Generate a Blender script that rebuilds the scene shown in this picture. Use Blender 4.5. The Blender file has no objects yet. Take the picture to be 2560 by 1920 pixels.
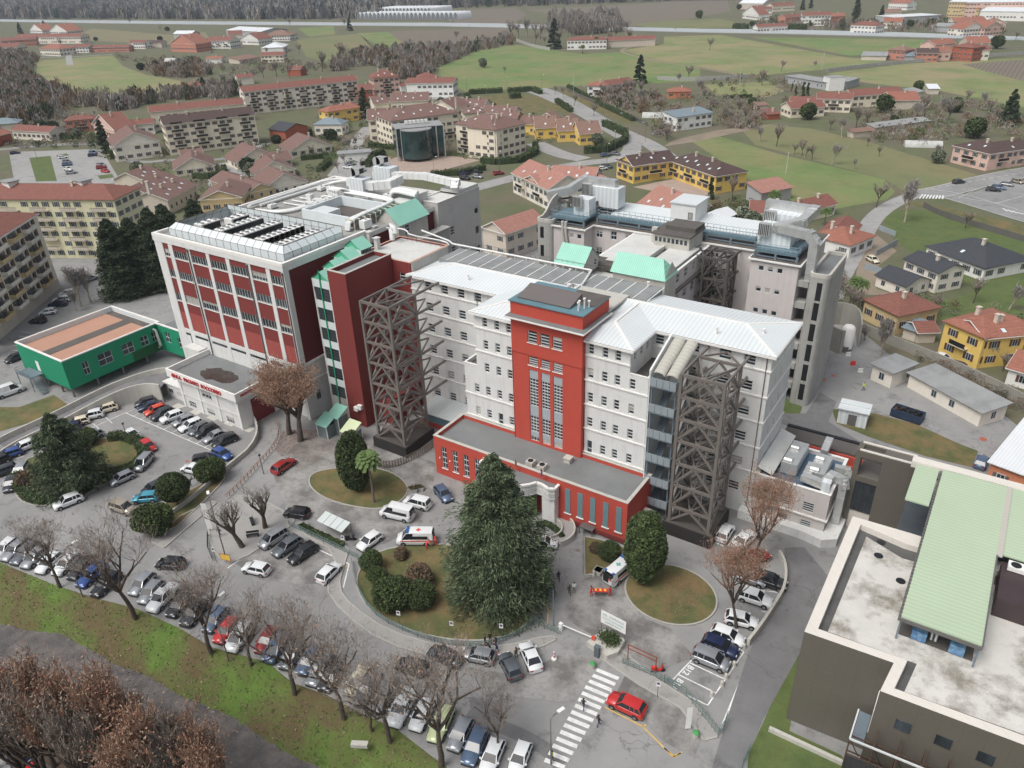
import bpy,bmesh,math,random
import numpy as np
from mathutils import Vector,Matrix
from mathutils.geometry import tessellate_polygon
random.seed(7);rng=np.random.default_rng(7)
SC=bpy.context.scene
COL=SC.collection
R_=math.radians

# camera
F_PX,PITCH,ROLL,AZ,CAM_H=1907.0,R_(28.945),R_(-2.13),R_(34.46),72.0
def _basis():
 fwd=np.array([-math.sin(AZ)*math.cos(PITCH),math.cos(AZ)*math.cos(PITCH),-math.sin(PITCH)])
 right=np.cross(fwd,[0,0,1]);right/=np.linalg.norm(right)
 up=np.cross(right,fwd)
 c,s=math.cos(ROLL),math.sin(ROLL)
 return c*right+s*up,-s*right+c*up,fwd
RR,UU,FF=_basis()
cd=bpy.data.cameras.new('camera');cam=bpy.data.objects.new('camera',cd);COL.objects.link(cam)
cam.matrix_world=Matrix(((RR[0],UU[0],-FF[0],0),(RR[1],UU[1],-FF[1],0),(RR[2],UU[2],-FF[2],CAM_H),(0,0,0,1)))
cd.sensor_width=36;cd.lens=F_PX/2560*36;cd.clip_start=1;cd.clip_end=20000
SC.camera=cam

# sky and sun (overcast)
W=bpy.data.worlds.new('World');SC.world=W;W.use_nodes=True
nt=W.node_tree;nt.nodes.clear()
sky=nt.nodes.new('ShaderNodeTexSky');sky.sky_type='NISHITA';sky.sun_disc=False
SUN_EL,SUN_AZ=R_(58),R_(200)
sky.sun_elevation=SUN_EL;sky.sun_rotation=SUN_AZ
sky.air_density=1.0;sky.dust_density=6.0;sky.ozone_density=0.6
hs=nt.nodes.new('ShaderNodeHueSaturation');hs.inputs['Saturation'].default_value=0.45
bg=nt.nodes.new('ShaderNodeBackground');bg.inputs['Strength'].default_value=0.13
wo=nt.nodes.new('ShaderNodeOutputWorld')
nt.links.new(sky.outputs[0],hs.inputs['Color']);nt.links.new(hs.outputs[0],bg.inputs['Color']);nt.links.new(bg.outputs[0],wo.inputs[0])
sl=bpy.data.lights.new('sun','SUN');sl.energy=1.3;sl.angle=R_(30);sl.color=(1.0,0.99,0.97)
so=bpy.data.objects.new('sun',sl);COL.objects.link(so)
sd=Vector((math.sin(SUN_AZ)*math.cos(SUN_EL),math.cos(SUN_AZ)*math.cos(SUN_EL),math.sin(SUN_EL)))
so.rotation_euler=(-sd).to_track_quat('-Z','Y').to_euler()
so.location=(0,0,200)
SC.view_settings.view_transform='Standard';SC.view_settings.look='None';SC.view_settings.gamma=1.0
SC.view_settings.exposure=0.06
SC.render.engine='CYCLES'
try:
 SC.cycles.max_bounces=5;SC.cycles.diffuse_bounces=2;SC.cycles.glossy_bounces=2;SC.cycles.transparent_max_bounces=4
 SC.cycles.use_denoising=True
except Exception:pass

# pixel helpers: a point of the photo at a known height is a point of the place
TO={1:(360,400,640/2212),2:(980,560,640/2212),3:(1560,680,640/2212),4:(1060,960,640/2212),5:(400,700,640/2212),6:(1820,1100,.33454),'q':(1300,440,.25316),'r':(1780,460,.19892),'s':(760,380,.217),'u':(1840,1060,.18083)}
for _n,_o in dict(a=(0,0),b=(850,0),c=(1660,0),d=(0,400),e=(800,400),g=(1660,400),h=(0,900),i=(800,900),j=(1660,900),k=(0,1370),l=(800,1370),m=(1660,1370)).items():
 TO[_n]=(_o[0],_o[1],.40687)
def px(n,a,b):
 o=TO[n];return(o[0]+a*o[2],o[1]+b*o[2])
def P(q,z=0.0):
 d=FF*F_PX+RR*(q[0]-1280)-UU*(q[1]-960)
 t=(z-CAM_H)/d[2]
 return Vector((d[0]*t,d[1]*t,z))
def T(n,a,b,z=0.0):return P(px(n,a,b),z)

# materials
MATS={}
def lin(c):return tuple(((x/12.92)if x<=.04045 else((x+.055)/1.055)**2.4)for x in c)
def S(r,g,b):return lin((r/255.,g/255.,b/255.))
def mat(name,col,rough=.85,var=.12,scale=.6,metal=0.,bump=0.,kind='plain',col2=None,coat=0.,fine=8.,per=(1.,1.,1.),amt=.5,edge=None,rnd=0.,spec=.5):
 if name in MATS:return MATS[name]
 m=bpy.data.materials.new(name);m.use_nodes=True;MATS[name]=m
 n=m.node_tree.nodes;l=m.node_tree.links;b=n['Principled BSDF']
 b.inputs['Roughness'].default_value=rough;b.inputs['Metallic'].default_value=metal
 b.inputs['Specular IOR Level'].default_value=spec
 if coat:b.inputs['Coat Weight'].default_value=coat;b.inputs['Coat Roughness'].default_value=.08
 tc=n.new('ShaderNodeTexCoord');mp=n.new('ShaderNodeMapping');l.new(tc.outputs['Object'],mp.inputs[0])
 mp.inputs['Scale'].default_value=per
 def noise(s,det=3.,src=None,rg=.55):
  x=n.new('ShaderNodeTexNoise');x.inputs['Scale'].default_value=s;x.inputs['Detail'].default_value=det;x.inputs['Roughness'].default_value=rg
  l.new(src or mp.outputs[0],x.inputs['Vector']);return x.outputs['Fac']
 def ramp(src,a,c,ca=(0,0,0,1),cb=(1,1,1,1)):
  r=n.new('ShaderNodeValToRGB');r.color_ramp.elements[0].position=a;r.color_ramp.elements[1].position=c
  r.color_ramp.elements[0].color=ca;r.color_ramp.elements[1].color=cb
  l.new(src,r.inputs[0]);return r.outputs[0]
 def mix(f,a,c,mode='MIX'):
  x=n.new('ShaderNodeMix');x.data_type='RGBA';x.blend_type=mode
  if isinstance(f,(int,float)):x.inputs[0].default_value=f
  else:l.new(f,x.inputs[0])
  for i,v in((6,a),(7,c)):
   if isinstance(v,tuple):x.inputs[i].default_value=(*v[:3],1)
   else:l.new(v,x.inputs[i])
  return x.outputs[2]
 def math_(op,a,c=None):
  x=n.new('ShaderNodeMath');x.operation=op
  for i,v in((0,a),(1,c)):
   if v is None:continue
   if isinstance(v,(int,float)):x.inputs[i].default_value=v
   else:l.new(v,x.inputs[i])
  return x.outputs[0]
 lo=tuple(max(0,x*(1-var))for x in col);hi=tuple(min(1,x*(1+var))for x in col)
 f1=noise(scale,4.);f2=noise(fine,3.)
 fm=math_('MULTIPLY_ADD',f2,.5);
 fm.node.inputs[2].default_value=.0
 s=math_('ADD',math_('MULTIPLY',f1,.5),math_('MULTIPLY',f2,.5))
 c=mix(ramp(s,.36,.64),lo,hi)
 height=None
 if kind in('grass','mottle'):
  g=ramp(noise(scale*.35,6.,rg=.65),.42,.6)
  c=mix(math_('MULTIPLY',g,amt),c,col2)
  g2=ramp(noise(scale*3.,5.,rg=.7),.5,.72)
  c=mix(math_('MULTIPLY',g2,.35),c,tuple(x*.55 for x in col))
  height=f2
 elif kind=='asphalt':
  g=ramp(noise(.05,5.,rg=.6),.4,.62)
  c=mix(math_('MULTIPLY',g,.55),c,col2 or tuple(x*1.5 for x in col))
  st=ramp(noise(.22,9.,rg=.78),.54,.64)
  c=mix(math_('MULTIPLY',st,.55),c,tuple(x*.45 for x in col))
  vo=n.new('ShaderNodeTexVoronoi');vo.feature='DISTANCE_TO_EDGE';vo.inputs['Scale'].default_value=.16
  wv=n.new('ShaderNodeVectorMath');wv.operation='ADD'
  nn=n.new('ShaderNodeTexNoise');nn.inputs['Scale'].default_value=.5;nn.inputs['Detail'].default_value=4.;l.new(mp.outputs[0],nn.inputs['Vector'])
  sc_=n.new('ShaderNodeVectorMath');sc_.operation='SCALE';sc_.inputs['Scale'].default_value=3.5;l.new(nn.outputs['Color'],sc_.inputs[0])
  l.new(mp.outputs[0],wv.inputs[0]);l.new(sc_.outputs[0],wv.inputs[1]);l.new(wv.outputs[0],vo.inputs['Vector'])
  cr=ramp(vo.outputs['Distance'],.004,.011,(1,1,1,1),(0,0,0,1))
  cm=math_('MULTIPLY',cr,ramp(noise(.12,2.),.48,.56))
  c=mix(math_('MULTIPLY',cm,.5),c,tuple(x*.35 for x in col))
  height=f2
 elif kind=='stain':
  g=ramp(noise(scale*.6,8.,rg=.7),.48,.66)
  c=mix(math_('MULTIPLY',g,amt),c,col2 or tuple(x*.5 for x in col))
 elif kind=='streak':
  mp2=n.new('ShaderNodeMapping');mp2.inputs['Scale'].default_value=(1.3,1.3,.12);l.new(tc.outputs['Object'],mp2.inputs[0])
  g=ramp(noise(1.2,6.,mp2.outputs[0],.7),.5,.7)
  c=mix(math_('MULTIPLY',g,amt),c,col2 or tuple(x*.55 for x in col))
 elif kind in('tile','corr','corrx','corry','plank','rows'):
  w=n.new('ShaderNodeTexWave');w.wave_type='BANDS';w.bands_direction={'tile':'X','corr':'X','corrx':'X','corry':'Y','plank':'X','rows':'X'}[kind]
  w.inputs['Scale'].default_value=amt;l.new(mp.outputs[0],w.inputs['Vector'])
  if kind=='rows':w.inputs['Distortion'].default_value=1.0;w.inputs['Detail'].default_value=3.
  if kind=='tile':
   w2=n.new('ShaderNodeTexWave');w2.wave_type='BANDS';w2.bands_direction='Z';w2.inputs['Scale'].default_value=amt*1.1;l.new(mp.outputs[0],w2.inputs['Vector'])
   f=math_('MULTIPLY',w.outputs['Fac'],w2.outputs['Fac'])
   g=ramp(noise(1.6,8.,rg=.8),.42,.6)
   c=mix(math_('MULTIPLY',g,.55),c,col2 or tuple(x*.6 for x in col))
   bl=ramp(noise(5.,2.),.55,.62);c=mix(math_('MULTIPLY',bl,.35),c,tuple(min(1,x*1.5)for x in col))
   c=mix(math_('MULTIPLY',math_('SUBTRACT',1.,f),.35),c,tuple(x*.35 for x in col));height=f
  else:
   f=ramp(w.outputs['Fac'],.35,.65)if kind!='corr' else w.outputs['Fac']
   c=mix(math_('MULTIPLY',f,.35 if kind!='rows' else.6),c,col2 or tuple(x*.6 for x in col));height=w.outputs['Fac']
 elif kind=='panel':
  br=n.new('ShaderNodeTexBrick');br.offset=.0;br.inputs['Scale'].default_value=1.;br.inputs['Mortar Size'].default_value=.012
  br.inputs['Brick Width'].default_value=amt;br.inputs['Row Height'].default_value=amt*1.6
  cx=n.new('ShaderNodeSeparateXYZ');l.new(mp.outputs[0],cx.inputs[0]);ad=math_('ADD',cx.outputs[0],cx.outputs[1])
  cb=n.new('ShaderNodeCombineXYZ');l.new(ad,cb.inputs[0]);l.new(cx.outputs[2],cb.inputs[1]);l.new(cb.outputs[0],br.inputs['Vector'])
  c=mix(math_('MULTIPLY',br.outputs['Fac'],.6),c,col2 or tuple(x*.5 for x in col))
 if rnd:
  oi=n.new('ShaderNodeObjectInfo')
  hv=n.new('ShaderNodeHueSaturation');l.new(c,hv.inputs['Color'])
  v=math_('ADD',math_('MULTIPLY',oi.outputs['Random'],rnd*2),1-rnd);l.new(v,hv.inputs['Value']);c=hv.outputs[0]
 l.new(c,b.inputs['Base Color'])
 if bump:
  bp=n.new('ShaderNodeBump');bp.inputs['Strength'].default_value=bump;bp.inputs['Distance'].default_value=.08
  l.new(height if height is not None else f2,bp.inputs['Height']);l.new(bp.outputs[0],b.inputs['Normal'])
 return m

# mesh builder
class MB:
 def __init__(s):s.v=[];s.f=[];s.m=[];s.sm=[]
 def add(s,vs,fs,mi=0,smooth=False):
  k=len(s.v);s.v.extend([tuple(x)for x in vs]);s.f.extend([tuple(i+k for i in f)for f in fs]);s.m.extend([mi]*len(fs));s.sm.extend([smooth]*len(fs));return s
 def quad(s,a,b,c,d,mi=0):return s.add([a,b,c,d],[(0,1,2,3)],mi)
 def box(s,x0,y0,z0,x1,y1,z1,mi=0,top=None):
  vs=[(x0,y0,z0),(x1,y0,z0),(x1,y1,z0),(x0,y1,z0),(x0,y0,z1),(x1,y0,z1),(x1,y1,z1),(x0,y1,z1)]
  s.add(vs,[(0,1,5,4),(1,2,6,5),(2,3,7,6),(3,0,4,7),(0,3,2,1)],mi);s.add(vs,[(4,5,6,7)],mi if top is None else top);return s
 def prism(s,poly,z0,z1,mi=0,top=None,bottom=True):
  n=len(poly);a=sum(poly[i][0]*poly[(i+1)%n][1]-poly[(i+1)%n][0]*poly[i][1]for i in range(n))
  if a<0:poly=poly[::-1]
  vs=[(p[0],p[1],z0)for p in poly]+[(p[0],p[1],z1)for p in poly]
  s.add(vs,[(i,(i+1)%n,n+(i+1)%n,n+i)for i in range(n)],mi)
  tr=tessellate_polygon([[Vector((p[0],p[1],0))for p in poly]])
  up=[]
  for t in tr:
   A,B,C=(poly[i]for i in t);ar=(B[0]-A[0])*(C[1]-A[1])-(C[0]-A[0])*(B[1]-A[1])
   up.append(tuple(t)if ar>0 else(t[0],t[2],t[1]))
  s.add([(p[0],p[1],z1)for p in poly],up,mi if top is None else top)
  if bottom:s.add([(p[0],p[1],z0)for p in poly],[(t[0],t[2],t[1])for t in up],mi)
  return s
 def flat(s,poly,z,mi=0):
  n=len(poly);tr=tessellate_polygon([[Vector((p[0],p[1],0))for p in poly]]);up=[]
  for t in tr:
   A,B,C=(poly[i]for i in t);ar=(B[0]-A[0])*(C[1]-A[1])-(C[0]-A[0])*(B[1]-A[1])
   up.append(tuple(t)if ar>0 else(t[0],t[2],t[1]))
  return s.add([(p[0],p[1],z)for p in poly],up,mi)
 def bar(s,p,q,w=.1,h=None,mi=0,up=(0,0,1)):
  p=Vector(p);q=Vector(q);d=q-p
  if d.length<1e-6:return s
  d.normalize();u=Vector(up)
  if abs(d.dot(u))>.98:u=Vector((1,0,0))
  r=d.cross(u).normalized()*(w/2);u2=r.cross(d).normalized()*((h or w)/2)
  vs=[p-r-u2,p+r-u2,p+r+u2,p-r+u2,q-r-u2,q+r-u2,q+r+u2,q-r+u2]
  return s.add(vs,[(0,1,5,4),(1,2,6,5),(2,3,7,6),(3,0,4,7),(0,3,2,1),(4,5,6,7)],mi)
 def tube(s,pts,r,n=6,mi=0,caps=True,smooth=True):
  pts=[Vector(p)for p in pts];k=len(pts);rs=r if isinstance(r,(list,tuple))else[r]*k
  rings=[];up=Vector((0,0,1))
  for i,p in enumerate(pts):
   d=(pts[min(i+1,k-1)]-pts[max(i-1,0)])
   if d.length<1e-9:d=Vector((0,0,1))
   d.normalize();u=up if abs(d.dot(up))<.95 else Vector((1,0,0))
   a=d.cross(u).normalized();b=a.cross(d).normalized()
   rings.append([p+(a*math.cos(2*math.pi*j/n)+b*math.sin(2*math.pi*j/n))*rs[i]for j in range(n)])
  vs=[v for rg in rings for v in rg];fs=[]
  for i in range(k-1):
   for j in range(n):
    fs.append((i*n+j,i*n+(j+1)%n,(i+1)*n+(j+1)%n,(i+1)*n+j))
  s.add(vs,fs,mi,smooth)
  if caps:s.add(rings[0],[tuple(range(n))[::-1]],mi);s.add(rings[-1],[tuple(range(n))],mi)
  return s
 def cyl(s,x,y,z0,z1,r,n=16,mi=0,r2=None):return s.tube([(x,y,z0),(x,y,z1)],[r,r if r2 is None else r2],n,mi)
 def cylh(s,p,q,r,n=16,mi=0):return s.tube([p,q],r,n,mi)
 def wall(s,p0,p1,z0,z1,holes=(),depth=.22,mi=0,rmi=None):
  p0=Vector((p0[0],p0[1],0));p1=Vector((p1[0],p1[1],0));d=p1-p0;L=d.length;d.normalize();nn=Vector((d.y,-d.x,0))
  us=sorted(set([0,L]+[min(max(x,0),L)for h in holes for x in h[:2]]));zs=sorted(set([z0,z1]+[min(max(x,z0),z1)for h in holes for x in h[2:4]]))
  def pt(u,z,dd=0.):q=p0+d*u-nn*dd;return(q.x,q.y,z)
  for i in range(len(us)-1):
   if us[i+1]-us[i]<1e-5:continue
   run=None
   for j in range(len(zs)-1):
    if zs[j+1]-zs[j]<1e-5:continue
    uc,zc=(us[i]+us[i+1])/2,(zs[j]+zs[j+1])/2
    hole=any(h[0]<uc<h[1]and h[2]<zc<h[3]for h in holes)
    if hole:
     if run is not None:s.quad(pt(us[i],run),pt(us[i+1],run),pt(us[i+1],zs[j]),pt(us[i],zs[j]),mi);run=None
    elif run is None:run=zs[j]
   if run is not None:s.quad(pt(us[i],run),pt(us[i+1],run),pt(us[i+1],z1),pt(us[i],z1),mi)
  rm=mi if rmi is None else rmi
  for(a,b,c,e)in holes:
   s.quad(pt(a,c),pt(b,c),pt(b,c,depth),pt(a,c,depth),rm);s.quad(pt(a,e,depth),pt(b,e,depth),pt(b,e),pt(a,e),rm)
   s.quad(pt(a,c),pt(a,c,depth),pt(a,e,depth),pt(a,e),rm);s.quad(pt(b,c,depth),pt(b,c),pt(b,e),pt(b,e,depth),rm)
  return s
 def mesh(s,name,mats,off=(0,0,0)):
  me=bpy.data.meshes.new(name)
  if off!=(0,0,0):vs=[(x-off[0],y-off[1],z-off[2])for x,y,z in s.v]
  else:vs=s.v
  me.from_pydata(vs,[],s.f)
  for m in(mats if isinstance(mats,(list,tuple))else[mats]):me.materials.append(m)
  me.polygons.foreach_set('material_index',s.m)
  me.polygons.foreach_set('use_smooth',s.sm)
  me.update();return me
def link(o,parent=None):
 COL.objects.link(o)
 if parent is not None:o.parent=parent
 return o
def thing(name,label,cat,loc=(0,0,0),rz=0.,group=None):
 o=bpy.data.objects.new(name,None);o.empty_display_size=.5;link(o);o.location=loc;o.rotation_euler=(0,0,rz)
 o['label']=label;o['category']=cat
 if group:o['group']=group
 return o
def part(name,mb,mats,parent,world=False,label=None,kind=None):
 off=(0,0,0)
 if world:
  q=parent;off=Vector((0,0,0))
  while q is not None:off=off+q.location;q=q.parent
  off=tuple(off)
 o=bpy.data.objects.new(name,mb.mesh(name,mats,off));link(o,parent)
 if label:o['label']=label
 if kind:o['kind']=kind
 return o
def single(name,mb,mats,label,cat,loc=(0,0,0),rz=0.,group=None,world=True):
 o=bpy.data.objects.new(name,mb.mesh(name,mats,tuple(loc)if world else(0,0,0)));link(o);o.location=loc;o.rotation_euler=(0,0,rz)
 o['label']=label;o['category']=cat
 if group:o['group']=group
 return o
def struct(name,mb,mats,kind='structure',label=None,cat=None):
 o=bpy.data.objects.new(name,mb.mesh(name,mats));link(o);o['kind']=kind
 if label:o['label']=label
 if cat:o['category']=cat
 return o
def dup(root,loc,rz=None,label=None,group=None,sc=None):
 r=root.copy();COL.objects.link(r);r.location=loc
 if rz is not None:r.rotation_euler=(0,0,rz)
 if sc is not None:r.scale=sc if hasattr(sc,'__len__')else(sc,sc,sc)
 if label:r['label']=label
 if group:r['group']=group
 for ch in list(root.children):
  c=ch.copy();COL.objects.link(c);c.parent=r
  for g in ch.children:
   e=g.copy();COL.objects.link(e);e.parent=c
 return r

# windows
GLASS=None
def glass():
 global GLASS
 if GLASS is None:
  GLASS=mat('window_glass',(.035,.045,.055),rough=.12,var=.5,scale=.8,rnd=.5,spec=.6)
 return GLASS
WCACHE={};WR=random.Random(2)
def win_mesh(w,h,style,fm):
 key=(round(w,2),round(h,2),style,fm.name)
 if key in WCACHE:return WCACHE[key]
 fr=MB();g=MB();t=.09
 fr.box(0,-.03,0,w,.03,t);fr.box(0,-.03,h-t,w,.03,h);fr.box(0,-.03,t,t,.03,h-t);fr.box(w-t,-.03,t,w,.03,h-t)
 nx,nz=style
 for i in range(1,nx):x=w*i/nx;fr.box(x-.035,-.035,t,x+.035,.035,h-t)
 for i in range(1,nz):z=h*i/nz;fr.box(t,-.04,z-.065,w-t,.02,z+.065)
 g.quad((t,.01,t),(w-t,.01,t),(w-t,.01,h-t),(t,.01,h-t))
 WCACHE[key]=(fr.mesh('window',fm),g.mesh('pane',glass()));return WCACHE[key]
def window(parent,p0,p1,u0,u1,z0,z1,style=(1,3),fm=None,depth=.16,sill=None,off=(0,0,0),name='window',pane=True):
 """p0,p1 in world (off = parent's world location)"""
 p0=Vector((p0[0],p0[1]));p1=Vector((p1[0],p1[1]));d=(p1-p0).normalized();nn=Vector((d.y,-d.x))
 q=p0+d*u0-nn*depth
 fr,g=win_mesh(u1-u0,z1-z0,style,fm or MATS['frame_white'])
 o=bpy.data.objects.new(name,fr);link(o,parent);o.location=(q.x-off[0],q.y-off[1],z0-off[2]);o.rotation_euler=(0,0,math.atan2(d.y,d.x))
 pn=bpy.data.objects.new('pane',g);link(pn,o)
 if z1-z0<2.2 and WR.random()<.3:
  f=WR.choice((.35,.6,.95));k=('blind',round(u1-u0,2),round(z1-z0,2),f)
  if k not in WCACHE:b=MB();b.quad((.09,-.004,(z1-z0)*(1-f)),(u1-u0-.09,-.004,(z1-z0)*(1-f)),(u1-u0-.09,-.004,z1-z0-.09),(.09,-.004,z1-z0-.09));WCACHE[k]=b.mesh('blind',mat('blind',S(176,174,166),.8,.1,rnd=.25))
  link(bpy.data.objects.new('blind',WCACHE[k]),o)
 if sill is not None:
  b=MB();w=u1-u0;b.box(-.12,-depth-.12,-.1,w+.12,-.02,0)
  k=('sill',round(w,2),sill.name,round(depth,2))
  if k not in WCACHE:WCACHE[k]=b.mesh('sill',sill)
  link(bpy.data.objects.new('sill',WCACHE[k]),o)
 return o
TO['o']=(0,0,1.1573)

# palette
mat('frame_white',S(205,208,208),.5,.05)
mat('frame_dark',S(60,62,64),.5,.1)
mat('plaster_white',S(219,220,218),.85,.05,.5,kind='streak',amt=.3,col2=S(170,164,158),bump=.05)
mat('trim_white',S(232,231,227),.7,.05)
mat('red_bright',S(188,78,64),.85,.05,.25,kind='streak',amt=.2,col2=S(150,62,56))
mat('red_dark',S(126,54,50),.8,.06,.3,kind='streak',amt=.2,col2=S(98,38,38))
mat('red_light',S(158,76,70),.8,.08,.3,kind='streak',amt=.3,col2=S(180,108,98))
mat('roof_metal_white',S(216,222,223),.5,.05,.25,kind='corry',amt=.5,col2=S(182,188,190))
mat('roof_metal_x',S(216,222,223),.5,.05,.25,kind='corrx',amt=.5,col2=S(182,188,190))
mat('roof_felt',S(122,126,126),.9,.1,.25,kind='stain',amt=.35,col2=S(92,95,95))
mat('roof_felt_dark',S(96,92,88),.9,.15,.3,kind='stain',amt=.5,col2=S(62,58,55))
mat('roof_pale',S(205,206,202),.8,.06,.3,kind='stain',amt=.35,col2=S(160,158,152))
mat('concrete',S(168,168,163),.9,.1,.4,kind='streak',amt=.55,col2=S(112,112,106),bump=.1)
mat('concrete_pale',S(190,188,180),.9,.08,.4,kind='streak',amt=.35,col2=S(140,136,126))
mat('cement_stained',S(204,202,196),.8,.1,.45,kind='stain',amt=.9,col2=S(126,120,108))
mat('copper_green',S(152,208,190),.6,.08,.4,kind='corrx',amt=.9,col2=S(112,176,152))
mat('copper_green_y',S(152,208,190),.6,.08,.4,kind='corry',amt=.9,col2=S(112,176,152))
mat('teal_paint',S(40,150,110),.6,.08)
mat('green_wall',S(18,138,102),.75,.05,.3)
mat('green_wall_dark',S(30,88,50),.8,.1,.4)
mat('green_roof',S(180,197,170),.6,.05,.2,kind='corry',amt=.55,col2=S(156,176,148))
mat('clay_roof_sheet',S(188,146,124),.7,.06,.3,kind='corr',amt=.5,col2=S(140,100,84))
mat('bronze_panel',S(114,110,101),.5,.06,.4,kind='panel',amt=1.9,metal=.25,spec=.4)
mat('stone_cap',S(216,211,202),.8,.04,.4,kind='panel',amt=1.5)
mat('steel_gray',S(118,116,114),.45,.08,.5,metal=.35);mat('truss_gray',S(120,114,109),.5,.08,.5,metal=.1)
mat('steel_blue',S(118,132,142),.55,.08,.5,metal=.2)
mat('steel_brown',S(100,96,92),.5,.08,.5,metal=.3)
mat('dark_net',S(44,40,40),.8,.2)
mat('duct_metal',S(204,206,204),.38,.08,.8,metal=.55)
mat('duct_white',S(226,228,226),.5,.05,.5)
mat('fence_glass',S(212,220,222),.6,.05,.6)
mat('black_metal',S(32,34,37),.5,.2)
mat('white_paint',S(236,236,232),.6,.04)
mat('road_white',S(226,228,226),.8,.12,1.2,kind='stain',amt=.45,col2=S(150,150,148))
mat('road_yellow',S(216,178,96),.8,.12,1.2,kind='stain',amt=.5,col2=S(160,146,116))
mat('asphalt',S(136,136,135),.88,.1,.4,kind='asphalt',col2=S(160,160,158),bump=.05)
mat('asphalt_worn',S(112,110,107),.8,.2,.55,kind='grass',col2=S(156,155,152),amt=1.);mat('asphalt_dark',S(112,112,113),.85,.12,.4,kind='asphalt',col2=S(134,134,134),bump=.05)
mat('asphalt_pale',S(150,150,148),.88,.08,.4,kind='asphalt',col2=S(166,165,162),bump=.05)
mat('kerb',S(168,166,160),.9,.1,.6)
mat('pavement',S(156,154,151),.9,.08,.5,kind='asphalt',col2=S(160,158,154))
mat('paving_brick',S(168,150,138),.9,.08,.5,kind='stain',amt=.3)
mat('grass_town',S(94,100,70),.95,.18,.12,kind='grass',col2=S(108,100,86),bump=.2,amt=.8)
mat('grass_field',S(118,130,82),.95,.22,.06,kind='grass',col2=S(146,136,102),bump=.1,amt=.95,fine=2.)
mat('grass_bright',S(104,126,72),.95,.22,.06,kind='grass',col2=S(130,128,88),bump=.1,amt=.9,fine=2.)
mat('grass_dull',S(112,118,80),.95,.12,.03,kind='grass',col2=S(128,120,88),bump=.1,amt=.8,fine=2.)
mat('field_brown',S(120,112,100),.95,.1,.05,kind='rows',col2=S(98,90,78),amt=.12)
mat('field_vine',S(128,116,92),.95,.12,.05,kind='rows',col2=S(112,124,84),amt=.05)
mat('lawn',S(90,95,58),.95,.28,.6,kind='grass',col2=S(128,108,74),bump=.3,amt=.8)
mat('lawn_green',S(84,100,56),.95,.25,.6,kind='grass',col2=S(98,108,60),bump=.3,amt=.6)
mat('bank_grass',S(88,112,48),.95,.22,.35,kind='grass',col2=S(96,82,58),bump=.5,amt=.95)
mat('leaf_ground',S(102,90,78),.95,.2,.5,kind='grass',col2=S(118,98,82),bump=.4,amt=.6)
mat('wood_ground',S(92,88,82),.95,.15,.1,kind='grass',col2=S(76,78,66),amt=.6)
mat('dirt',S(140,128,112),.95,.12,.2,kind='stain',amt=.4)
mat('river_bed',S(90,87,86),.6,.3,.9,kind='grass',col2=S(120,114,110),bump=1.,amt=.8,spec=.3)

# ground sheet (with the river valley left open)
def pts(n,*ab,z=0.):return[T(n,a,b,z)for a,b in ab]
bank_top=pts('k',(-900,-330),(-300,-60),(0,90),(330,225),(560,300),(830,370),(1100,490),(1300,610),(1640,700),(1800,830),(2000,900))+pts('l',(246,1010),(480,1120),(700,1290),(900,1440),(1300,1800))
m=MB()
far=[(400,-40),(9000,300),(9000,9000),(-9000,9000),(-9000,-2000)]
m.flat([(p.x,p.y)for p in bank_top]+[(-60,-30),(400,-40),(9000,300),(9000,12000),(-14000,12000),(-14000,-4000),(-2500,-1400)],0)
struct('ground',m,MATS['grass_town'])
def resamp(L,n):
 L=[Vector(p)for p in L];d=[0]
 for i in range(1,len(L)):d.append(d[-1]+(L[i]-L[i-1]).length)
 out=[]
 for k in range(n):
  s=d[-1]*k/(n-1);j=0
  while j<len(L)-2 and d[j+1]<s:j+=1
  out.append(L[j].lerp(L[j+1],(s-d[j])/max(1e-9,d[j+1]-d[j])))
 return out
water_edge=pts('k',(-900,300),(-300,430),(0,490),(200,530),(370,540),(560,640),(680,720),(920,820),(1080,925),(1250,975),(1500,1115),(1700,1250),(1900,1352),(2212,1500),(2700,1900),z=-3.)
BKA=resamp(bank_top,120);BKB=resamp(water_edge,120);A,B=BKA,BKB;m=MB();NR=14;g=[]
for i in range(120):
 for j in range(NR+1):
  f=j/NR;p=A[i].lerp(B[i],f);p.z=-3.4*(f**1.5)+(random.uniform(-.18,.18)if 0<j<NR else 0);g.append(p)
m.add(g,[(i*(NR+1)+j,i*(NR+1)+j+1,(i+1)*(NR+1)+j+1,(i+1)*(NR+1)+j)for i in range(119)for j in range(NR)],0,True)
struct('river_bank',m,MATS['bank_grass'])
m=MB();m.flat([(p.x,p.y)for p in resamp(bank_top,30)]+[(-60,-60),(-600,-260),(-800,-100)],-3.05);struct('river',m,MATS['river_bed'])
nb=pts('k',(-900,520),(-300,660),(0,770),(300,900),(700,1090),(1200,1330),(1500,1600),(1500,2400),(-900,2400),z=-1.6)
m=MB();m.prism([(p.x,p.y)for p in nb],-3.3,-1.6);struct('near_bank',m,MATS['leaf_ground'])
m=MB();m.flat([(p.x,p.y)for p in pts('k',(-400,1060),(0,1150),(170,1240),(330,1360),(500,1600),(-400,1600),z=-1.57)],-1.57);struct('riverside_road',m,MATS['asphalt_pale'])
def sheet(name,poly,mt,z=.03,kind='structure',pre=None):
 q=[]
 for n,*ab in poly:q+=[(T(n,a,b).x,T(n,a,b).y)for a,b in ab]
 m=MB();m.flat(q,z);return struct(name,m,MATS[mt],kind)
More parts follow.
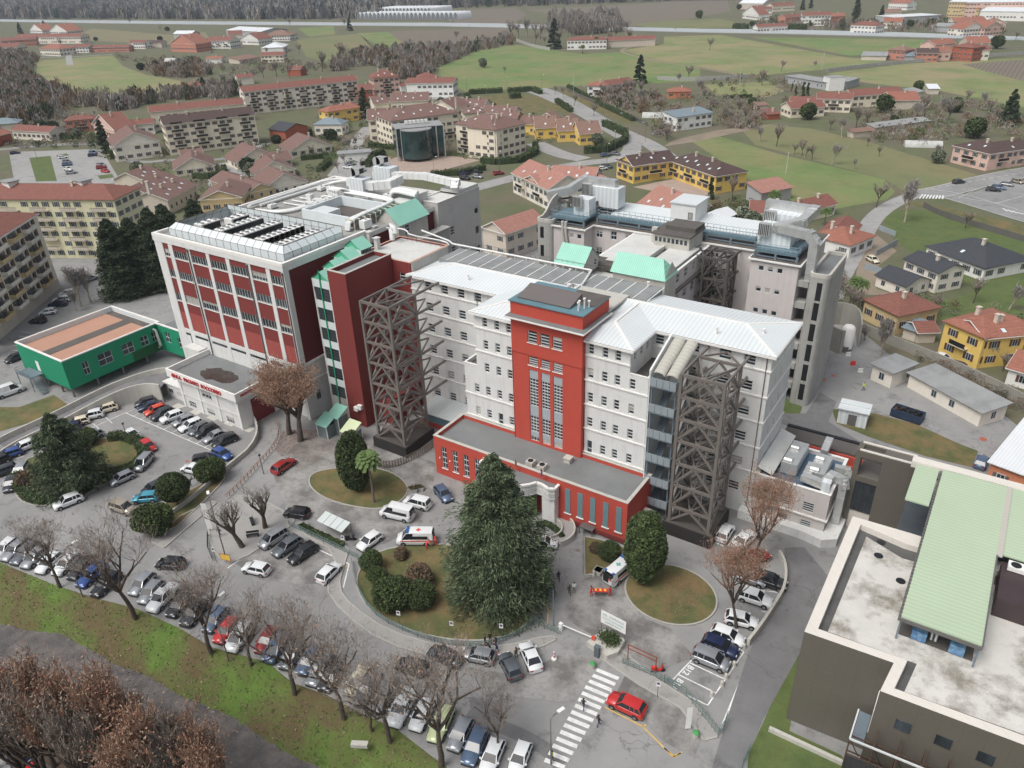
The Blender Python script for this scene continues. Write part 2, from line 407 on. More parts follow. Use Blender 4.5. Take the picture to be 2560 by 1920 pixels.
sheet('hospital_yard',[('k',(-900,-330),(-300,-60),(0,90),(330,225),(560,300),(830,370),(1100,490),(1300,610),(1640,700),(1800,830),(2000,900)),('l',(246,1010),(480,1120),(700,1290),(900,1440),(1300,1800)),('m',(2600,2200),(2600,-900)),('o',(2212,930),(2120,860),(1950,790),(1890,740),(1770,640),(1500,560),(900,480),(330,480),(240,520),(60,560),(-150,700))],'asphalt',.012)
for zi,(nm,mt,z,poly)in enumerate([('meadow','grass_field',.05,[('a',(240,370),(690,340),(760,410),(900,460),(1130,500),(1110,560),(760,590),(620,620),(480,600),(330,520),(195,470))]),('meadow','grass_dull',.05,[('a',(1820,240),(2212,205)),('b',(110,200),(300,400),(100,400)),('a',(2100,400),(1880,350))]),('meadow','grass_bright',.06,[('b',(100,205),(300,195),(410,265),(400,300),(270,300))]),('ploughed_field','field_brown',.05,[('b',(320,190),(1030,170),(1060,250),(700,310),(420,290),(300,200))]),('meadow','grass_bright',.05,[('b',(610,410),(720,370),(850,310),(1080,275),(1380,320),(1500,330),(1750,320),(2212,400),(2212,500),(1750,520),(1330,530),(1240,555),(1020,550),(780,565),(700,530),(610,460))]),('meadow','grass_field',.05,[('c',(0,225),(350,215),(1100,350),(1390,372),(950,430),(620,460),(460,455),(0,372)),('b',(1730,310),(1990,270))]),('meadow','grass_bright',.06,[('c',(540,228),(1600,243),(1620,290),(1350,320),(1150,345))]),('meadow','grass_field',.05,[('c',(1050,445),(1500,390),(2212,355),(2500,350),(2500,700),(2212,660),(1900,600),(1700,560),(1250,510),(1000,455))]),('fallow_field','field_brown',.07,[('c',(1830,395),(2212,365),(2500,360),(2500,540),(2212,500),(1980,440))]),('meadow','grass_bright',.05,[('c',(170,870),(330,835),(700,945),(1350,1100),(1420,1180),(1370,1225),(1050,1285),(800,1240),(520,1100))]),('meadow','grass_dull',.05,[('c',(470,790),(560,760),(900,790),(1250,870),(1930,1075),(1500,1190),(1350,1098),(560,890))]),('orchard_field','grass_field',.05,[('c',(250,520),(640,500),(740,560),(600,610),(330,590))]),('vineyard_soil','field_vine',.05,[('a',(500,200),(570,175),(1060,215),(1260,195),(1300,260),(1000,270),(520,250))]),('ploughed_field','field_brown',.05,[('b',(560,65),(1080,50),(1150,90),(1040,155),(720,140))]),('ploughed_field','field_brown',.06,[('b',(1150,60),(1700,30),(2212,5),(2212,105),(1800,165),(1640,150))]),('fallow_field','field_brown',.05,[('c',(0,0),(390,5),(410,70),(180,110),(0,115))]),('meadow','grass_dull',.07,[('c',(-200,150),(0,128),(330,112),(560,165),(0,182))]),('meadow','grass_bright',.06,[('a',(1830,175),(2050,160),(2060,210),(1900,225))]),('park_lawn','lawn',.06,[('b',(800,600),(1030,575),(1240,592),(1430,695),(1100,690),(950,660),(810,640))]),('garden_lawn','lawn_green',.05,[('g',(1330,340),(1430,310),(1600,305),(1800,370),(2212,505),(2500,600),(2500,900),(2212,905),(1960,850),(1800,700),(1500,560),(1400,470))]),('garden_lawn','lawn_green',.05,[('g',(1520,850),(1760,860),(1900,810),(2100,880),(2280,960),(2212,1000),(1900,940),(1700,990))]),('garden_lawn','lawn',.05,[('g',(1420,270),(1560,255),(2212,400),(2212,500),(1700,330),(1590,290))]),('dirt_yard','dirt',.05,[('g',(1230,400),(1320,470),(1430,560),(1320,650),(1300,790),(1420,830),(1200,830),(1180,700),(1210,560))]),('courtyard_paving','paving_brick',.05,[('b',(1800,1150),(2100,1090),(2212,1150)),('c',(280,1190),(200,1229),(0,1240),(-40,1180))]),('parking_asphalt','asphalt_pale',.05,[('a',(55,935),(620,915),(740,1110),(720,1130),(90,1125))]),('parking_lawn','lawn_green',.10,[('a',(180,970),(310,958),(350,1112),(222,1116))]),('parking_lawn','lawn_green',.10,[('a',(345,955),(410,942),(425,955),(350,965))]),('parking_lawn','lawn_green',.10,[('a',(600,1080),(690,1068),(700,1090),(615,1102))]),('roadside_grass','lawn',.06,[('b',(1340,552),(1400,550),(1620,650),(1800,730),(1780,770),(1600,690),(1450,620))]),('office_lawn','lawn',.06,[('b',(215,990),(300,950),(350,975),(260,1005),(360,1045),(300,1078),(200,1060))]),('office_plaza','paving_brick',.045,[('b',(260,1000),(360,960),(700,960),(860,985),(560,1065),(360,1060))]),('farmyard_dirt','dirt',.05,[('c',(330,800),(700,760),(520,800),(200,870),(0,900),(60,860))]),('grass_patch','lawn',.03,[('j',(1030,300),(1300,330),(1560,400),(1800,510),(1930,560),(1890,660),(1600,590),(1250,470),(1060,390))]),('grass_patch','lawn',.03,[('h',(-100,480),(0,440),(340,340),(440,290),(330,215),(120,290),(-100,290))]),('grass_patch','lawn_green',.03,[('j',(715,215),(850,290),(830,345),(700,320))]),('grass_patch','lawn_green',.035,[('m',(858,545),(838,640),(715,820),(620,1050),(520,1260),(500,1500),(1250,1560),(1090,1275),(770,1125))]),('worn_asphalt','asphalt_worn',.02,[('o',(585,1010),(640,960),(720,930),(830,960),(940,1000),(935,1060),(900,1140),(830,1175),(760,1180),(680,1120),(610,1080))]),('worn_asphalt','asphalt_worn',.022,[('o',(510,1218),(640,1142),(745,1195),(722,1260),(640,1262),(560,1252))]),('worn_asphalt','asphalt_worn',.02,[('o',(1210,1330),(1260,1250),(1360,1225),(1380,1330),(1450,1360),(1500,1420),(1420,1450),(1300,1385))]),('worn_asphalt','asphalt_worn',.022,[('o',(1350,1460),(1450,1490),(1520,1570),(1500,1640),(1430,1600),(1330,1500))]),('worn_asphalt','asphalt_worn',.02,[('o',(1000,1440),(1120,1460),(1220,1410),(1300,1430),(1240,1520),(1060,1500))]),('dark_asphalt_lane','asphalt_dark',.03,[('m',(740,0),(860,-5),(980,140),(1005,175),(975,260),(855,545),(838,640),(610,1050),(480,1352),(440,1500),(250,1500),(360,1130),(520,640),(690,330),(745,230),(745,120))]),('dark_asphalt_lane','asphalt_dark',.02,[('j',(680,330),(870,330),(960,200),(1060,260),(1010,380),(1200,500),(900,470),(700,380))]),]):
 sheet(nm,poly,mt,.016+zi*.0009)

# roads
def strip_pts(L,w):
 L=[Vector((p[0],p[1],0))for p in L];l=[];r=[]
 for i,p in enumerate(L):
  d=(L[min(i+1,len(L)-1)]-L[max(i-1,0)]).normalized();n=Vector((-d.y,d.x,0))*(w/2);l.append(p+n);r.append(p-n)
 return l,r
def smooth_line(L,k=3):
 L=[Vector(p)for p in L]
 for _ in range(k):
  o=[L[0]]
  for i in range(len(L)-1):o.append(L[i].lerp(L[i+1],.25));o.append(L[i].lerp(L[i+1],.75))
  o.append(L[-1]);L=o
 return L
def ribbon(mb,L,w,z,mi=0):
 l,r=strip_pts(L,w);n=len(l)
 return mb.add([(p.x,p.y,z)for p in r]+[(p.x,p.y,z)for p in l],[(i,i+1,n+i+1,n+i)for i in range(n-1)],mi)
def road(name,n,ab,w,mt='asphalt_pale',z=.07,sm=2,edge=None):
 L=smooth_line(pts(n,*ab),sm);m=MB();ribbon(m,L,w,z);o=struct(name,m,MATS[mt])
 if edge:
  m=MB()
  for s in(-1,1):
   l,r=strip_pts(L,w-.5);ribbon(m,l if s>0 else r,edge,z+.01)
  struct('road_edge_lines',m,MATS['road_white'])
 return o
road('street','g',[(1600,195),(1440,250),(1310,330),(1240,430),(1170,560),(1110,660),(1060,760),(1020,850)],5.5)
road('main_road','g',[(2600,20),(2212,75),(1950,130),(1750,185),(1580,215)],10.5,'asphalt',.08,edge=.18)
road('main_road','g',[(1600,200),(1760,215),(1950,270),(2212,350),(2500,430)],9.5,'asphalt',.085,edge=.18)
sheet('parking_asphalt',[('g',(1790,230),(2000,170),(2300,120),(2500,300),(2212,320),(2000,265))],'asphalt',.06)
road('boulevard','b',[(1230,545),(1330,575),(1480,660),(1640,760),(1780,830),(1900,880),(2010,960)],8,'asphalt_pale',.07)
road('boulevard','b',[(1180,560),(1290,600),(1500,700),(1650,790),(1790,870),(1800,930),(1700,985),(1500,1000),(1200,1060),(1000,1110),(850,1150),(700,1190)],8,'asphalt_pale',.075)
road('street','b',[(540,610),(650,600),(730,600),(760,640)],7,'asphalt_pale',.07)
road('street','b',[(180,780),(120,850),(60,930),(20,1010),(100,1060),(200,1090)],7,'asphalt_pale',.07)
sheet('street_parking',[('a',(2120,950),(2212,900),(2400,970),(2400,1120),(2100,1130),(2010,1080))],'asphalt_pale',.065)
road('street','a',[(1380,1000),(1480,1080),(1560,1150),(1640,1230),(1700,1330)],6,'asphalt_pale',.07)
sheet('cul_de_sac',[('a',(1270,1120),(1400,1060),(1480,1090),(1500,1160),(1400,1190),(1290,1160))],'asphalt_pale',.075)
road('driveway','b',[(1200,880),(1350,950),(1500,980)],9,'asphalt_pale',.06)
road('street','a',[(640,905),(760,985),(900,1000),(1010,985),(1080,985),(1400,985),(1640,880)],4.5,'asphalt',.068)
road('street','a',[(-60,925),(300,890),(640,880)],6,'asphalt',.069)
road('street','b',[(-100,600),(60,590),(200,620),(330,590),(540,612)],6,'asphalt',.068)
road('street','a',[(430,400),(420,340),(440,300)],6,'asphalt_pale',.08)
road('country_lane','a',[(245,352),(440,350),(690,335)],5,'asphalt_pale',.09)
road('gravel_path','b',[(1960,268),(1800,282),(1710,312),(1800,345),(2000,385),(2212,420),(2450,460)],3.6,'dirt',.09)
hw_t=[('a',-400,118),('a',150,126),('a',600,130),('a',1200,136),('a',2212,145),('b',600,146),('b',1030,152),('b',1750,174),('b',2212,186),('c',700,190),('c',1400,207),('c',2212,238),('c',2800,262)]
hw_b=[('a',-400,128),('a',150,137),('a',600,144),('a',1200,152),('a',2212,160),('b',600,163),('b',1030,172),('b',1750,190),('b',2212,202),('c',700,210),('c',1400,228),('c',2212,250),('c',2800,274)]
tp=[T(*q)for q in hw_t];bp=[T(*q)for q in hw_b]
m=MB();m.add([(p.x,p.y,.12)for p in bp]+[(p.x,p.y,.12)for p in tp],[(i,i+1,len(tp)+i+1,len(tp)+i)for i in range(len(tp)-1)])
struct('motorway',m,MATS['asphalt_pale'])
m=MB()
for f in(.12,.5,.9):
 L=[a.lerp(b,f)for a,b in zip(bp,tp)]
 for i in range(len(L)-1):m.bar((L[i].x,L[i].y,1.1),(L[i+1].x,L[i+1].y,1.1),.4,1.3)
single('guard_rail',m,mat('rail_grey',S(186,194,198),.5,.08), 'long pale guard rails running along the distant motorway','guard rail')

# kerbed islands
def island(name,poly,mt,h=.14,kw=.22):
 L=[Vector((p.x,p.y,0))for p in poly];m=MB();m.prism([(p.x,p.y)for p in L],0,h,0,1)
 o=struct(name,m,[MATS['kerb'],MATS[mt]])
 c=sum(L,Vector())/len(L);m=MB();n=len(L)
 cl=L+[L[0]]
 for i in range(n):m.bar((cl[i].x,cl[i].y,h/2+.03),(cl[i+1].x,cl[i+1].y,h/2+.03),kw,h+.06)
 struct('kerb',m,MATS['kerb'])
 return o
def closed_smooth(L,k=2):
 for _ in range(k):
  o=[]
  for i in range(len(L)):a,b=L[i],L[(i+1)%len(L)];o+=[a.lerp(b,.25),a.lerp(b,.75)]
  L=o
 return L
island('grass_island',closed_smooth(pts('h',(85,800),(100,640),(300,560),(500,500),(640,480),(850,500),(905,590),(830,690),(560,800),(500,870),(280,905),(130,880))),'lawn')
island('grass_island',closed_smooth(pts('h',(790,1010),(1000,1110),(1330,800),(1400,700),(1290,740),(1100,840),(860,970)),1),'lawn')
island('grass_island',closed_smooth(pts('i',(-70,720),(0,680),(246,650),(450,690),(550,780),(520,860),(380,925),(200,905),(40,860),(-60,790))),'lawn')
island('grass_island',closed_smooth(pts('o',(765,1250),(800,1195),(900,1175),(1010,1180),(1120,1230),(1155,1290),(1150,1345),(1080,1385),(960,1385),(850,1352),(785,1305))),'lawn')
cc=T('o',1448,1283);island('grass_island',[cc+Vector((math.cos(a)*5.9,math.sin(a)*5.2,0))for a in[i*math.pi/20 for i in range(40)]],'lawn')
island('garden_bed',pts('o',(1262,1160),(1300,1168),(1352,1185),(1335,1215),(1290,1240),(1263,1245)),'lawn')
island('pavement',closed_smooth(pts('o',(640,1125),(700,1150),(755,1180),(745,1215),(730,1270),(760,1310),(840,1365),(960,1400),(1080,1400),(1190,1372),(1205,1385),(1090,1425),(960,1425),(830,1390),(740,1325),(700,1265),(735,1200),(640,1145)),1),'pavement',.1)
island('pavement',closed_smooth(pts('o',(530,1060),(640,1120),(625,1140),(505,1222),(470,1205),(450,1160),(455,1110)),1),'pavement',.1)
island('pavement',pts('o',(1283,1385),(1330,1395),(1420,1470),(1500,1520),(1560,1590),(1520,1600),(1470,1530),(1380,1480),(1300,1425)),'pavement',.1)
island('pavement',pts('h',(1110,960),(1300,870),(1330,880),(1010,1155),(930,1120)),'pavement',.1)

# painted markings
MK=MB();MY=MB()
def mline(n,ab,w=.14,mb=None,z=.045):
 L=pts(n,*ab)
 for i in range(len(L)-1):ribbon(mb or MK,[L[i],L[i+1]],w,z)
a0,a1=T('l',1690,745),T('l',1835,805);b0,b1=T('l',1415,1240),T('l',1540,1290)
for i in range(15):
 f=i/12.6;p=a0.lerp(b0,f);q=a1.lerp(b1,f);ribbon(MK,[p,q],.5,.045)
for f in range(12):
 p=T('h',775,325).lerp(T('h',1310,560),f/11);q=p+(T('h',985,250)-T('h',800,330)).normalized()*4.8;ribbon(MK,[p,q],.12,.045)
mline('h',((770,325),(1320,565)))
mline('h',((460,465),(770,325)))
for x,y in((480,400),(560,365),(640,330),(420,440)):mline('h',((x,y+15),(x+50,y+60)),.12)
for a,b in(((0,585),(60,655)),((20,640),(150,590)),((60,700),(160,660))):mline('h',(a,b),.12)
mline('h',((1400,1280),(1715,1050),(2145,1255),(2110,1400)),.16,z=.05)
for i in range(5):
 p=T('h',1715,1050).lerp(T('h',2145,1255),i/4);q=p+(T('h',1400,1280)-T('h',1715,1050)).normalized()*5;ribbon(MY,[p,q],.12,.045)
for i in range(30):
 p=T('k',560,40).lerp(T('l',850,1040),i/29);q=T('k',330,170).lerp(T('l',560,1230),i/29)
mline('m',((605,490),(350,1110)),.22,z=.05)
mline('m',((170,690),(50,815)),.16);mline('m',((155,705),(375,808)),.16);mline('m',((90,780),(315,890)),.16);mline('m',((130,900),(268,968),(490,640),(440,600)),.16)
for a,b in(((470,545),(510,560)),((570,450),(610,470)),((600,390),(655,400)),((560,255),(700,275)),((500,240),(540,250)),((440,640),(480,655))):mline('m',(a,b),.14)
mline('j',((330,1125),(480,1215)),.14);mline('j',((380,1160),(440,1080)),.14);mline('j',((500,1190),(560,1170)),.14);mline('j',((270,1100),(350,1140)),.14)
mline('l',((1340,240),(1385,300),(1402,380),(1398,470),(1350,468)),.14,MY)
mline('l',((1315,300),(1360,310)),.14,MY);mline('l',((1345,285),(1320,320)),.14,MY);mline('l',((1375,290),(1350,325)),.14,MY)
mline('l',((1750,980),(1985,1100),(2170,1285),(2215,1260)),.16,MY);mline('l',((1985,1100),(2060,1040),(2215,1190)),.16,MY);mline('l',((1990,1060),(2040,1075),(2010,1025)),.3,MY)
mline('m',((0,1100),(145,1225),(70,1285),(0,1230)),.14,MY)
mline('l',((1800,275),(1890,285)),.14,MY);mline('l',((1800,300),(1890,305)),.14,MY)
for i in range(4):mline('l',((1810+i*20,278),(1822+i*20,303)),.14,MY)
mline('j',((-20,0),(0,0)),.1)
for i in range(8):
 p=T('g',1590+i*18,212+i*1);q=T('g',1570+i*20,238+i*0.5);ribbon(MK,[p,q],.45,.1)
for i in range(7):
 p=T('g',2080+i*30,298+i*8);q=T('g',2110+i*30,316+i*6);ribbon(MK,[p,q],.45,.1)
mline('g',((1810,232),(1905,190),(2212,130)),.15,z=.1);mline('g',((1810,232),(2050,265),(2212,220)),.15,z=.1)
for i in range(14):mline('g',((1640+i*45,178-i*8),(1662+i*45,174-i*8)),.15,z=.1)
for i in range(8):mline('d',((130-i*16,1055+i*28),(190-i*16,1062+i*28)),.13)
for i in range(6):mline('m',((1100+i*14,30+i*10),(1110+i*14,37+i*10)),.1)
for i in range(7):
 p=T('a',430+i*1,985+i*18);q=T('a',350+i*5,990+i*18);ribbon(MK,[p,q],.12,.07)
struct('road_markings',MK,MATS['road_white']);struct('yellow_road_markings',MY,MATS['road_yellow'])
mb=MB();c0=T('l',1360,335);
for i in range(4):mb.box(c0.x-.9+.02,c0.y-.7+i*.36,.04,c0.x+.9-.25*i,c0.y-.5+i*.36,.048)
struct('wheelchair_marking',mb,mat('road_blue',S(120,160,180),.8,.1))
def text_mesh(s,size,ext=.02,bold=0.0):
 c=bpy.data.curves.new('lettering','FONT');c.body=s;c.size=size;c.extrude=ext;c.align_x='CENTER';c.align_y='CENTER';c.offset=bold
 o=bpy.data.objects.new('tmp',c);COL.objects.link(o);dg=bpy.context.evaluated_depsgraph_get();me=bpy.data.meshes.new_from_object(o.evaluated_get(dg))
 bpy.data.objects.remove(o);return me
def text(name,s,size,mtrl,M4,parent=None,ext=.02,bold=0.0):
 me=text_mesh(s,size,ext,bold);me.materials.clear();me.materials.append(mtrl);o=bpy.data.objects.new(name,me);link(o,parent);o.matrix_local=M4;return o
for s,q in(('B12',T('m',148,750,.06)),('B13',T('m',82,832,.06))):
 d=(T('m',90,780)-T('m',170,690));an=math.atan2(d.y,d.x)
 o=text('bay_number',s,1.0,MATS['road_white'],Matrix.Translation(q)@Matrix.Rotation(an,4,'Z'),None,.004,.03);o['kind']='structure'
m=MB();m.flat([(-1500,-900),(700,-900),(700,200),(-1500,200)],-3.6);struct('valley_floor',m,MATS['grass_town'])

# HOSPITAL
MW=MATS
def holes_of(wins,side,ref):return[(abs(a-ref),abs(b-ref),c,d)for(s,a,b,c,d,*r)in wins if s==side]
def block(name,label,cat,x0,y0,x1,y1,z0,z1,wall,roof,wins=(),par=.5,parw=.3,cap=None,style=(1,3),fm=None,sill=None,depth=.16,over=0.,top=None,group=None,roofz=None):
 """flat-roofed block in hospital axes; wins: (side 'S'|'E', a, b, z0, z1[, style])"""
 t=thing(name,label,cat,(x0,y0,z0),group=group);off=(x0,y0,z0)
 m=MB();hS=[(a-x0,b-x0,c,d)for(s,a,b,c,d,*r)in wins if s=='S'];hE=[(a-y0,b-y0,c,d)for(s,a,b,c,d,*r)in wins if s=='E']
 m.wall((x0,y0),(x1,y0),z0,z1,hS,depth);m.wall((x1,y0),(x1,y1),z0,z1,hE,depth);m.wall((x1,y1),(x0,y1),z0,z1);m.wall((x0,y1),(x0,y0),z0,z1)
 if par:
  rz=z1-par;w=parw
  m.wall((x1-w,y0+w),(x0+w,y0+w),rz,z1);m.wall((x1-w,y1-w),(x1-w,y0+w),rz,z1);m.wall((x0+w,y1-w),(x1-w,y1-w),rz,z1);m.wall((x0+w,y0+w),(x0+w,y1-w),rz,z1)
 part('walls',m,wall,t,True)
 m=MB()
 if par:
  m.quad((x0+parw,y0+parw,z1-par),(x1-parw,y0+parw,z1-par),(x1-parw,y1-parw,z1-par),(x0+parw,y1-parw,z1-par));part('roof',m,roof,t,True)
  m=MB();o=.06;a,b=parw+.03,.09
  m.box(x0-o,y0-o,z1,x1+o,y0+a,z1+b);m.box(x0-o,y1-a,z1,x1+o,y1+o,z1+b);m.box(x0-o,y0+a,z1,x0+a,y1-a,z1+b);m.box(x1-a,y0+a,z1,x1+o,y1-a,z1+b)
  part('parapet_coping',m,cap or MW['trim_white'],t,True)
 else:
  m.box(x0-over,y0-over,z1,x1+over,y1+over,z1+.18);part('roof',m,roof,t,True)
 for(s,a,b,c,d,*r)in wins:
  st=r[0]if r else style
  if s=='S':window(t,(x0,y0),(x1,y0),a-x0,b-x0,c,d,st,fm,depth,sill,off)
  else:window(t,(x1,y0),(x1,y1),a-y0,b-y0,c,d,st,fm,depth,sill,off)
 return t,off

# white main building
FR=MW['frame_white']
t=thing('hospital_building', 'white five storey hospital building with ledges and pale metal hipped roofs','building',(-60,91.8,0));HB=t
X0,XB,XU,XT0,XT1,XR1,XR2,XE=-83.1,-66.9,-64.4,-57.07,-45.24,-38.4,-35.6,-21.7
YB,YW,YK,ZE=84.36,91.8,103.2,25.85
rows=[25.5,21.7,17.75,13.6,9.4,5.0];hgt_=1.6
def W_(cols,rws,p0,ref,pw,style=(1,3)):
 return[(a-ref,b-ref,z-hgt_,z,style)for a,b in cols for z in rws]
segs=[]
lw=[(a-X0,b-X0,z-1.6,z)for a,b in((-80.1,-78.7),(-76.6,-75.2),(-73.2,-71.8),(-69.8,-68.4))for z in rows]
segs.append(((X0,YW),(XB,YW),0,16,[h for h in lw if h[3]<16]));segs.append(((X0,YW),(XU,YW),16,ZE,[h for h in lw if h[3]>16]))
segs.append(((XB,YW),(XB,YB),0,16.9,[]));segs.append(((XU,YW),(XU,YB),16,ZE,[(3.2,3.9,z-1.6,z)for z in rows[:2]]))
bay=[(a-XB,b-XB,z-1.55,z)for a,b in((-65.05,-64.2),(-62.9,-62.05),(-60.7,-59.85),(-58.6,-57.75))for z in rows[3:5]]
bay=[h for h in bay if not(abs(h[0]-(-60.7-XB))<.1 and h[3]<10)]+[(-60.7-XB,-59.85-XB,6.75,9.4)]
segs.append(((XB,YB),(XT0,YB),0,16,bay));segs.append(((XB,YB),(XU,YB),16,16.9,[]));segs.append(((XU,YB),(XT0,YB),16,ZE,[(a-XU,b-XU,z-1.55,z)for a,b in((-62.9,-62.05),(-60.7,-59.85),(-58.6,-57.75))for z in rows[:3]]))
rb=[(a-XT1,b-XT1,z-1.6,z)for a,b in((-44.8,-43.95),(-42.6,-41.75),(-40.65,-39.8))for z in rows[:5]]
rb=[h for h in rb if not(h[0]<1 and h[3]<10)]+[(.45,1.3,6.75,9.6)]
segs.append(((XT1,YB),(XR1,YB),22,ZE,[h for h in rb if h[3]>22]));segs.append(((XR1,YB),(XR2,YB),22,22.4,[]));segs.append(((XT1,YB),(XR2,YB),0,22,[h for h in rb if h[3]<22]+[(-38.35-XT1,-37.5-XT1,z-1.6,z)for z in rows[1:5]]))
segs.append(((XR1,YB),(XR1,YW),21.6,ZE,[(u,u+.7,23.9,25.5)for u in(1.2,3.2,5.2)]));segs.append(((XR2,YB),(XR2,YW),0,22.4,[(2.2,2.9,z-1.6,z)for z in rows[1:5]]))
tl=[(a,b,z-1.5,z)for a,b in((-33.2,-31.6),(-28.8,-27.1),(-25.4,-23.8))for z in rows]
segs.append(((XR2,YW),(XE,YW),0,22,[(a-XR2,b-XR2,c,d)for a,b,c,d in tl if d<22]))
segs.append(((XR1,YW),(XR2,YW),21.6,22,[]));segs.append(((XR1,YW),(XE,YW),22,ZE,[(a-XR1,b-XR1,c,d)for a,b,c,d in tl if d>22]+[(.3,1.6,23.9,25.4)]))
segs.append(((XE,YW),(XE,YK),0,ZE,[(u,u+.5,z-1.5,z-.2)for u in(3.0,6.0)for z in rows[:5]]));segs.append(((XE,YK),(X0,YK),0,ZE,[]));segs.append(((X0,YK),(X0,YW),0,ZE,[]))
m=MB()
for p0,p1,z0,z1,hs_ in segs:m.wall(p0,p1,z0,z1,hs_,.18)
part('walls',m,MW['plaster_white'],t,True)
for p0,p1,z0,z1,hs_ in segs:
 for a,b,c,d in hs_:
  w_=b-a;st=(1,3)if d-c<2 else(1,2)
  window(t,p0,p1,a,b,c,d,st if w_<1.5 else(1,3),FR,.18,None,(-60,91.8,0),'door' if d-c>2 else 'window')
def ledge(path,z,h=.22,w=.14):
 m=MB()
 for(a,b)in zip(path[:-1],path[1:]):
  d=Vector((b[0]-a[0],b[1]-a[1]));L=d.length;d.normalize();n=Vector((d.y,-d.x));
  q0=Vector(a)-d*.0;q1=Vector(b)
  vs=[(q0.x,q0.y),(q1.x,q1.y),(q1.x+n.x*w+d.x*w*.9,q1.y+n.y*w+d.y*w*.9),(q0.x+n.x*w-d.x*w*.9,q0.y+n.y*w-d.y*w*.9)]
  m.prism(vs,z,z+h)
 part('ledge',m,MW['trim_white'],t,True)
pathL=[(X0,YW),(XB,YW)];pathB=[(XB,YW),(XB,YB),(XT0,YB)];pathR=[(XT1,YB),(XR2,YB),(XR2,YW)];pathT=[(XR2,YW),(XE,YW),(XE,YK)]
for z in(19.6,15.6,11.5,7.4):
 for pp in(pathL,pathR,pathT):ledge(pp,z)
for z in(11.5,7.4):ledge(pathB,z)
ledge([(XU,YW),(XU,YB),(XT0,YB)],19.6);ledge([(XU,YW),(XU,YB),(XT0,YB)],23.55)
ledge([(X0,YW),(XU,YW)],23.55);ledge([(XT1,YB),(XR1,YB)],23.55);ledge([(XR1,YW),(XE,YW),(XE,YK)],23.55)
m=MB();m.box(XB-.05,YB-.05,16.9,XU,YB+.25,17.0);m.box(XB-.05,YB+.25,16.9,XB+.25,YW-.003,17.0)
part('terrace_coping',m,MW['trim_white'],t,True);m=MB()
m.box(XR1,YB-.05,22.4,XR2+.05,YB+.25,22.52);m.box(XR2-.25,YB+.25,22.4,XR2+.05,YW-.003,22.52)
part('terrace_coping',m,MW['trim_white'],t,True)
m=MB();m.quad((XB,YB,16.25),(XU,YB,16.25),(XU,YW,16.25),(XB,YW,16.25));m.quad((XR1,YB,21.65),(XR2,YB,21.65),(XR2,YW,21.65),(XR1,YW,21.65));part('terrace_floor',m,MW['roof_felt_dark'],t,True)
m=MB();m.wall((XR2-.22,YW-.01),(XR2-.22,YB+.22),21.65,22.4);m.wall((XR2-.22,YB+.22),(XR1,YB+.22),21.65,22.4);m.wall((XU,YB+.22),(XB+.22,YB+.22),16.25,16.9);m.wall((XB+.22,YB+.22),(XB+.22,YW),16.25,16.9);part('terrace_parapet',m,MW['plaster_white'],t,True)
m=MB();g=MB();OV=.65
foot=[(X0,YW),(XU,YW),(XU,YB),(XT0+1,YB),(XT0+1,YW),(XT1-1,YW),(XT1-1,YB),(XR1,YB),(XR1,YW),(XE,YW),(XE,YK),(X0,YK)]
def offs(poly,w):
 n=len(poly);o=[]
 for i in range(n):
  a,b,c=Vector(poly[i-1]),Vector(poly[i]),Vector(poly[(i+1)%n]);d1=(b-a).normalized();d2=(c-b).normalized()
  o.append(tuple(b+Vector((d1.y,-d1.x))*w+Vector((d2.y,-d2.x))*w))
 return o
m.prism(offs(foot,OV),ZE,ZE+.28);part('cornice',m,MW['trim_white'],t,True)
g.prism(offs(foot,OV-.15),ZE+.283,ZE+.34);part('gutter',g,mat('gutter_dark',S(74,72,68),.8,.2),t,True)
zr,zt=ZE+.36,27.3
m=MB();IN=.55
def hipx(x0,x1,yf,yr,hipL=True,hipR=True,yb=None,zt=zt):
 """ridge along x at yr"""
 d=(yr-yf);a=x0+(d if hipL else 0);b=x1-(d if hipR else 0)
 m.quad((x0,yf,zr),(x1,yf,zr),(b,yr,zt),(a,yr,zt),0)
 if yb is not None:m.quad((x1,yb,zr),(x0,yb,zr),(a,yr,zt),(b,yr,zt),0)
 if hipL:m.add([(x0,yf,zr),(a,yr,zt),(x0,yb if yb else yr+d*.0+.0,zr if yb else zr)],[(0,1,2)],1)
 if hipR:m.add([(x1,yf,zr),(x1,yb if yb else yr,zr),(b,yr,zt)],[(0,1,2)],1)
hipx(X0-IN,XT0+3,YW-IN,97.2,True,False,103.2)
hipx(XT0+3,XE+IN,YW-IN,97.2,False,True,YK+IN)
def hipy(x0,x1,yf,yb):
 xm=(x0+x1)/2;d=(x1-x0)/2;z2=zt-.1
 m.add([(x0,yf,zr),(x1,yf,zr),(xm,yf+d,z2)],[(0,1,2)],0)
 m.quad((x0,yb,zr),(x0,yf,zr),(xm,yf+d,z2),(xm,yb,z2),1);m.quad((x1,yf,zr),(x1,yb,zr),(xm,yb,z2),(xm,yf+d,z2),1)
hipy(XU-IN,XT0+1.6,YB-IN,97.1);hipy(-48.6,XR1+IN,YB-IN,97.1)
part('roof',m,[MW['roof_metal_x'],MW['roof_metal_white']],t,True)
m=MB()
def rib(a,b):m.bar(a,b,.35,.12)
rib((XE+IN,YW-IN,zr),(XE+IN-5.95,97.2,zt+.03));rib((XE+IN,YK+IN,zr),(XE+IN-5.95,97.2,zt+.03));rib((XE+IN-5.9,97.2,zt+.03),(-50,97.2,zt+.03))
rib((X0-IN,YW-IN,zr),(X0-IN+5.95,97.2,zt+.03));rib((X0-IN+5.9,97.2,zt+.03),(-60,97.2,zt+.03))
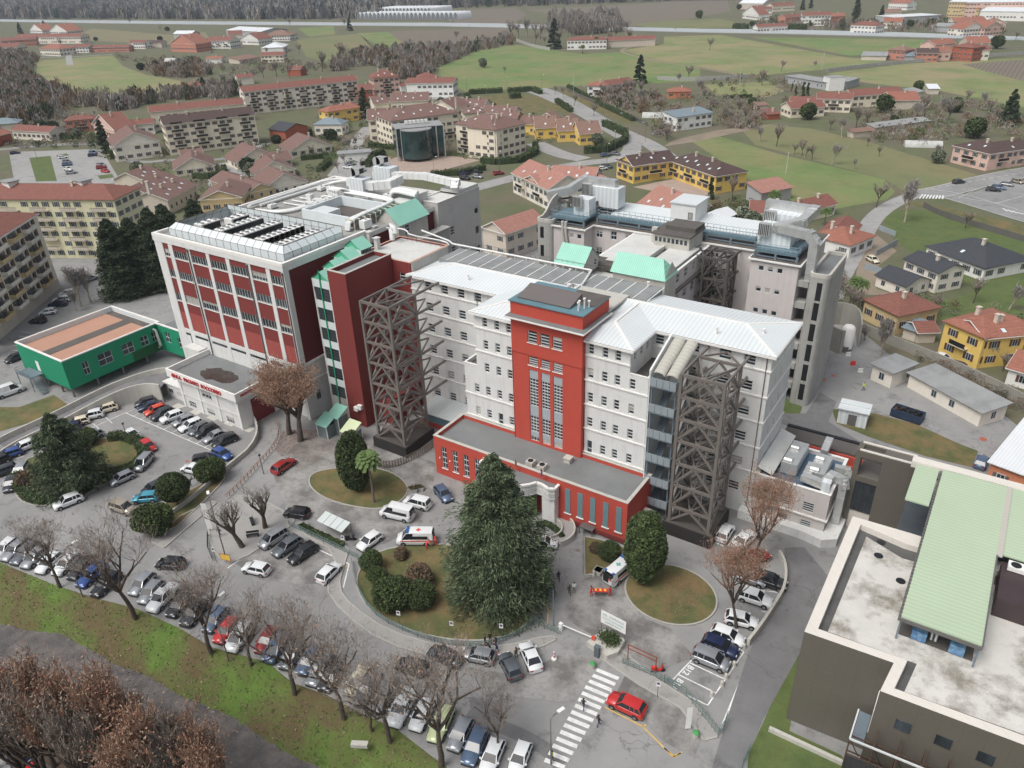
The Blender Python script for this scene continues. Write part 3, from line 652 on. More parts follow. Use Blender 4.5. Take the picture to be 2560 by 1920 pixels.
rib((XU-IN,YB-IN,zr),(XU-IN+4.7,YB-IN+4.7,zt-.05));rib((XR1+IN,YB-IN,zr),(XR1+IN-5.35,YB-IN+5.35,zt-.05));rib((XR1+IN-5.35,YB-IN+5.35,zt-.05),(XR1+IN-5.35,97,zt-.05))
part('roof_ridge_caps',m,MW['trim_white'],t,True)
m=MB();m.box(X0+1.5,97.9,26.2,-42.5,103.9,27.34,0);part('flat_roof',m,mat('roof_felt_pale',S(138,141,141),.9,.1,.3,kind='stain',amt=.4),t,True)
m=MB()
for i in range(17):x=X0+3.2+i*2.35;m.box(x,97.7,27.343,x+.14,104.0,27.40)
part('roof_battens',m,MW['trim_white'],t,True)
for x,y in((-69.2,YW),(-22.3,YW),(-57.3,YB)):
 m=MB();m.cyl(x,y-.1,.2,ZE,.07,8);part('downpipe',m,MW['steel_gray'],t,True)
for x,y,z in((-72,93.5,27.2),(-30,93.5,27.2),(-24.5,96.5,27.0),(-44.5,103,27.8),(-58.5,103.3,27.3)):
 m=MB();m.cyl(x,y,z-.9,z+.3,.14,8);m.cyl(x,y,z+.3,z+.42,.22,8);part('vent_pipe',m,MW['trim_white'],t,True)
m=MB();m.tube([(-90.5,104.3,29.2),(-84.3,104.3,28.2),(-83.5,104.3,27.75),(-55.2,104.3,27.75),(-55.0,104.1,27.75),(-53.5,98.4,27.75),(-53.5,92,27.8)],.17,8)
for i in range(12):x=-82+i*2.4;m.box(x,104.15,27.3,x+.12,104.45,27.6)
single('roof_pipe',m,MW['duct_white'], 'long white pipe along the back edge of the grey flat roof behind the red tower','pipe')
m=MB()
for i in range(30):x=-84+i*1.05;m.box(x-.02,104.85,27.3,x+.02,104.89,28.35)
for z in(27.8,28.35):m.box(-84,104.85,z,-53,104.9,z+.04)
single('roof_railing',m,MW['steel_gray'], 'thin grey railing behind the white pipe on the flat roof','railing')

# red podium
R1=MW['red_bright'];TEAL=mat('pane_teal',S(112,142,150),.3,.12,.6)
pw=[('S',-66.5+i*2.15,-65.5+i*2.15,1.5,5.55,(2,4))for i in range(5)]
t,off=block('entrance_podium', 'low bright red front block with tall narrow windows and a grey flat roof','building',-67.9,76.5,-34.2,84.36-.004,0,7.15,R1,MW['roof_felt'],pw,.62,.4,cap=MW['concrete_pale'],sill=MW['trim_white'])
for i in range(5):
 x=-43.95+i*2.03;m=MB();m.box(x,76.44,1.8,x+.82,76.52,6.1);o=part('blind_window',m,TEAL,t,True)
 m=MB();m.box(x-.15,76.32,1.66,x+1.0,76.5,1.8);q=part('sill',m,MW['trim_white'],t,True)
m=MB();m.box(-33.9,78.5,2.9,-32.2,82,3.05);part('side_canopy',m,MW['concrete_pale'],t,True)
m=MB();m.box(-42.3,76.2,.3,-34.3,76.49,1.0);part('plinth',m,MW['red_dark'],t,True)
m=MB();m.box(-41,75.3,1.1,-38.9,76.49,1.2);m.box(-41,75.3,0,-40.9,75.4,1.1);m.box(-39,75.3,0,-38.9,75.4,1.1);part('basement_canopy',m,MW['steel_gray'],t,True)
for x in(-66.9,-64.9):m=MB();m.cyl(x,76.42,3.2,3.4,.1,8);part('wall_lamp',m,MW['white_paint'],t,True)
t=thing('entrance_portico', 'curved white entrance portico with a glazed front in the middle of the red block','portico',(-51.5,76.5,0));PO=(-51.5,76.5,0)
arc=[(-51.5+4.15*math.sin(a),78.3-5.4*math.cos(a))for a in[R_(-56+112*i/16)for i in range(17)]]
base=[(-58.0,76.48),(-58.0,75.3),(-57.2,74.9),(-55.9,75.3)]+arc+[(-47.1,75.3),(-45.8,74.9),(-45.0,75.3),(-45.0,76.48)]
m=MB();m.prism(base,4.25,6.1);part('canopy',m,MW['plaster_white'],t,True)
m=MB();sm_=[(x*.985-51.5*.015,y*.96+76.48*.04)for x,y in base]
for a,b in zip(base[:-1],base[1:]):
 m.bar((a[0],a[1],6.25),(b[0],b[1],6.25),.4,.3)
part('canopy_coping',m,MW['trim_white'],t,True)
m=MB();m.prism([(x*.97-51.5*.03,y*.93+76.48*.07)for x,y in base],6.103,6.14);part('canopy_roof',m,MW['roof_felt'],t,True)
m=MB()
for z in(4.9,5.25):
 for a,b in zip(base[:-1],base[1:]):m.bar((a[0],a[1]-.02,z),(b[0],b[1]-.02,z),.08,.05)
part('canopy_grooves',m,MW['concrete'],t,True)
for s in(-1,1):
 m=MB();x=-51.5+s*5.35;m.box(x-1.05,75.35,0,x+1.05,76.48,4.247);part('pier',m,MW['plaster_white'],t,True)
arc2=[(-51.5+4.0*math.sin(a),78.4-5.2*math.cos(a))for a in[R_(-56+112*i/8)for i in range(9)]]
m=MB();
for a,b in zip(arc2[:-1],arc2[1:]):m.quad((a[0],a[1],.1),(b[0],b[1],.1),(b[0],b[1],4.1),(a[0],a[1],4.1))
part('glazing',m,mat('green_glass',(.05,.11,.035),.12,.9,.9,kind='grass',col2=S(120,150,70),amt=.7),t,True)
m=MB()
for a in arc2:m.cyl(a[0],a[1]-.03,.1,4.2,.06,6)
for z in(.1,2.3,4.15):
 for a,b in zip(arc2[:-1],arc2[1:]):m.bar((a[0],a[1]-.03,z),(b[0],b[1]-.03,z),.1,.18)
part('glazing_frame',m,MW['steel_gray'],t,True)
for i,ch in enumerate('OSPEDALE'):
 a=R_(-6+i*4.2);x,y=-51.5+4.15*math.sin(a),78.3-5.4*math.cos(a)
 text('letter',ch,.42,mat('letter_navy',S(40,60,110),.5),Matrix.Translation((x+51.5,y-.06-76.5,5.08))@Matrix.Rotation(a*.8,4,'Z')@Matrix.Rotation(R_(90),4,'X'),t,.02,.01)
m=MB();c=Vector((-46.5,73.4));
for(r0,r1,z0,z1,mi)in((5.3,5.55,0,1.0,0),(3.4,3.6,0,.8,0),(3.6,5.3,0,.35,1)):
 P_=[(c.x+r1*math.cos(a),c.y+r1*.75*math.sin(a))for a in[R_(100-130*i/14)for i in range(15)]]+[(c.x+r0*math.cos(a),c.y+r0*.75*math.sin(a))for a in[R_(-30+130*i/14)for i in range(15)]]
 m.prism(P_,z0,z1,mi)
single('access_ramp',m,[MW['concrete_pale'],MW['pavement']], 'curved grey wheelchair ramp with low walls beside the entrance portico','ramp')

# red stair tower
t=thing('stair_tower', 'tall bright red stair tower with three columns of windows in the centre of the front','tower',(-51,83.42,0));TOf=(-51,83.42,0)
xs=[(-54.2,-52.65),(-52.1,-50.6),(-50.05,-48.5)];TX0,TX1,TY,TYB=-57.07,-45.24,83.42,91.2
hU=[(a-TX0,b-TX0,z0,z1)for a,b in xs for z0,z1 in((23.85,25.75),)]
hL=[(a-TX0,b-TX0,z0,z1)for a,b in xs for z0,z1 in((20.1,21.55),(6.95,19.35))]
m=MB();m.wall((TX0,TY),(TX1,TY),21.8,27.5,hU,.2);m.wall((TX0+.01,TY+.12),(TX1-.12,TY+.12),0,21.8,[(a-.01,b-.01,c,d)for a,b,c,d in hL],.25)
m.wall((TX1,TY),(TX1,TYB),21.8,27.5);m.wall((TX1-.12,TY+.12),(TX1-.12,TYB),0,21.8);m.wall((TX0,TYB),(TX0,TY),0,27.5);m.wall((TX1,TYB),(TX0,TYB),20,27.5)
m.quad((TX0,TY,21.8),(TX0,TY+.12,21.8),(TX1,TY+.12,21.8),(TX1,TY,21.8))
part('walls',m,R1,t,True)
for a,b in xs:
 window(t,(TX0,TY),(TX1,TY),a-TX0,b-TX0,23.85,25.75,(1,4),FR,.2,MW['trim_white'],TOf)
 window(t,(TX0,TY+.12),(TX1,TY+.12),a-TX0,b-TX0,20.1,21.55,(1,4),FR,.2,MW['trim_white'],TOf)
 window(t,(TX0,TY+.12),(TX1,TY+.12),a-TX0,b-TX0,13.2,17.9,(3,9),FR,.2,None,TOf)
 window(t,(TX0,TY+.12),(TX1,TY+.12),a-TX0,b-TX0,8.6,11.4,(3,5),FR,.2,None,TOf)
 window(t,(TX0,TY+.12),(TX1,TY+.12),a-TX0,b-TX0,6.95,7.8,(3,1),FR,.2,None,TOf)
 m=MB()
 for z0,z1 in((17.9,19.35),(11.4,13.2),(7.8,8.6)):
  m.box(a+.02,TY+.22,z0+.01,b-.02,TY+.4,z1-.01)
 part('spandrel_panels',m,mat('spandrel_grey',S(168,176,182),.5,.06),t,True)
m=MB();o=1.15;m.prism([(TX0-.4,TY-o),(TX1+.8,TY-o),(TX1+.8,TYB-.4),(TX0-.4,TYB-.4)],27.5,27.72);part('cornice',m,MW['trim_white'],t,True)
m=MB();m.prism([(TX0-.3,TY-o+.1),(TX1+.7,TY-o+.1),(TX1+.7,TYB-.5),(TX0-.3,TYB-.5)],27.723,27.8);part('cornice_top',m,MW['roof_felt'],t,True)
m=MB();m.box(TX0,TY+.02,27.8,TX1,TYB,29.75);part('attic',m,R1,t,True)
m=MB();m.box(TX0-.2,TY-.2,29.753,TX1+.2,TYB+.2,29.9);part('attic_roof',m,mat('roof_slate_blue',S(98,132,142),.7,.1,.4,kind='stain',amt=.3),t,True)
m=MB();m.box(TX1-5,TY+3.2,29.903,TX1+.1,TYB+.1,29.94);part('attic_roof_felt',m,MW['roof_felt_dark'],t,True)
m=MB();m.add([(TX0+.6,TY+1.0,30.1),(TX1-2.6,TY+1.0,30.1),(TX1-2.6,TY+4.6,31.0),(TX0+.6,TY+4.6,31.0),(TX0+.6,TY+1.0,30.0),(TX1-2.6,TY+1.0,30.0),(TX1-2.6,TY+4.6,29.95),(TX0+.6,TY+4.6,29.95)],[(0,1,2,3),(4,5,1,0),(5,6,2,1),(7,4,0,3),(6,7,3,2)])
part('tilted_metal_roof',m,mat('roof_brown_corr',S(112,106,104),.6,.05,.3,kind='corrx',amt=.9,col2=S(72,68,68)),t,True)
for x,y,h in((-46.6,84.6,1.1),(-47.2,86,.7),(-46.2,85.6,1.4),(-45.9,86.4,.8)):
 m=MB();m.cyl(x,y,29.9,29.9+h,.1,8);m.cyl(x,y,29.9+h,30.1+h,.2,8);part('vent_pipe',m,MW['trim_white'],t,True)
m=MB();m.box(-54.2,91.3,27.3,-45.3,98,27.62);single('roof_slab',m,MW['concrete_pale'], 'weathered pale concrete roof slab just behind the red stair tower','roof slab')
m=MB();m.tube([(-53.5,93,28.3),(-53.3,92.2,28.9),(-52.6,91.6,29.4)],.15,8);m.cyl(-52.6,92.6,27.6,29.9,.35,12);m.box(-51.6,93,27.6,-50.2,94.4,28.5);m.tube([(-52.2,92.8,28),(-52,92.8,30),(-50.6,92.8,30),(-50.4,92.8,28)],.12,8)
single('roof_vent',m,MW['duct_white'], 'small white vents and bent pipes on the slab behind the red tower','vent')
def ac_unit(loc,rz,label,big=False,group=None):
 t=thing('air_conditioner',label,'air conditioner',loc,rz,group)
 m=MB();w,d,h=(1.5,.7,1.7)if big else(1.2,1.2,.75);m.box(-w/2,-d/2,.1,w/2,d/2,h);m.box(-w/2,-d/2,0,-w/2+.15,d/2,.1);m.box(w/2-.15,-d/2,0,w/2,d/2,.1);part('casing',m,MW['trim_white']if big else MW['concrete_pale'],t)
 if big:
  for z in(.5,1.2):m=MB();m.cylh((-.1,-d/2-.02,z),(-.1,-d/2-.05,z),.32,14);part('fan',m,MW['black_metal'],t)
 else:m=MB();m.cyl(0,0,h,h+.08,.42,14);part('fan',m,MW['black_metal'],t)
 return t
ac_unit((-50.9,78.3,6.55),0, 'left of two square roof fans behind the red parapet',group='roof fans');ac_unit((-48.9,78.3,6.55),0, 'right of two square roof fans behind the red parapet',group='roof fans')
ac_unit((-39.9,88.6,21.65),R_(90), 'white double fan air conditioner on the small roof terrace',True)
m=MB();m.box(-47,81.3,6.53,-46,82.3,7.3);m.prism([(-47.1,81.2),(-45.9,81.2),(-45.9,82.4),(-47.1,82.4)],7.303,7.4);single('roof_cowl',m,MW['concrete_pale'], 'grey boxy cowl on the podium roof at the foot of the red tower','vent')
for x,cs,lb in((-55.6,((20,40,110),(20,40,110),(230,200,60)), 'dark blue flag on a pole above the red parapet'),(-51.8,((0,130,70),(240,240,240),(200,40,50)), 'green white and red flag on a pole above the parapet'),(-47.4,((30,50,120),(230,230,230),(200,50,50)), 'blue and red regional flag hanging over the parapet')):
 t=thing('flag',lb,'flag',(x,76.3,6.4),group='flags on the red parapet');m=MB();m.bar((0,0,0),(0,-.7,2.4),.06);part('pole',m,MW['steel_gray'],t)
 m=MB()
 for i,c_ in enumerate(cs):m.box(-.05-.0,-.75+.12*i,1.0+.1*i,.05,-.63+.12*i,2.2-.1*i,i)
 part('cloth',m,[mat('flag_%d_%d_%d'%c_,S(*c_),.8)for c_ in cs],t)

# fire escape
t=thing('fire_escape', 'blue grey steel fire escape with six landings on the right of the white facade','fire escape',(-33.5,85,0))
m=MB()
for x,y in((-34.9,84.0),(-34.9,88.2),(-31.6,84.2),(-31.6,88.2)):m.box(x-.1,y-.1,0,x+.1,y+.1,23.4)
part('posts',m,MW['steel_blue'],t,True)
m=MB();m.box(-35.35,83.9,0,-35.2,88.6,23.9);part('side_wall',m,MW['duct_white'],t,True)
for k,z in enumerate((2.6,6.2,10.0,14.0,18.0,22.0)):
 m=MB();m.box(-35.0,83.4,z-.12,-31.3,85.3,z);part('landing',m,MW['steel_blue'],t,True)
 m=MB()
 for i in range(4):m.box(-34.95+i*.92,83.4,z+.05,-34.95+i*.92+.86,83.45,z+1.25)
 m.box(-31.35,83.5,z+.05,-31.3,85.2,z+1.25);m.box(-35.0,83.38,z+1.25,-31.3,83.46,z+1.33)
 part('guard_panel',m,mat('panel_blue',S(148,158,164),.5,.08),t,True)
 if k:
  zb=(2.6,6.2,10.0,14.0,18.0,22.0)[k-1];m=MB()
  for i in range(14):f=i/14;m.box(-34.4+.0,85.3+2.6*f,zb+(z-zb)*f*.5,-33.4,85.3+2.6*f+.28,zb+(z-zb)*f*.5+.05);m.box(-33.0,87.9-2.6*f,(z+zb)/2+(z-zb)*f*.5,-32.0,87.9-2.6*f+.28,(z+zb)/2+(z-zb)*f*.5+.05)
  for x in(-34.45,-33.35):m.bar((x,85.3,zb),(x,88,(z+zb)/2),.08,.3)
  for x in(-33.05,-31.95):m.bar((x,88,(z+zb)/2),(x,85.3,z),.08,.3)
  part('stair_flight',m,MW['steel_blue'],t,True)
for x0,lbl in((-34.95,0),(-33.1,1)):
 m=MB();n=8
 A_=[(x0+.85-.85*math.cos(math.pi*i/n),84.0,23.4+.55*math.sin(math.pi*i/n))for i in range(n+1)];B_=[(x,90.6,z+2.4)for x,y,z in A_]
 m.add(A_+B_,[(i,i+1,n+2+i,n+1+i)for i in range(n)],0,True);m.add([(x,y,z-.06)for x,y,z in A_+B_],[(i+1,i,n+1+i,n+2+i)for i in range(n)],0,True)
 part('barrel_canopy',m,mat('canopy_poly',S(186,184,174),.35,.08,.5,kind='corry',amt=.5,col2=S(160,160,152)),t,True)
m=MB();m.add([(-35.4,84,22.4),(-35.15,84,22.4),(-35.15,90.6,25.6),(-35.4,90.6,25.6),(-35.4,84,24.0),(-35.15,84,24.0),(-35.15,90.6,26.6),(-35.4,90.6,26.6)],[(0,1,5,4),(1,2,6,5),(2,3,7,6),(3,0,4,7),(4,5,6,7)]);part('side_panel',m,MW['duct_white'],t,True)

# steel truss towers
def exo(name_lbl,x0,y0,x1,y1,levels,arm_to,base,mt,base_box=True,xarm=None):
 t=thing('truss_tower',name_lbl,'truss tower',((x0+x1)/2,(y0+y1)/2,0),group='steel bracing towers')
 C=[(x0,y0),(x1,y0),(x1,y1),(x0,y1)];z1=levels[-1];xm,ym=(x0+x1)/2,(y0+y1)/2
 for(x,y)in C:
  m=MB();m.box(x-.2,y-.2,base,x+.2,y+.2,z1+.15);part('column',m,mt,t,True)
 zz=[base]+list(levels)
 for k,z in enumerate(levels):
  m=MB()
  for i in range(4):
   a,b=C[i],C[(i+1)%4];m.bar((*a,z),(*b,z),.24,.42)
  m.bar((x0,y1,z),(xm,y0,z),.2,.24);m.bar((x1,y1,z),(xm,y0,z),.2,.24);m.bar((xm,y1,z),(xm,y0,z),.16,.2)
  part('ring_beam',m,mt,t,True)
  zb=zz[k];m=MB()
  for i in range(4):
   a,b=Vector((*C[i],0)),Vector((*C[(i+1)%4],0));mid=(a+b)/2
   lo=a if k%2==0 else b;hi=b if k%2==0 else a
   m.bar((a.x,a.y,zb+.1),(mid.x,mid.y,z-.1),.28);m.bar((b.x,b.y,zb+.1),(mid.x,mid.y,z-.1),.28)
   if i<2:m.bar(((a.x*3+b.x)/4,(a.y*3+b.y)/4,z-.1),((a.x+mid.x)/2,(a.y+mid.y)/2,(z+zb)/2),.14);m.bar(((a.x+b.x*3)/4,(a.y+b.y*3)/4,z-.1),((b.x+mid.x)/2,(b.y+mid.y)/2,(z+zb)/2),.14)
  m.bar((x0,y0,zb),(x1,y1,z),.16);m.bar((x1,y0,z),(x0,y1,zb),.16)
  part('diagonal_braces',m,mt,t,True)
  m=MB()
  if arm_to is not None and k>0:
   m.bar((x0,y1,z),(x0,arm_to,z),.3,.34);m.bar((x1,y1,z),(x1,arm_to,z),.3,.34);m.bar((x0,y1,z),(xm,arm_to-.4,z),.22,.24);m.bar((x1,y1,z),(xm,arm_to-.4,z),.22,.24)
   part('link_arms',m,mt,t,True)
  if xarm is not None and k>0:
   m=MB();m.bar((x0,y0,z),(xarm,y0+.2,z),.36,.4);m.bar((x0,y1,z),(xarm,y0+1.4,z),.3,.34);m.bar((x0,y0,z),(xarm+.3,y1,z),.3,.34);part('link_arms',m,mt,t,True)
 if base_box:
  m=MB();bx=.75;m.box(x0-bx,y0-bx,0,x1+bx,y1+bx,base);part('base_screen',m,MW['dark_net'],t,True)
  m=MB();m.box(x0-.5,y0-.5,base+.003,x1+.5,y1+.5,base+.05);part('base_plate',m,MW['steel_brown'],t,True)
 return t
exo('grey steel truss tower standing left of the red entrance block, arms reaching the white facade',-81.3,77.8,-75.5,83.8,[4.5,8.6,12.4,16.2,19.9,23.4,26.7],90.0,1.9,MW['truss_gray'])
exo('grey steel truss tower at the right end of the white facade beside the fire escape',-30.3,82.3,-24.6,88.2,[4.6,8.3,11.9,15.5,18.9,22.2,25.4],93.6-2.0,2.0,MW['truss_gray'])
exo('dark brown steel truss tower in the rear courtyard behind the white metal roof',-43.6,124.4,-39.2,128.8,[6,10,14,18,21.8,25.6],130.6,.4,MW['steel_brown'],False,-46.2)
t=exo('brown steel truss head rising over the rear left rooftop beside the concrete stair shaft',-76.6,134.6,-71.6,139.6,[25.9,28.6],None,24.5,MW['steel_brown'],False,-79.5)

# dark red side tower, glass stair, recessed dark red wall
RD=MW['red_dark']
block('lift_tower', 'plain dark red tower with a sunken grey roof left of the truss tower','tower',-91.3,80.9,-87.2,92.0,0,29.0,RD,MW['roof_felt'],(),.7,.35,cap=MW['concrete_pale'])
t,off=block('linking_wing', 'dark red linking wing with windows and a white flat roof beside the lift tower','building',-94.4,92.1,-83.2,102.6,0,28.0,RD,MW['roof_pale'],[('S',-89.8+3.9*0,-88.5,z-1.7,z,(1,3))for z in(25.9,)]+[('S',-85.8,-84.5,z-1.7,z,(1,3))for z in(25.9,21.9,17.9,13.8,9.6)],.25,.2,cap=mat('coping_salmon',S(206,160,142),.8))
m=MB();m.box(-83.196,92.3,25.5,-83.0,102.4,28.0);part('side_wall_stained',m,MW['concrete_pale'],t,True)
m=MB();m.box(-87.6,84.0,0,-83.6,91.9,5.0,0);single('low_red_annex',m,RD, 'low dark red annex wall at the foot of the left truss tower','annex')
m=MB();m.add([(-79.5,86.5,3.0),(-68.2,86.5,3.0),(-68.2,91.7,3.6),(-79.5,91.7,3.6),(-79.5,86.5,2.85),(-68.2,86.5,2.85),(-68.2,91.7,3.45),(-79.5,91.7,3.45)],[(0,1,2,3),(4,5,1,0),(5,6,2,1),(7,4,0,3)]);m.box(-79.2,87,0,-79.0,91.7,2.9,1);m.box(-68.6,87,0,-68.4,91.7,2.9,1);m.box(-79,87,0,-68.6,87.1,1.0,1);m.box(-79,87.02,1,-68.6,87.08,2.85,2)
single('glazed_porch',m,[MW['roof_metal_x'],R1,TEAL], 'low porch with white corrugated roof and glazed wall behind the left truss tower','porch')
t=thing('glazed_staircase', 'slim glazed staircase with stepped green gabled roof lights between the two dark red walls','staircase',(-93.5,81,0))
m=MB();m.box(-95.2,81.0,0,-91.35,96,26.4);part('walls',m,MW['concrete_pale'],t,True)
for z in range(6):
 zz=4.6+z*3.72;window(t,(-95.2,80.98),(-91.35,80.98),.25,3.6,zz,zz+2.3,(9,4),MW['frame_dark'],.0,None,(-93.5,81,0))
 m=MB();m.box(-95.2,80.93,zz+2.3,-91.35,80.99,zz+3.72-.02);part('white_band',m,mat('white_ribbed',S(220,228,228),.5,.04,.4,kind='corrx',amt=1.8,col2=S(180,190,192)),t,True)
m=MB();m.box(-93.42,80.78,1,-93.2,80.92,28.6);part('green_rail',m,MW['teal_paint'],t,True)
for x in(-95.25,-91.4):m=MB();m.box(x,80.85,0,x+.15,81.0,27);part('edge_post',m,MW['trim_white'],t,True)
for k in range(4):
 y=81.0+k*2.7;zb=26.5+k*1.0;x0,x1=-95.3,-91.3;xm=(x0+x1)/2;d=2.7
 m=MB();m.box(x0+.1,y,zb-2,x1-.1,y+d,zb+.4);part('dormer_wall',m,MW['frame_white'],t,True)
 m=MB()
 for i in range(7):m.box(x1-.09,y+.15+i*.36,zb-.9,x1-.05,y+.4+i*.36,zb+.3)
 part('dormer_glass',m,glass(),t,True)
 m=MB();z1=zb+1.9
 m.quad((x0-.2,y-.2,zb+.4),(xm,y-.2,z1),(xm,y+d+.1,z1),(x0-.2,y+d+.1,zb+.4));m.quad((xm,y-.2,z1),(x1+.2,y-.2,zb+.4),(x1+.2,y+d+.1,zb+.4),(xm,y+d+.1,z1));part('green_roof',m,MW['copper_green_y'],t,True)
 m=MB();m.add([(x0,y,zb+.4),(x1,y,zb+.4),(xm,y,z1-.15)],[(0,1,2)]);part('green_gable',m,mat('teal_striped',S(52,168,128),.6,.06,.4,kind='corrx',amt=2.2,col2=S(170,210,190)),t,True)
for i,(x,y,z,lb)in enumerate(((-90.6,77.6,3.6, 'green roofed glazed doorway nearer the lift tower'),(-91.6,75.6,2.6, 'smaller green roofed glazed doorway with a dark red gable'),(-86.2,76.2,2.5, 'small pale green canopy on white posts at the foot of the lift tower'))):
 t=thing('entrance_canopy',lb,'canopy',(x,y,0));m=MB()
 for dx in(-1.2,1.2):
  for dy in(-1.2,1.2):m.box(dx-.05,dy-.05,0,dx+.05,dy+.05,z)
 part('posts',m,MW['white_paint'],t)
 m=MB();
 for dx in(-1.2,1.2):m.box(dx-.02,-1.15,.1,dx+.02,1.15,z-.1)
 m.box(-1.15,-1.22,.1,1.15,-1.18,z-.1 if i<2 else 1.0)
 part('glass',m,mat('pale_glass',(.16,.2,.2),.15,.3),t)
 m=MB();m.quad((-1.4,-1.4,z),(1.4,-1.4,z),(1.4,1.3,z+1.2),(-1.4,1.3,z+1.2));m.quad((-1.4,-1.4,z-.1),(-1.4,1.3,z+1.1),(1.4,1.3,z+1.1),(1.4,-1.4,z-.1));part('roof',m,MW['copper_green']if i<2 else mat('pale_green_glass',S(206,218,178),.4,.05),t)
 if i<2:m=MB();m.add([(-1.21,-1.2,z),(-1.21,1.2,z+1.05),(-1.21,1.2,z)],[(0,1,2),(2,1,0)]);part('gable',m,MW['teal_paint']if i==0 else RD,t)
for k,(x,z)in enumerate(((-88.9,3.6),(-88.0,4.2))):
 m=MB();m.box(x-.45,80.3,z-.4,x+.45,80.85,z+.4);single('wall_air_conditioner',m,MW['white_paint'],['lower small wall air conditioner at the foot of the dark red tower', 'upper wall air conditioner at the foot of the dark red tower'][k],'air conditioner',group='wall air conditioners')

# big red and white block
BX0,BX1,BY,BZ=-133.3,-97.9,77.5,29.5
t=thing('ward_block', 'large block with a white grid of pilasters filled with dark red panels and window strips','building',((BX0+BX1)/2,BY,0));off=((BX0+BX1)/2,BY,0)
cols=[(-130.9,-129.2),(-128.0,-123.8),(-122.8,-118.2),(-117.3,-112.8),(-111.8,-107.3),(-106.3,-102.4),(-101.4,-98.6)]
m=MB();m.box(BX0,BY+.5,0,BX1-.35,125,BZ-.9);m.box(BX0-.15,BY-.1,BZ-.9,BX1+.1,125,BZ-.02);part('walls',m,MW['plaster_white'],t,True)
m=MB();prev=BX0
for a,b in cols+[(BX1,None)]:
 m.box(prev,BY,0,a,BY+.498,BZ-.9);prev=b
m.box(BX1-.9+.003,BY+.5,10.8,BX1,BY+1.1,BZ-.9)
part('pilasters',m,MW['plaster_white'],t,True)
winz=[(25.9,27.4),(21.75,23.3),(17.0,18.6)]
for ci,(a,b)in enumerate(cols):
 h=[(0,b-a,z0,z1)for z0,z1 in winz]
 m=MB();m.wall((a,BY+.12),(b,BY+.12),11.1,28.6,h,.2);part('red_infill',m,MW['red_dark'],t,True)
 m=MB();m.box(a,BY+.08,11.2,b,BY+.119,14.6+.3*math.sin(ci*2));part('lower_red_panel',m,MW['red_light'],t,True)
 for z0,z1 in winz:
  n=max(2,round((b-a)/.72));window(t,(a,BY+.12),(b,BY+.12),.02,b-a-.02,z0,z1,(n,1),FR,.12,None,off)
  m=MB();m.box(a,BY+.02,z0-.12,b,BY+.3,z0);part('sill',m,MW['trim_white'],t,True)
 m=MB();m.box(a,BY+.05,5.8,b,BY+.12,10.3);m.box(a,BY+.002,10.3,b,BY+.12,11.1);part('white_panel',m,MW['plaster_white'],t,True)
 m=MB();m.box(a+.15,BY+.02,9.7,b-.1,BY+.06,10.15);m.box(b-.3,BY+.02,7,b-.1,BY+.06,9.7)if ci in(0,6)else None;part('slot_window',m,glass(),t,True)
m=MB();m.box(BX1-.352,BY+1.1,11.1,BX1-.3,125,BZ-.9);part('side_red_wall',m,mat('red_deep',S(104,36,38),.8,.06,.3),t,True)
m=MB();m.box(BX1-.352,BY+.5,0,BX1,86,11.09);m.box(BX1,BY+.6,7.2,BX1+.12,86,7.5);m.box(BX1,BY+.6,10.6,BX1+.12,86,11.0);part('side_base_wall',m,MW['plaster_white'],t,True)
for x in(-123.3,-107.0,-98.2):m=MB();m.cyl(x,BY-.12,5.5,BZ-1.4,.11,8);m.cyl(x,BY-.12,BZ-1.5,BZ-1.1,.2,8);part('downpipe',m,MW['steel_gray'],t,True)
m=MB();m.box(BX0,BY,BZ-.02,BX1,125,BZ);part('roof',m,mat('tech_roof',S(158,158,154),.9,.1,.3,kind='stain',amt=.7,col2=S(112,110,106)),t,True)
m=MB();w=.5
for q in((BX0-.1,BY-.1,BX1+.1,BY+w),(BX0-.1,124.5,BX1+.1,125.1),(BX0-.1,BY+w,BX0+w,124.5),(BX1-w,BY+w,BX1+.1,97.5)):m.box(q[0],q[1],BZ+.003,q[2],q[3],BZ+.55)
part('parapet',m,MW['trim_white'],t,True)
m=MB();m.box(-98.25,78.8,3.4,-97.85,79.0,5.8);window(t,(BX1,BY),(BX1,90),2.2,3.3,3.2,5.2,(2,1),FR,-.01,None,off)
t=thing('chiller_screen', 'pale translucent screen wall around the rooftop chillers of the red and white block','screen',(-113,79,BZ));FX0,FX1,FY0,FY1=-130.0,-98.9,79.0,92.6
fg=MB();rb_=MB()
def scr(a,b,inward,slope=True):
 a=Vector(a);b=Vector(b);n=max(2,round((b-a).length/2.0));iw=Vector(inward)
 for i in range(n):
  p,q=a.lerp(b,i/n),a.lerp(b,(i+1)/n);s_=iw*(1.1 if slope else 0)
  pe=p+(b-a).normalized()*0;z0,z1,z2=BZ+.1,BZ+1.5,BZ+2.5
  fg.quad((p.x,p.y,z0),(q.x,q.y,z0),(q.x,q.y,z1),(p.x,p.y,z1))
  ps,qs=p+s_,q+s_
  if slope:
   if i==0:ps=p+iw*1.1+(b-a).normalized()*1.1
   if i==n-1:qs=q+iw*1.1-(b-a).normalized()*1.1
  fg.quad((p.x,p.y,z1),(q.x,q.y,z1),(qs.x,qs.y,z2),(ps.x,ps.y,z2))
  rb_.bar((p.x,p.y,z0),(p.x,p.y,z1),.07);rb_.bar((p.x,p.y,z1),(ps.x,ps.y,z2),.07);rb_.bar((p.x,p.y,z1),(q.x,q.y,z1),.05);rb_.bar((ps.x,ps.y,z2),(qs.x,qs.y,z2),.09)
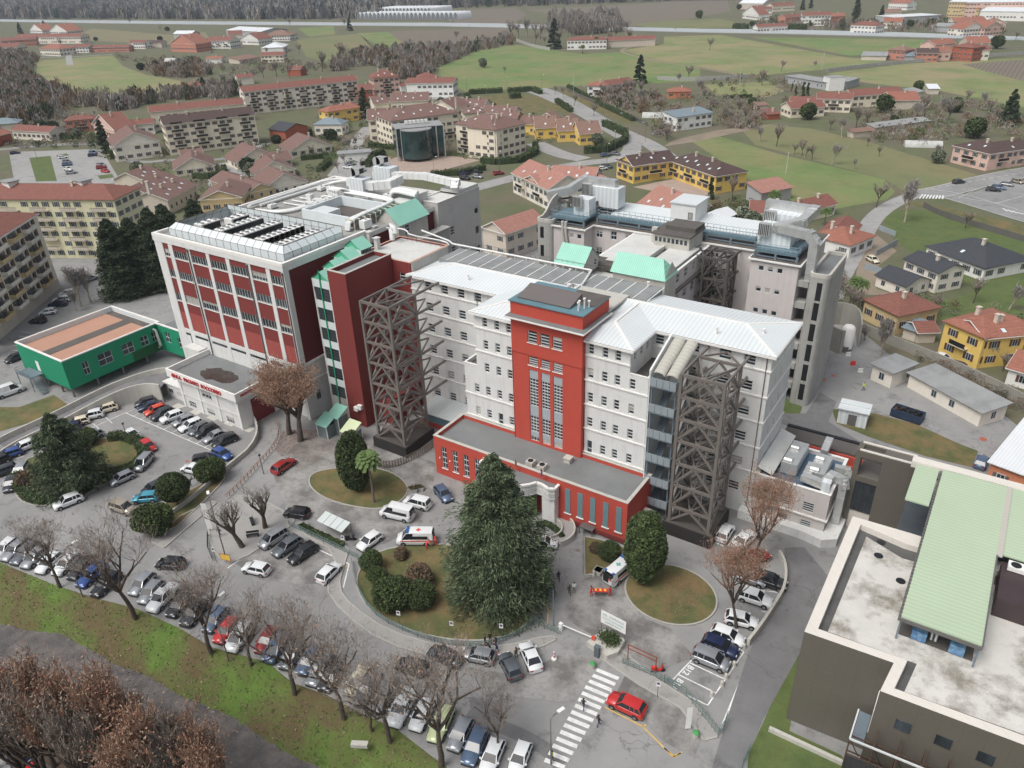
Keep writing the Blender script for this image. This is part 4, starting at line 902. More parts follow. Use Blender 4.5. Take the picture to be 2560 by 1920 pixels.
scr((FX0,FY0),(FX1,FY0),(0,1));scr((FX1,FY0),(FX1,FY1),(-1,0));scr((FX1,FY1),(FX0,FY1),(0,-1),False);scr((FX0,FY1),(FX0,FY0),(1,0))
part('screen_panels',fg,MW['fence_glass'],t,True);part('screen_frame',rb_,MW['steel_gray'],t,True)
def chiller(x,y,L,n,rz,label,vee=False):
 t=thing('chiller',label,'chiller',(x,y,BZ+.15),rz,'rooftop chillers');m=MB()
 m.box(-1.1,-L/2,.9,1.1,L/2,1.9);m.box(-1.1,-L/2,0,1.1,-L/2+.4,.9);m.box(-1.1,L/2-.4,0,1.1,L/2,.9);part('casing',m,MW['trim_white'],t)
 m=MB();m.box(1.1,-L/2+.4,.1,1.13,L/2-.1,1.7);m.box(-1.13,-L/2+.1,.1,-1.1,L/2-.1,1.7);part('coil',m,MW['black_metal'],t)
 for i in range(n):
  for s in(-.52,.52):
   yy=-L/2+(i+.5)*L/n;m=MB();m.cyl(s,yy,1.9,2.05,.42,12,0);m.cyl(s,yy,2.053,2.06,.34,12,1);part('fan',m,[MW['frame_white'],MW['black_metal']],t)
 if vee:
  m=MB()
  for i in range(n):yy=-L/2+(i+.5)*L/n;m.add([(1.15,yy-.45,1.85),(1.15,yy+.45,1.85),(1.15,yy,.3)],[(0,1,2),(2,1,0)])
  part('vee_panels',m,MW['trim_white'],t)
 return t
for(x,y,L,n,v,lb)in((-118.8,86.2,9.5,8,False, 'long white chiller with two rows of fans, leftmost of the long ones'),(-113.2,86.0,9.5,8,False, 'long white chiller, second of the long ones from the left'),(-107.8,86.2,9.5,8,True, 'long white chiller with triangular coils, third of the long ones'),(-102.6,85.6,9.5,8,True, 'long white chiller with triangular coils nearest the right screen'),(-125.2,84.0,4.2,3,False, 'short chiller with dark fans in the left corner of the screen'),(-123.0,89.0,4.2,3,False, 'short chiller with dark fans beside the back screen')):
 chiller(x,y,L,n,0,lb,v)
t=thing('roof_courtyard', 'sunken pale blue light court on the technical roof behind the chillers','light court',(-109,104,BZ));m=MB()
cx0,cy0,cx1,cy1=-115.3,99.0,-103.2,109.0
m.box(cx0-.4,cy0-.4,BZ,cx1+.4,cy0,BZ+1.9);m.box(cx0-.4,cy1,BZ,cx1+.4,cy1+.4,BZ+1.9);m.box(cx0-.4,cy0,BZ,cx0,cy1,BZ+1.9);m.box(cx1,cy0,BZ,cx1+.4,cy1,BZ+1.9);part('curb',m,mat('pale_blue_wall',S(216,224,226),.7,.05),t,True)
m=MB();m.box(cx0,cy0,BZ+.003,cx1,cy1,BZ+.02);part('floor',m,MW['roof_felt_dark'],t,True)
m=MB();m.box(cx0+.4,cy0+.4,BZ+.02,cx0+5,cy0+4.6,BZ+1.4);part('lantern',m,MW['roof_metal_x'],t,True)
def ductrun(pts_,w,h,name,label,mt='duct_metal',cat='duct'):
 t=thing(name,label,cat,pts_[0]);m=MB();L=[Vector(p)for p in pts_]
 for a,b in zip(L[:-1],L[1:]):
  d=(b-a).normalized();m.bar(a-d*(w/2*.95 if a is not L[0]else 0),b+d*(w/2*.95 if b is not L[-1]else 0),w,h)
 part('duct',m,MW[mt],t,True)
 for a,b in zip(L[:-1],L[1:]):
  n=max(1,int((b-a).length/1.6))
  for i in range(1,n+1):
   c=a.lerp(b,i/(n+.5));d=(b-a).normalized()*.04;m=MB();m.bar(c-d,c+d,w+.1,h+.1);part('flange',m,MW['duct_metal'],t,True)
 return t
z=BZ+1.9
ductrun([(-120,124.3,z+.6),(-106,124.6,z+1.6),(-97.5,124.3,z+1.2),(-96.6,122.5,z+.2)],1.5,1.3,'air_duct', 'long white rectangular duct running towards the blank white tower','duct_white')
ductrun([(-121.2,117.5,z+.4),(-114,117.2,z+.4),(-110.5,118.5,z+.8),(-111,122.5,z+1)],1.7,1.6,'air_duct', 'thick white duct between the two cowled air handlers','duct_white')
for(x,y,w,d,h,lb)in((-117.6,117.2,4.2,3,3.6, 'tall white air handling unit with a cowl, left of the pair'),(-117,124.8,5,3,4.4, 'tallest white air handling unit with a round cowl at the back')):
 t=thing('air_handler',lb,'air handling unit',(x,y,BZ));m=MB();m.box(-w/2,-d/2,.3,w/2,d/2,h);part('casing',m,mat('panel_white',S(222,228,230),.45,.05,.5,kind='corrx',amt=.35,col2=S(176,184,188)),t)
 m=MB();m.cylh((-w/2+.6,-.7,h+.9),(-w/2+.6,.7,h+.9),1.1,16);m.add([(-w/2+.6,-.7,h+.2),(-w/2+2.9,-.7,h+.9),(-w/2+2.9,-.7,h+2.0),(-w/2+.6,-.7,h+2.0),(-w/2+.6,.7,h+.2),(-w/2+2.9,.7,h+.9),(-w/2+2.9,.7,h+2.0),(-w/2+.6,.7,h+2.0)],[(0,1,2,3),(7,6,5,4),(3,2,6,7),(0,4,5,1)]);part('cowl',m,MW['duct_metal'],t)
 m=MB();m.box(-w/2+2.88,-.55,h+1.0,-w/2+2.95,.55,h+1.9);part('grille',m,MW['black_metal'],t)
def pipes(paths,r,label,mt='duct_white'):
 m=MB()
 for p in paths:m.tube(smooth_line([Vector(q)for q in p],2),r,8)
 return single('pipework',m,MW[mt],label,'pipes',(0,0,0))
pb=BZ;ORDS='first second third fourth fifth sixth seventh eighth'.split()
pipes([[(-131,98,pb+.6),(-131,112,pb+.6),(-130,122,pb+.6),(-122,123,pb+.8)],[(-130.3,98,pb+.9),(-130.3,112,pb+.9),(-129,120,pb+1.6),(-123,121,pb+1.4)],[(-129.6,100,pb+.5),(-129.4,118,pb+.5),(-124,119,pb+2.0),(-120,118.5,pb+2.0)]],.28, 'bundle of white insulated pipes along the left edge of the technical roof')
pipes([[(-116.5,110.6+i*.55,pb+2.2),(-103.5,110.4+i*.55,pb+2.2),(-102.4+i*.2,109,pb+2.2),(-102.2+i*.3,97.2,pb+2.2),(-102.2+i*.3,96.6,pb+.2)]for i in range(4)],.2, 'four white insulated pipes wrapping round the pale light court')
pipes([[(-119.4+i*.5,109.5,pb+.2),(-119.4+i*.5,109.5,pb+3.0),(-117+i*.4,111,pb+3.0),(-116+i*.4,111.6,pb+.3)]for i in range(6)],.2, 'looped riser pipes at the corner of the light court')
pipes([[(-106,113.8,pb+.4),(-106,113.8,pb+2.4),(-104.5,113.8,pb+3.1),(-98.5,112.8,pb+3.1)],[(-106.6,114.4,pb+.4),(-106.6,114.4,pb+2.6),(-104.5,114.4,pb+3.5),(-98.5,113.4,pb+3.5)]],.38, 'pair of thick white pipes leading to the green gabled penthouse')
t=thing('pipe_rack', 'steel rack with dark pumps below the white pipes of the light court','pipe rack',(-101.5,103,pb));m=MB()
for i in range(9):y=97.4+i*1.45;m.bar((-102.6,y,pb),(-102.6,y,pb+2),.12);m.bar((-100.6,y,pb),(-100.6,y,pb+2),.12);m.bar((-102.8,y,pb+2),(-100.4,y,pb+2),.14)
part('frame',m,mat('cream_steel',S(206,200,182),.6,.06),t,True)
for i in range(8):m=MB();y=98.2+i*1.45;m.cylh((-102.4,y,pb+.8),(-100.8,y,pb+.8),.4,10);part('pump',m,MW['steel_gray'],t,True)
for(x,y,w,d,h)in((-104,117,6.5,4,2.2),(-101.5,112.5,5,3,1.6)):
 m=MB();m.box(x-w/2,y-d/2,pb+.003,x+w/2,y+d/2,pb+h);m.box(x-w/2-.2,y-d/2-.2,pb+h+.003,x+w/2+.2,y+d/2+.2,pb+h+.2);single('plant_room',m,MW['roof_pale'], 'pale low plant room on the technical roof, %s'%('back one' if w>6 else 'front one'),'plant room')
pipes([[(-128+i*.8,97.5,pb+.5),(-121-i*.5,97.8+i*.6,pb+.5),(-119.5-i*.5,104,pb+.5),(-119.5-i*.5,112,pb+.7)]for i in range(3)],.22, 'three white pipes crossing the roof left of the light court')
pipes([[(-127,104+i*2.2,pb+.3),(-121,104+i*2.2,pb+.3),(-120.4,104+i*2.2,pb+1.6),(-117,104+i*2.2,pb+1.6)]for i in range(3)],.16, 'thin branching pipes beside the light court')
r_=random.Random(9)
for k,(x,y)in enumerate(((-126.5,100.5),(-124,108.5),(-127.8,115.5),(-123.6,114.2),(-112.6,113.8),(-108.5,115.6),(-121.5,121.5),(-99.8,99.5))):
 t=thing('roof_unit', '%s small white unit from the front left on the technical roof'%ORDS[k],'roof unit',(x,y,pb),r_.choice((0,1.57)),'small roof units');w,d,h=r_.uniform(1,2.2),r_.uniform(.8,1.5),r_.uniform(.8,1.8);m=MB();m.box(-w/2,-d/2,.25,w/2,d/2,h);part('casing',m,MW['duct_white'],t);m=MB();m.box(-w/2-.1,-d/2-.1,0,w/2+.1,d/2+.1,.2);part('base',m,MW['steel_gray'],t);m=MB();m.cyl(0,0,h,h+.35,.22,10);part('outlet',m,MW['duct_metal'],t)
t=thing('penthouse', 'cream penthouse with a ribbed green gabled roof behind the white flat roof','building',(-101.4,104,0));m=MB();m.box(-101.4,104,24,-95.9,112.6,29.5);part('walls',m,MW['concrete_pale'],t,True)
m=MB();m.add([(-101.4,104,29.5),(-95.9,104,29.5),(-98.65,104,32.0)],[(0,1,2)]);m.add([(-101.4,112.6,29.5),(-98.65,112.6,32.0),(-95.9,112.6,29.5)],[(0,1,2)]);part('gable',m,MW['concrete_pale'],t,True)
m=MB();m.quad((-98.65,103.7,32.15),(-95.5,103.7,29.35),(-95.5,112.9,29.35),(-98.65,112.9,32.15));m.quad((-98.65,112.9,32.15),(-101.8,112.9,29.35),(-101.8,103.7,29.35),(-98.65,103.7,32.15));part('roof',m,MW['copper_green_y'],t,True)
window(t,(-95.9,104),(-95.9,112.6),1.6,3.0,27.0,29.0,(1,3),FR,-.02,None,(-101.4,104,0))
m=MB();m.box(-95.9,104,0,-94.2,117,25.5);m.box(-95.9,104,25.503,-93.9,117.1,25.9);part('lower_wall',m,MW['concrete'],t,True)
WX0,WX1,WY0,WY1=-102.2,-96.9,117.2,131.5
t,off=block('white_tower', 'blank white tower block with small square windows left of the rear courtyard','tower',WX0,WY0,WX1,WY1,0,30.2,mat('plaster_grey',S(198,196,192),.85,.04,.4,kind='streak',amt=.15),MW['roof_pale'],[('E',120.7,122.0,z-1.8,z,(1,3))for z in(29.0,24.3,20.0,15.6)]+[('E',129.4,130.8,z-1.8,z,(1,1))for z in(26.5,22.0,17.6,13.2)],.15,.2,depth=.12)
m=MB();m.box(WX0+.4,124.5,30.35,WX1-.05,WY1-.2,31.0);part('raised_roof',m,MW['roof_pale'],t,True)
pipes([[(-100.2,102.6,28.7),(-95.5,102.9,29.3),(-92.9,103.0,29.3),(-92.6,103,28.3),(-84,103.1,28.5),(-83.4,103.2,27.8)]],.16, 'white pipe crossing from the penthouse to the grey roof')
m=MB();m.tube([(-94.3,100.3,28.0),(-94.3,100.3,30.2),(-93.9,100.1,30.9),(-93.1,99.9,30.6),(-93.0,99.9,29.6)],.5,12);single('vent_cowl',m,MW['duct_white'], 'white gooseneck vent standing on the white flat roof','vent')
for k,(x,y)in enumerate(((-97.3,97.5),(-98.8,100.5),(-93.6,95.5))):m=MB();m.box(x-.4,y-.4,27.8,x+.4,y+.4,29.8);m.box(x-.55,y-.55,29.803,x+.55,y+.55,29.95);single('chimney_stack',m,MW['roof_pale'],['square white stack in front on the white roof', 'square white stack nearest the green roof lights', 'short white stack beside the rust stained roof'][k],'chimney')
m=MB();
for i in range(8):x=-92+i*1.1;m.bar((x,101.8,27.8),(x,101.8,28.9),.05)
m.bar((-92,101.8,28.9),(-84,101.8,28.9),.06);m.bar((-92,101.8,28.3),(-84,101.8,28.3),.05);single('roof_railing',m,MW['steel_gray'], 'grey railing along the back of the white flat roof','railing')

# emergency entrance block
EX0,EX1,EY0,EY1,EZ=-122.9,-106.0,68.9,77.45,6.4
t=thing('emergency_block', 'low white emergency department block with red lettering on its overhanging fascia','building',(EX0,EY0,0));off=(EX0,EY0,0)
hw=[(x-EX0,x-EX0+2.1,.5,1.7)for x in(-121.3,-115.9,-110.4)]+[(-116.4-EX0,-113.6-EX0,4.0,5.6)]
m=MB();m.wall((EX0,EY0),(EX1,EY0),-.2,EZ,hw,.15);m.wall((EX1,EY0),(EX1,EY1),-.2,EZ);m.wall((EX1,EY1),(EX0,EY1),0,EZ);m.wall((EX0,EY1),(EX0,EY0),0,EZ);part('walls',m,MW['plaster_white'],t,True)
for i,h in enumerate(hw):window(t,(EX0,EY0),(EX1,EY0),h[0],h[1],h[2],h[3],(3,2),FR,.13,MW['trim_white'],off)
m=MB()
for x in(EX0,-117.6,-112.3,EX1-.6):m.box(x,EY0-.14,-.2,x+.6,EY0-.002,EZ)
m.box(EX0,EY0-.18,2.9,EX1,EY0-.142,3.15)
part('pilasters',m,MW['trim_white'],t,True)
m=MB();m.box(EX0-1.8,EY0-.9,EZ,EX1+1.0,EY0-.6,EZ+1.6);m.box(EX1+.7,EY0-.6,EZ,EX1+1.0,EY1,EZ+1.6);m.box(EX0-1.8,EY0-.6,EZ,EX0-1.5,EY1,EZ+1.6);m.box(EX0-1.5,EY0-.6,EZ,EX1+.7,EY1,EZ+.3);part('fascia',m,MW['trim_white'],t,True)
m=MB();m.box(EX0-1.5,EY0-.6,EZ+.303,EX1+.7,EY1,EZ+.55);part('roof',m,MW['roof_felt'],t,True)
m=MB();r_=random.Random(3);cx_,cy_=-115,72.6;m.flat([(cx_+(4.6+r_.uniform(-.8,.8))*math.cos(a),cy_+(2.1+r_.uniform(-.5,.5))*math.sin(a))for a in[R_(i*15)for i in range(24)]],EZ+.556);part('wet_patch',m,mat('wet_patch',S(62,56,52),.25,.3,.8,kind='stain',amt=.6),t,True)
for x in(EX0-.6,-117.3,-112.0,EX1-.1):m=MB();m.box(x,EY0-.6,EZ-.55,x+.5,EY0,EZ-.003);part('bracket',m,MW['trim_white'],t,True)
red=mat('sign_red',S(176,44,48),.5)
text('lettering', 'D.E.A.  PRONTO  SOCCORSO',1.05,red,Matrix.Translation((-115.7-EX0,-.98,EZ+.75))@Matrix.Rotation(R_(90),4,'X'),t,.06,.02)
text('lettering','PRONTO SOCCORSO',.62,red,Matrix.Translation((EX1+1.06-EX0,3.2,EZ+.85))@Matrix.Rotation(R_(90),4,'Z')@Matrix.Rotation(R_(90),4,'X'),t,.05,.015)
m=MB();m.cylh((-122.6,EY0-.93,EZ+.75),(-122.6,EY0-1.0,EZ+.75),.42,14);part('round_emblem',m,red,t,True)
m=MB();m.box(EX1+.002,EY0+2.6,.2,EX1+.12,EY0+7.2,5.0);part('red_doors',m,mat('door_red',S(112,24,32),.5,.06),t,True)
for x0,lb in((-129.5,0),):
 m=MB();m.box(x0,69.8,-.1,EX0-.003,75.5,2.9);m.box(x0-.3,69.5,2.9,EX0-.003,75.5,3.2,0);o=part('side_annex',m,MW['plaster_white'],t,True)
 window(t,(x0,69.8),(EX0,69.8),.8,2.2,1.0,2.0,(2,1),FR,-.02,None,off);window(t,(x0,69.8),(EX0,69.8),3.2,5.6,1.0,2.0,(3,1),FR,-.02,None,off)
m=MB();m.box(-129.4,75.5,0,-124.9,77.4,8.2);part('white_rear_block',m,MW['roof_pale'],t,True)
for k in range(6):
 q=T('h',990+k*107,250+k*35);m=MB();m.prism([(q.x-1.1,q.y-.7),(q.x+1.1,q.y-.7),(q.x+1.1,q.y+.7),(q.x-1.1,q.y+.7)],.0,.06);o=struct('light_well_cover',m,MW['concrete_pale'])

# rear building
t=thing('rear_building', 'long pinkish white rear hospital wing with railed steel walkways on its roof edge','building',(-60,131,0));off=(-60,131,0)
rw=[(a,b,z-1.7,z)for a,b in((-68.3,-66.9),(-65.1,-63.8),(-61.9,-60.6),(-37.3,-36.2))for z in(25.3,21.6,17.8,13.8)]+[(a,b,z-1.7,z)for a,b in((-41.5,-40.3),(-44.4,-43.2))for z in(25.2,21.5,17.7,13.8)]
pk=mat('plaster_pink',S(204,198,195),.85,.05,.5,kind='streak',amt=.2,col2=S(160,148,142))
m=MB();m.wall((-69,131),(-36,131),0,ZE,[(a+69,b+69,c,d)for a,b,c,d in rw],.18);m.wall((-36,131),(-36,126.8),0,ZE)
bw=[(x,x+.95,z-.9,z)for x in(-34.6,-33.0,-31.4)for z in(24.95,21.1,17.1,13.1)]
m.wall((-36,126.8),(-27.9,126.8),0,ZE,[(a+36,b+36,c,d)for a,b,c,d in bw],.12);m.wall((-27.9,126.8),(-27.9,145),0,ZE)
lb_=[(x,x+1.0,24.0,24.95)for x in(-74.0,-72.3,-70.6)]
m.wall((-77.5,127.3),(-69,127.3),0,ZE,[(a+77.5,b+77.5,c,d)for a,b,c,d in lb_],.12);m.wall((-69,127.3),(-69,131),0,ZE);m.wall((-77.5,145),(-77.5,127.3),0,ZE);m.wall((-27.9,145),(-77.5,145),0,ZE)
part('walls',m,pk,t,True)
for a,b,c,d in rw:window(t,(-69,131),(-36,131),a+69,b+69,c,d,(2,2),FR,.16,None,off)
for a,b,c,d in bw:window(t,(-36,126.8),(-27.9,126.8),a+36,b+36,c,d,(1,1),FR,.1,None,off)
for a,b,c,d in lb_:window(t,(-77.5,127.3),(-69,127.3),a+77.5,b+77.5,c,d,(1,1),FR,.1,None,off)
fp=[(-77.5,127.3),(-69,127.3),(-69,131),(-36,131),(-36,126.8),(-27.9,126.8),(-27.9,145),(-77.5,145)]
m=MB();m.prism(offs(fp,.45),ZE,ZE+.25);part('cornice',m,MW['trim_white'],t,True)
m=MB();m.prism(offs(fp,.15),ZE+.253,ZE+.4);part('roof',m,MW['roof_felt_dark'],t,True)
m=MB();m.quad((-68,136.5,ZE+.9),(-37,136.5,ZE+.9),(-37,143.5,ZE+1.6),(-68,143.5,ZE+1.6));m.quad((-68,136.5,ZE+.4),(-37,136.5,ZE+.4),(-37,136.5,ZE+.9),(-68,136.5,ZE+.9));part('white_roof',m,MW['roof_metal_x'],t,True)
def walkway(x0,y0,x1,y1,z,label):
 t=thing('roof_walkway',label,'walkway',((x0+x1)/2,(y0+y1)/2,z));m=MB();m.box(x0,y0,z,x1,y1,z+.45);part('deck',m,mat('deck_blue',S(96,120,130),.6,.1),t,True)
 m=MB();L=[(x0,y0),(x1,y0),(x1,y1),(x0,y1),(x0,y0)]
 for a,b in zip(L[:-1],L[1:]):
  a=Vector((*a,0));b=Vector((*b,0));n=max(1,int((b-a).length/1.2))
  for i in range(n+1):c=a.lerp(b,i/n);m.bar((c.x,c.y,z+.45),(c.x,c.y,z+1.6),.06)
  for h in(.95,1.6):m.bar((a.x,a.y,z+h),(b.x,b.y,z+h),.06)
 part('railing',m,mat('rail_blue',S(150,168,176),.5,.05),t,True)
 m=MB();n=max(2,int((x1-x0)/4))
 for i in range(n+1):x=x0+(x1-x0)*i/n;m.box(x-.18,y0-.1,ZE+.4,x+.18,y0+.3,z)
 m.box(x0,y0+.05,ZE+.55,x1,y0+.25,ZE+.75);part('supports',m,MW['steel_blue'],t,True)
walkway(-68.5,131.8,-37,133.6,ZE+1.3, 'long railed steel walkway along the edge of the rear roof');walkway(-35.7,127.2,-28.5,134.6,ZE+1.3, 'railed steel platform carrying the air handling units at the rear right');walkway(-77.0,128.0,-69.5,134.6,ZE+1.3, 'railed steel platform carrying the air handling units at the rear left')
for(x,y,w,d,h,lb)in((-71,139.3,8,3.2,4.0, 'large ribbed silver air handling unit on the rear left roof'),(-71.6,132.2,3.4,2.8,3.2, 'silver air handling unit with a louvred hood at the rear left'),(-33.4,131.4,5.6,3.2,3.4, 'silver air handling unit with a louvred hood at the rear right'),(-33.6,135.5,6.2,3,4.4, 'tall pale air handling unit below the big curved duct at the rear right')):
 t=thing('air_handler',lb,'air handling unit',(x,y,ZE+1.75));m=MB();m.box(-w/2,-d/2,0,w/2,d/2,h);part('casing',m,MATS['panel_white'],t)
 m=MB();m.box(-w/2+.2,-d/2-1.0,h*.55,-w/2+2.1,-d/2,h+.6);part('hood',m,MW['duct_metal'],t)
 m=MB()
 for i in range(6):m.box(-w/2+.3+i*.3,-d/2-1.04,h*.6,-w/2+.42+i*.3,-d/2-1.0,h+.5)
 part('louvres',m,MW['black_metal'],t)
zd=ZE+5.2
ductrun([(-68.2,139.3,zd+1.2),(-75.5,139.3,zd+1.2),(-77.8,137,zd-.6),(-81.5,134,zd-1.4)],1.7,1.5,'air_duct', 'big pale rooftop duct curving down to the rear left','duct_metal')
ductrun([(-37,137.6,zd),(-36.8,137.6,zd+1.6),(-29.0,136.8,zd+1.6),(-29.8,132.4,zd+.6),(-33,130.2,zd-.2),(-27.4,128.6,zd-.2),(-26.4,128.4,zd-1.2),(-26.2,128.3,22)],1.5,1.4,'air_duct', 'big pale duct zigzagging over the rear right platform and down the shaft','duct_metal')
def shaft(x0,y0,x1,y1,z1,label,crown=False,slots=()):
 t=thing('stair_shaft',label,'stair shaft',(x0,y0,0));r=.9
 def rr(e):
  o=[]
  for(cx,cy,a0)in((x1-r,y0+r,-90),(x1-r,y1-r,0),(x0+r,y1-r,90),(x0+r,y0+r,180)):
   for i in range(6):a=R_(a0+18*i);o.append((cx+(r+e)*math.cos(a),cy+(r+e)*math.sin(a)))
  return o
 m=MB();m.prism(rr(0),0,z1);part('shell',m,MW['concrete'],t,True)
 m=MB();R0=rr(.05);R1_=rr(-.35);n=len(R0)
 m.add([(x,y,z1+.7)for x,y in R0]+[(x,y,z1+.7)for x,y in R1_]+[(x,y,z1+.003)for x,y in R0]+[(x,y,z1+.003)for x,y in R1_],[f for i in range(n)for f in((i,(i+1)%n,n+(i+1)%n,n+i),(2*n+i,2*n+(i+1)%n,(i+1)%n,i),(n+i,n+(i+1)%n,3*n+(i+1)%n,3*n+i))]);part('rim',m,MW['concrete_pale'],t,True)
 m=MB();m.prism(rr(-.36),z1+.003,z1+.1);part('roof',m,MW['roof_felt'],t,True)
 for(a,b,c,d)in slots:
  m=MB();m.box(a,y0-.02,c,b,y0+.3,d);part('slot',m,MW['black_metal'],t,True)
 return t
shaft(-26.1,126.8,-22.8,139.6,24.4, 'tall rounded raw concrete stair shaft at the right end of the hospital',slots=[(-24.6,-23.7,z,z+3.2)for z in(1.2,5.1,9.0,12.9,16.8,20.4)])
t=thing('link_balconies', 'curved concrete link balconies between the rear block and the concrete shaft','balconies',(-27,128,0));m=MB()
for z in(2.8,6.7,10.6,14.4,18.3,22.2):m.box(-27.9,127.2,z,-26.1,129.4,z+1.1)
part('balcony',m,MW['concrete'],t,True)
shaft(-79.6,126.6,-75.9,136.0,26.4, 'rounded raw concrete shaft with dark slots at the rear left',slots=[(-78.6,-77.8,z,z+2.3)for z in(23.2,19.4,15.4,11.4)])
m=MB();A_=[];n=10
for i in range(n+1):f=i/n;y=127+9*f;z=26.9+3.2*(1/(1+math.exp(-10*(f-.45))));A_.append((y,z))
m.add([(-79.5,y,26.4)for y,z in A_]+[(-79.5,y,z)for y,z in A_]+[(-79.2,y,26.4)for y,z in A_]+[(-79.2,y,z)for y,z in A_],[f for i in range(n)for f in((i+1,i,n+1+i,n+2+i),(2*n+2+i,2*n+3+i,3*n+4+i,3*n+3+i),(n+1+i,3*n+3+i,3*n+4+i,n+2+i))]);single('curved_fin',m,MW['concrete_pale'], 'curved concrete fin sweeping up over the rear left shaft','fin')
m=MB()
for k,x in enumerate((-76.6,-75.9)):m.tube([(x+3,126.9,27.2),(x+3,126.9,25),(x+3.3,127.0,23),(x+3.3,127.1,8)],.3,8)
single('flue_pipes',m,MW['concrete_pale'], 'pair of grey flues running down the rear left block','flue')
t,off=block('central_wing', 'central rear wing with white flat roofs joining the front and rear buildings','building',-60.0,104.5,-44.8,130.8,0,ZE-.2,pk,MW['roof_pale'],[('E',y,y+1.5,z-1.7,z,(2,2))for y in(115.2,118.8,122.4,126)for z in(25.1,21.4)],.3,.35,over=.3)
m=MB();m.box(-44.798,113,22.2,-44.2,130,22.6);part('side_ledge',m,MW['roof_felt_dark'],t,True)
m=MB();m.box(-59,112.5,ZE,-51.5,129,ZE+.45);m.box(-50.2,112.5,ZE,-45.4,127,ZE+.3);m.box(-51.4,112.5,ZE,-51.0,127,ZE+.7);part('roof_sheets',m,MW['roof_pale'],t,True)
m=MB();m.box(-57.2,110.0,ZE-.1,-51.5,112.3,ZE+.9);m.box(-63.3,110.5,ZE-.4,-57.3,114.5,ZE+.5);part('low_concrete_roof',m,MW['roof_felt_dark'],t,True)
def gabled(x0,y0,x1,y1,zb,ze,zr_,label,ridge='x',wins=(),hip=False):
 t=thing('roof_house',label,'roof house',(x0,y0,zb),group='green roofed roof houses');m=MB();m.box(x0,y0,zb,x1,y1,ze)
 ym=(y0+y1)/2;m.add([(x1,y0,ze),(x1,y1,ze),(x1,ym,zr_-.15)],[(0,1,2)]);m.add([(x0,y0,ze),(x0,ym,zr_-.15),(x0,y1,ze)],[(0,1,2)]);part('walls',m,MW['concrete_pale'],t,True)
 m=MB();o=.35;a=x1+o*.5
 m.quad((x0-o,y0-o,ze-.2),(a,y0-o,ze-.2),(a-(1.6 if hip else 0),ym,zr_),(x0-o,ym,zr_));m.quad((a,y1+o,ze-.2),(x0-o,y1+o,ze-.2),(x0-o,ym,zr_),(a-(1.6 if hip else 0),ym,zr_))
 if hip:m.add([(a,y0-o,ze-.2),(a,y1+o,ze-.2),(a-1.6,ym,zr_)],[(0,1,2)])
 part('green_roof',m,MW['copper_green'],t,True)
 for w in wins:window(t,(x1,y0),(x1,y1),*w,(1,2),FR,-.02,None,(x0,y0,zb))
gabled(-62.0,104.9,-56.9,110.2,26.2,28.0,30.4, 'smaller green roofed roof house with a white door, on the left',wins=[(3.6,4.5,26.9,28.0)])
gabled(-51.6,105.0,-42.6,109.6,20,28.2,30.6, 'longer green roofed roof house above the right wing',hip=True,wins=[(1.0,2.4,21.5,24)])
t=thing('stair_house', 'cream ventilated stair house with a grey slab roof on the central wing','roof house',(-52,128,ZE));m=MB();m.box(-53.2,124.5,ZE,-46.5,131,ZE+2.6);m.box(-54.2,125.6,ZE,-53.2,126.4,ZE+3.3);part('walls',m,MW['concrete_pale'],t,True)
m=MB();m.box(-53.6,124.1,ZE+2.603,-46.2,131.4,ZE+2.9);m.box(-52.0,126.8,ZE+2.903,-46.4,131.3,ZE+3.7);part('slab',m,MW['roof_felt_dark'],t,True)
m=MB()
for i in range(8):m.box(-53.0+i*.8,124.45,ZE+1.3,-52.5+i*.8,124.49,ZE+2.1)
part('openings',m,glass(),t,True)
t=thing('lift_house', 'white metal clad lift house with a shallow roof on the rear roof','roof house',(-53,140,ZE));m=MB();m.box(-55.6,137.4,ZE,-50.6,143.8,ZE+4.6);part('walls',m,MW['duct_white'],t,True);m=MB();m.box(-55.8,137.2,ZE+4.603,-50.4,144,ZE+4.85);part('roof',m,MW['roof_metal_white'],t,True)
window(t,(-55.6,137.4),(-50.6,137.4),3.6,4.5,ZE+1.9,ZE+3.2,(1,1),MW['frame_dark'],-.02,None,(-53,140,ZE))

# plant building (right)
t,off=block('plant_building', 'low pinkish plant building at the right end with a blue grey roof full of ducts','building',-21.6,91.7,-11.45,101.9,0,7.45,pk,mat('roof_blue',S(82,104,124),.6,.12,.3,kind='stain',amt=.35),[('S',x,x+1.5,z-1.5,z,(1,4))for x in(-20.9,-17.9,-14.7)for z in(5.3,2.2)],.55,.35)
m=MB();m.box(-21.6,91.45,3.05,-11.2,91.697,3.25);m.box(-11.447,91.7,3.05,-11.2,101.9,3.25);part('ledge',m,MW['trim_white'],t,True)
m=MB();m.add([(-21.6,91.9,8.6),(-19.4,91.9,7.9),(-19.4,103.6,7.9),(-21.6,103.6,8.6),(-21.6,91.9,8.5),(-19.4,91.9,7.8),(-19.4,103.6,7.8),(-21.6,103.6,8.5)],[(0,1,2,3),(4,5,1,0),(5,6,2,1),(7,6,5,4)]);part('lean_to_roof',m,MW['roof_pale'],t,True)
m=MB();m.prism([(-23,90.2),(-14,90.2),(-11.2,89.7),(-9.4,91.0),(-9.4,100),(-11.4,100),(-11.4,91.66),(-23,91.66)],0,1.4);part('base_terrace',m,MW['plaster_white'],t,True)
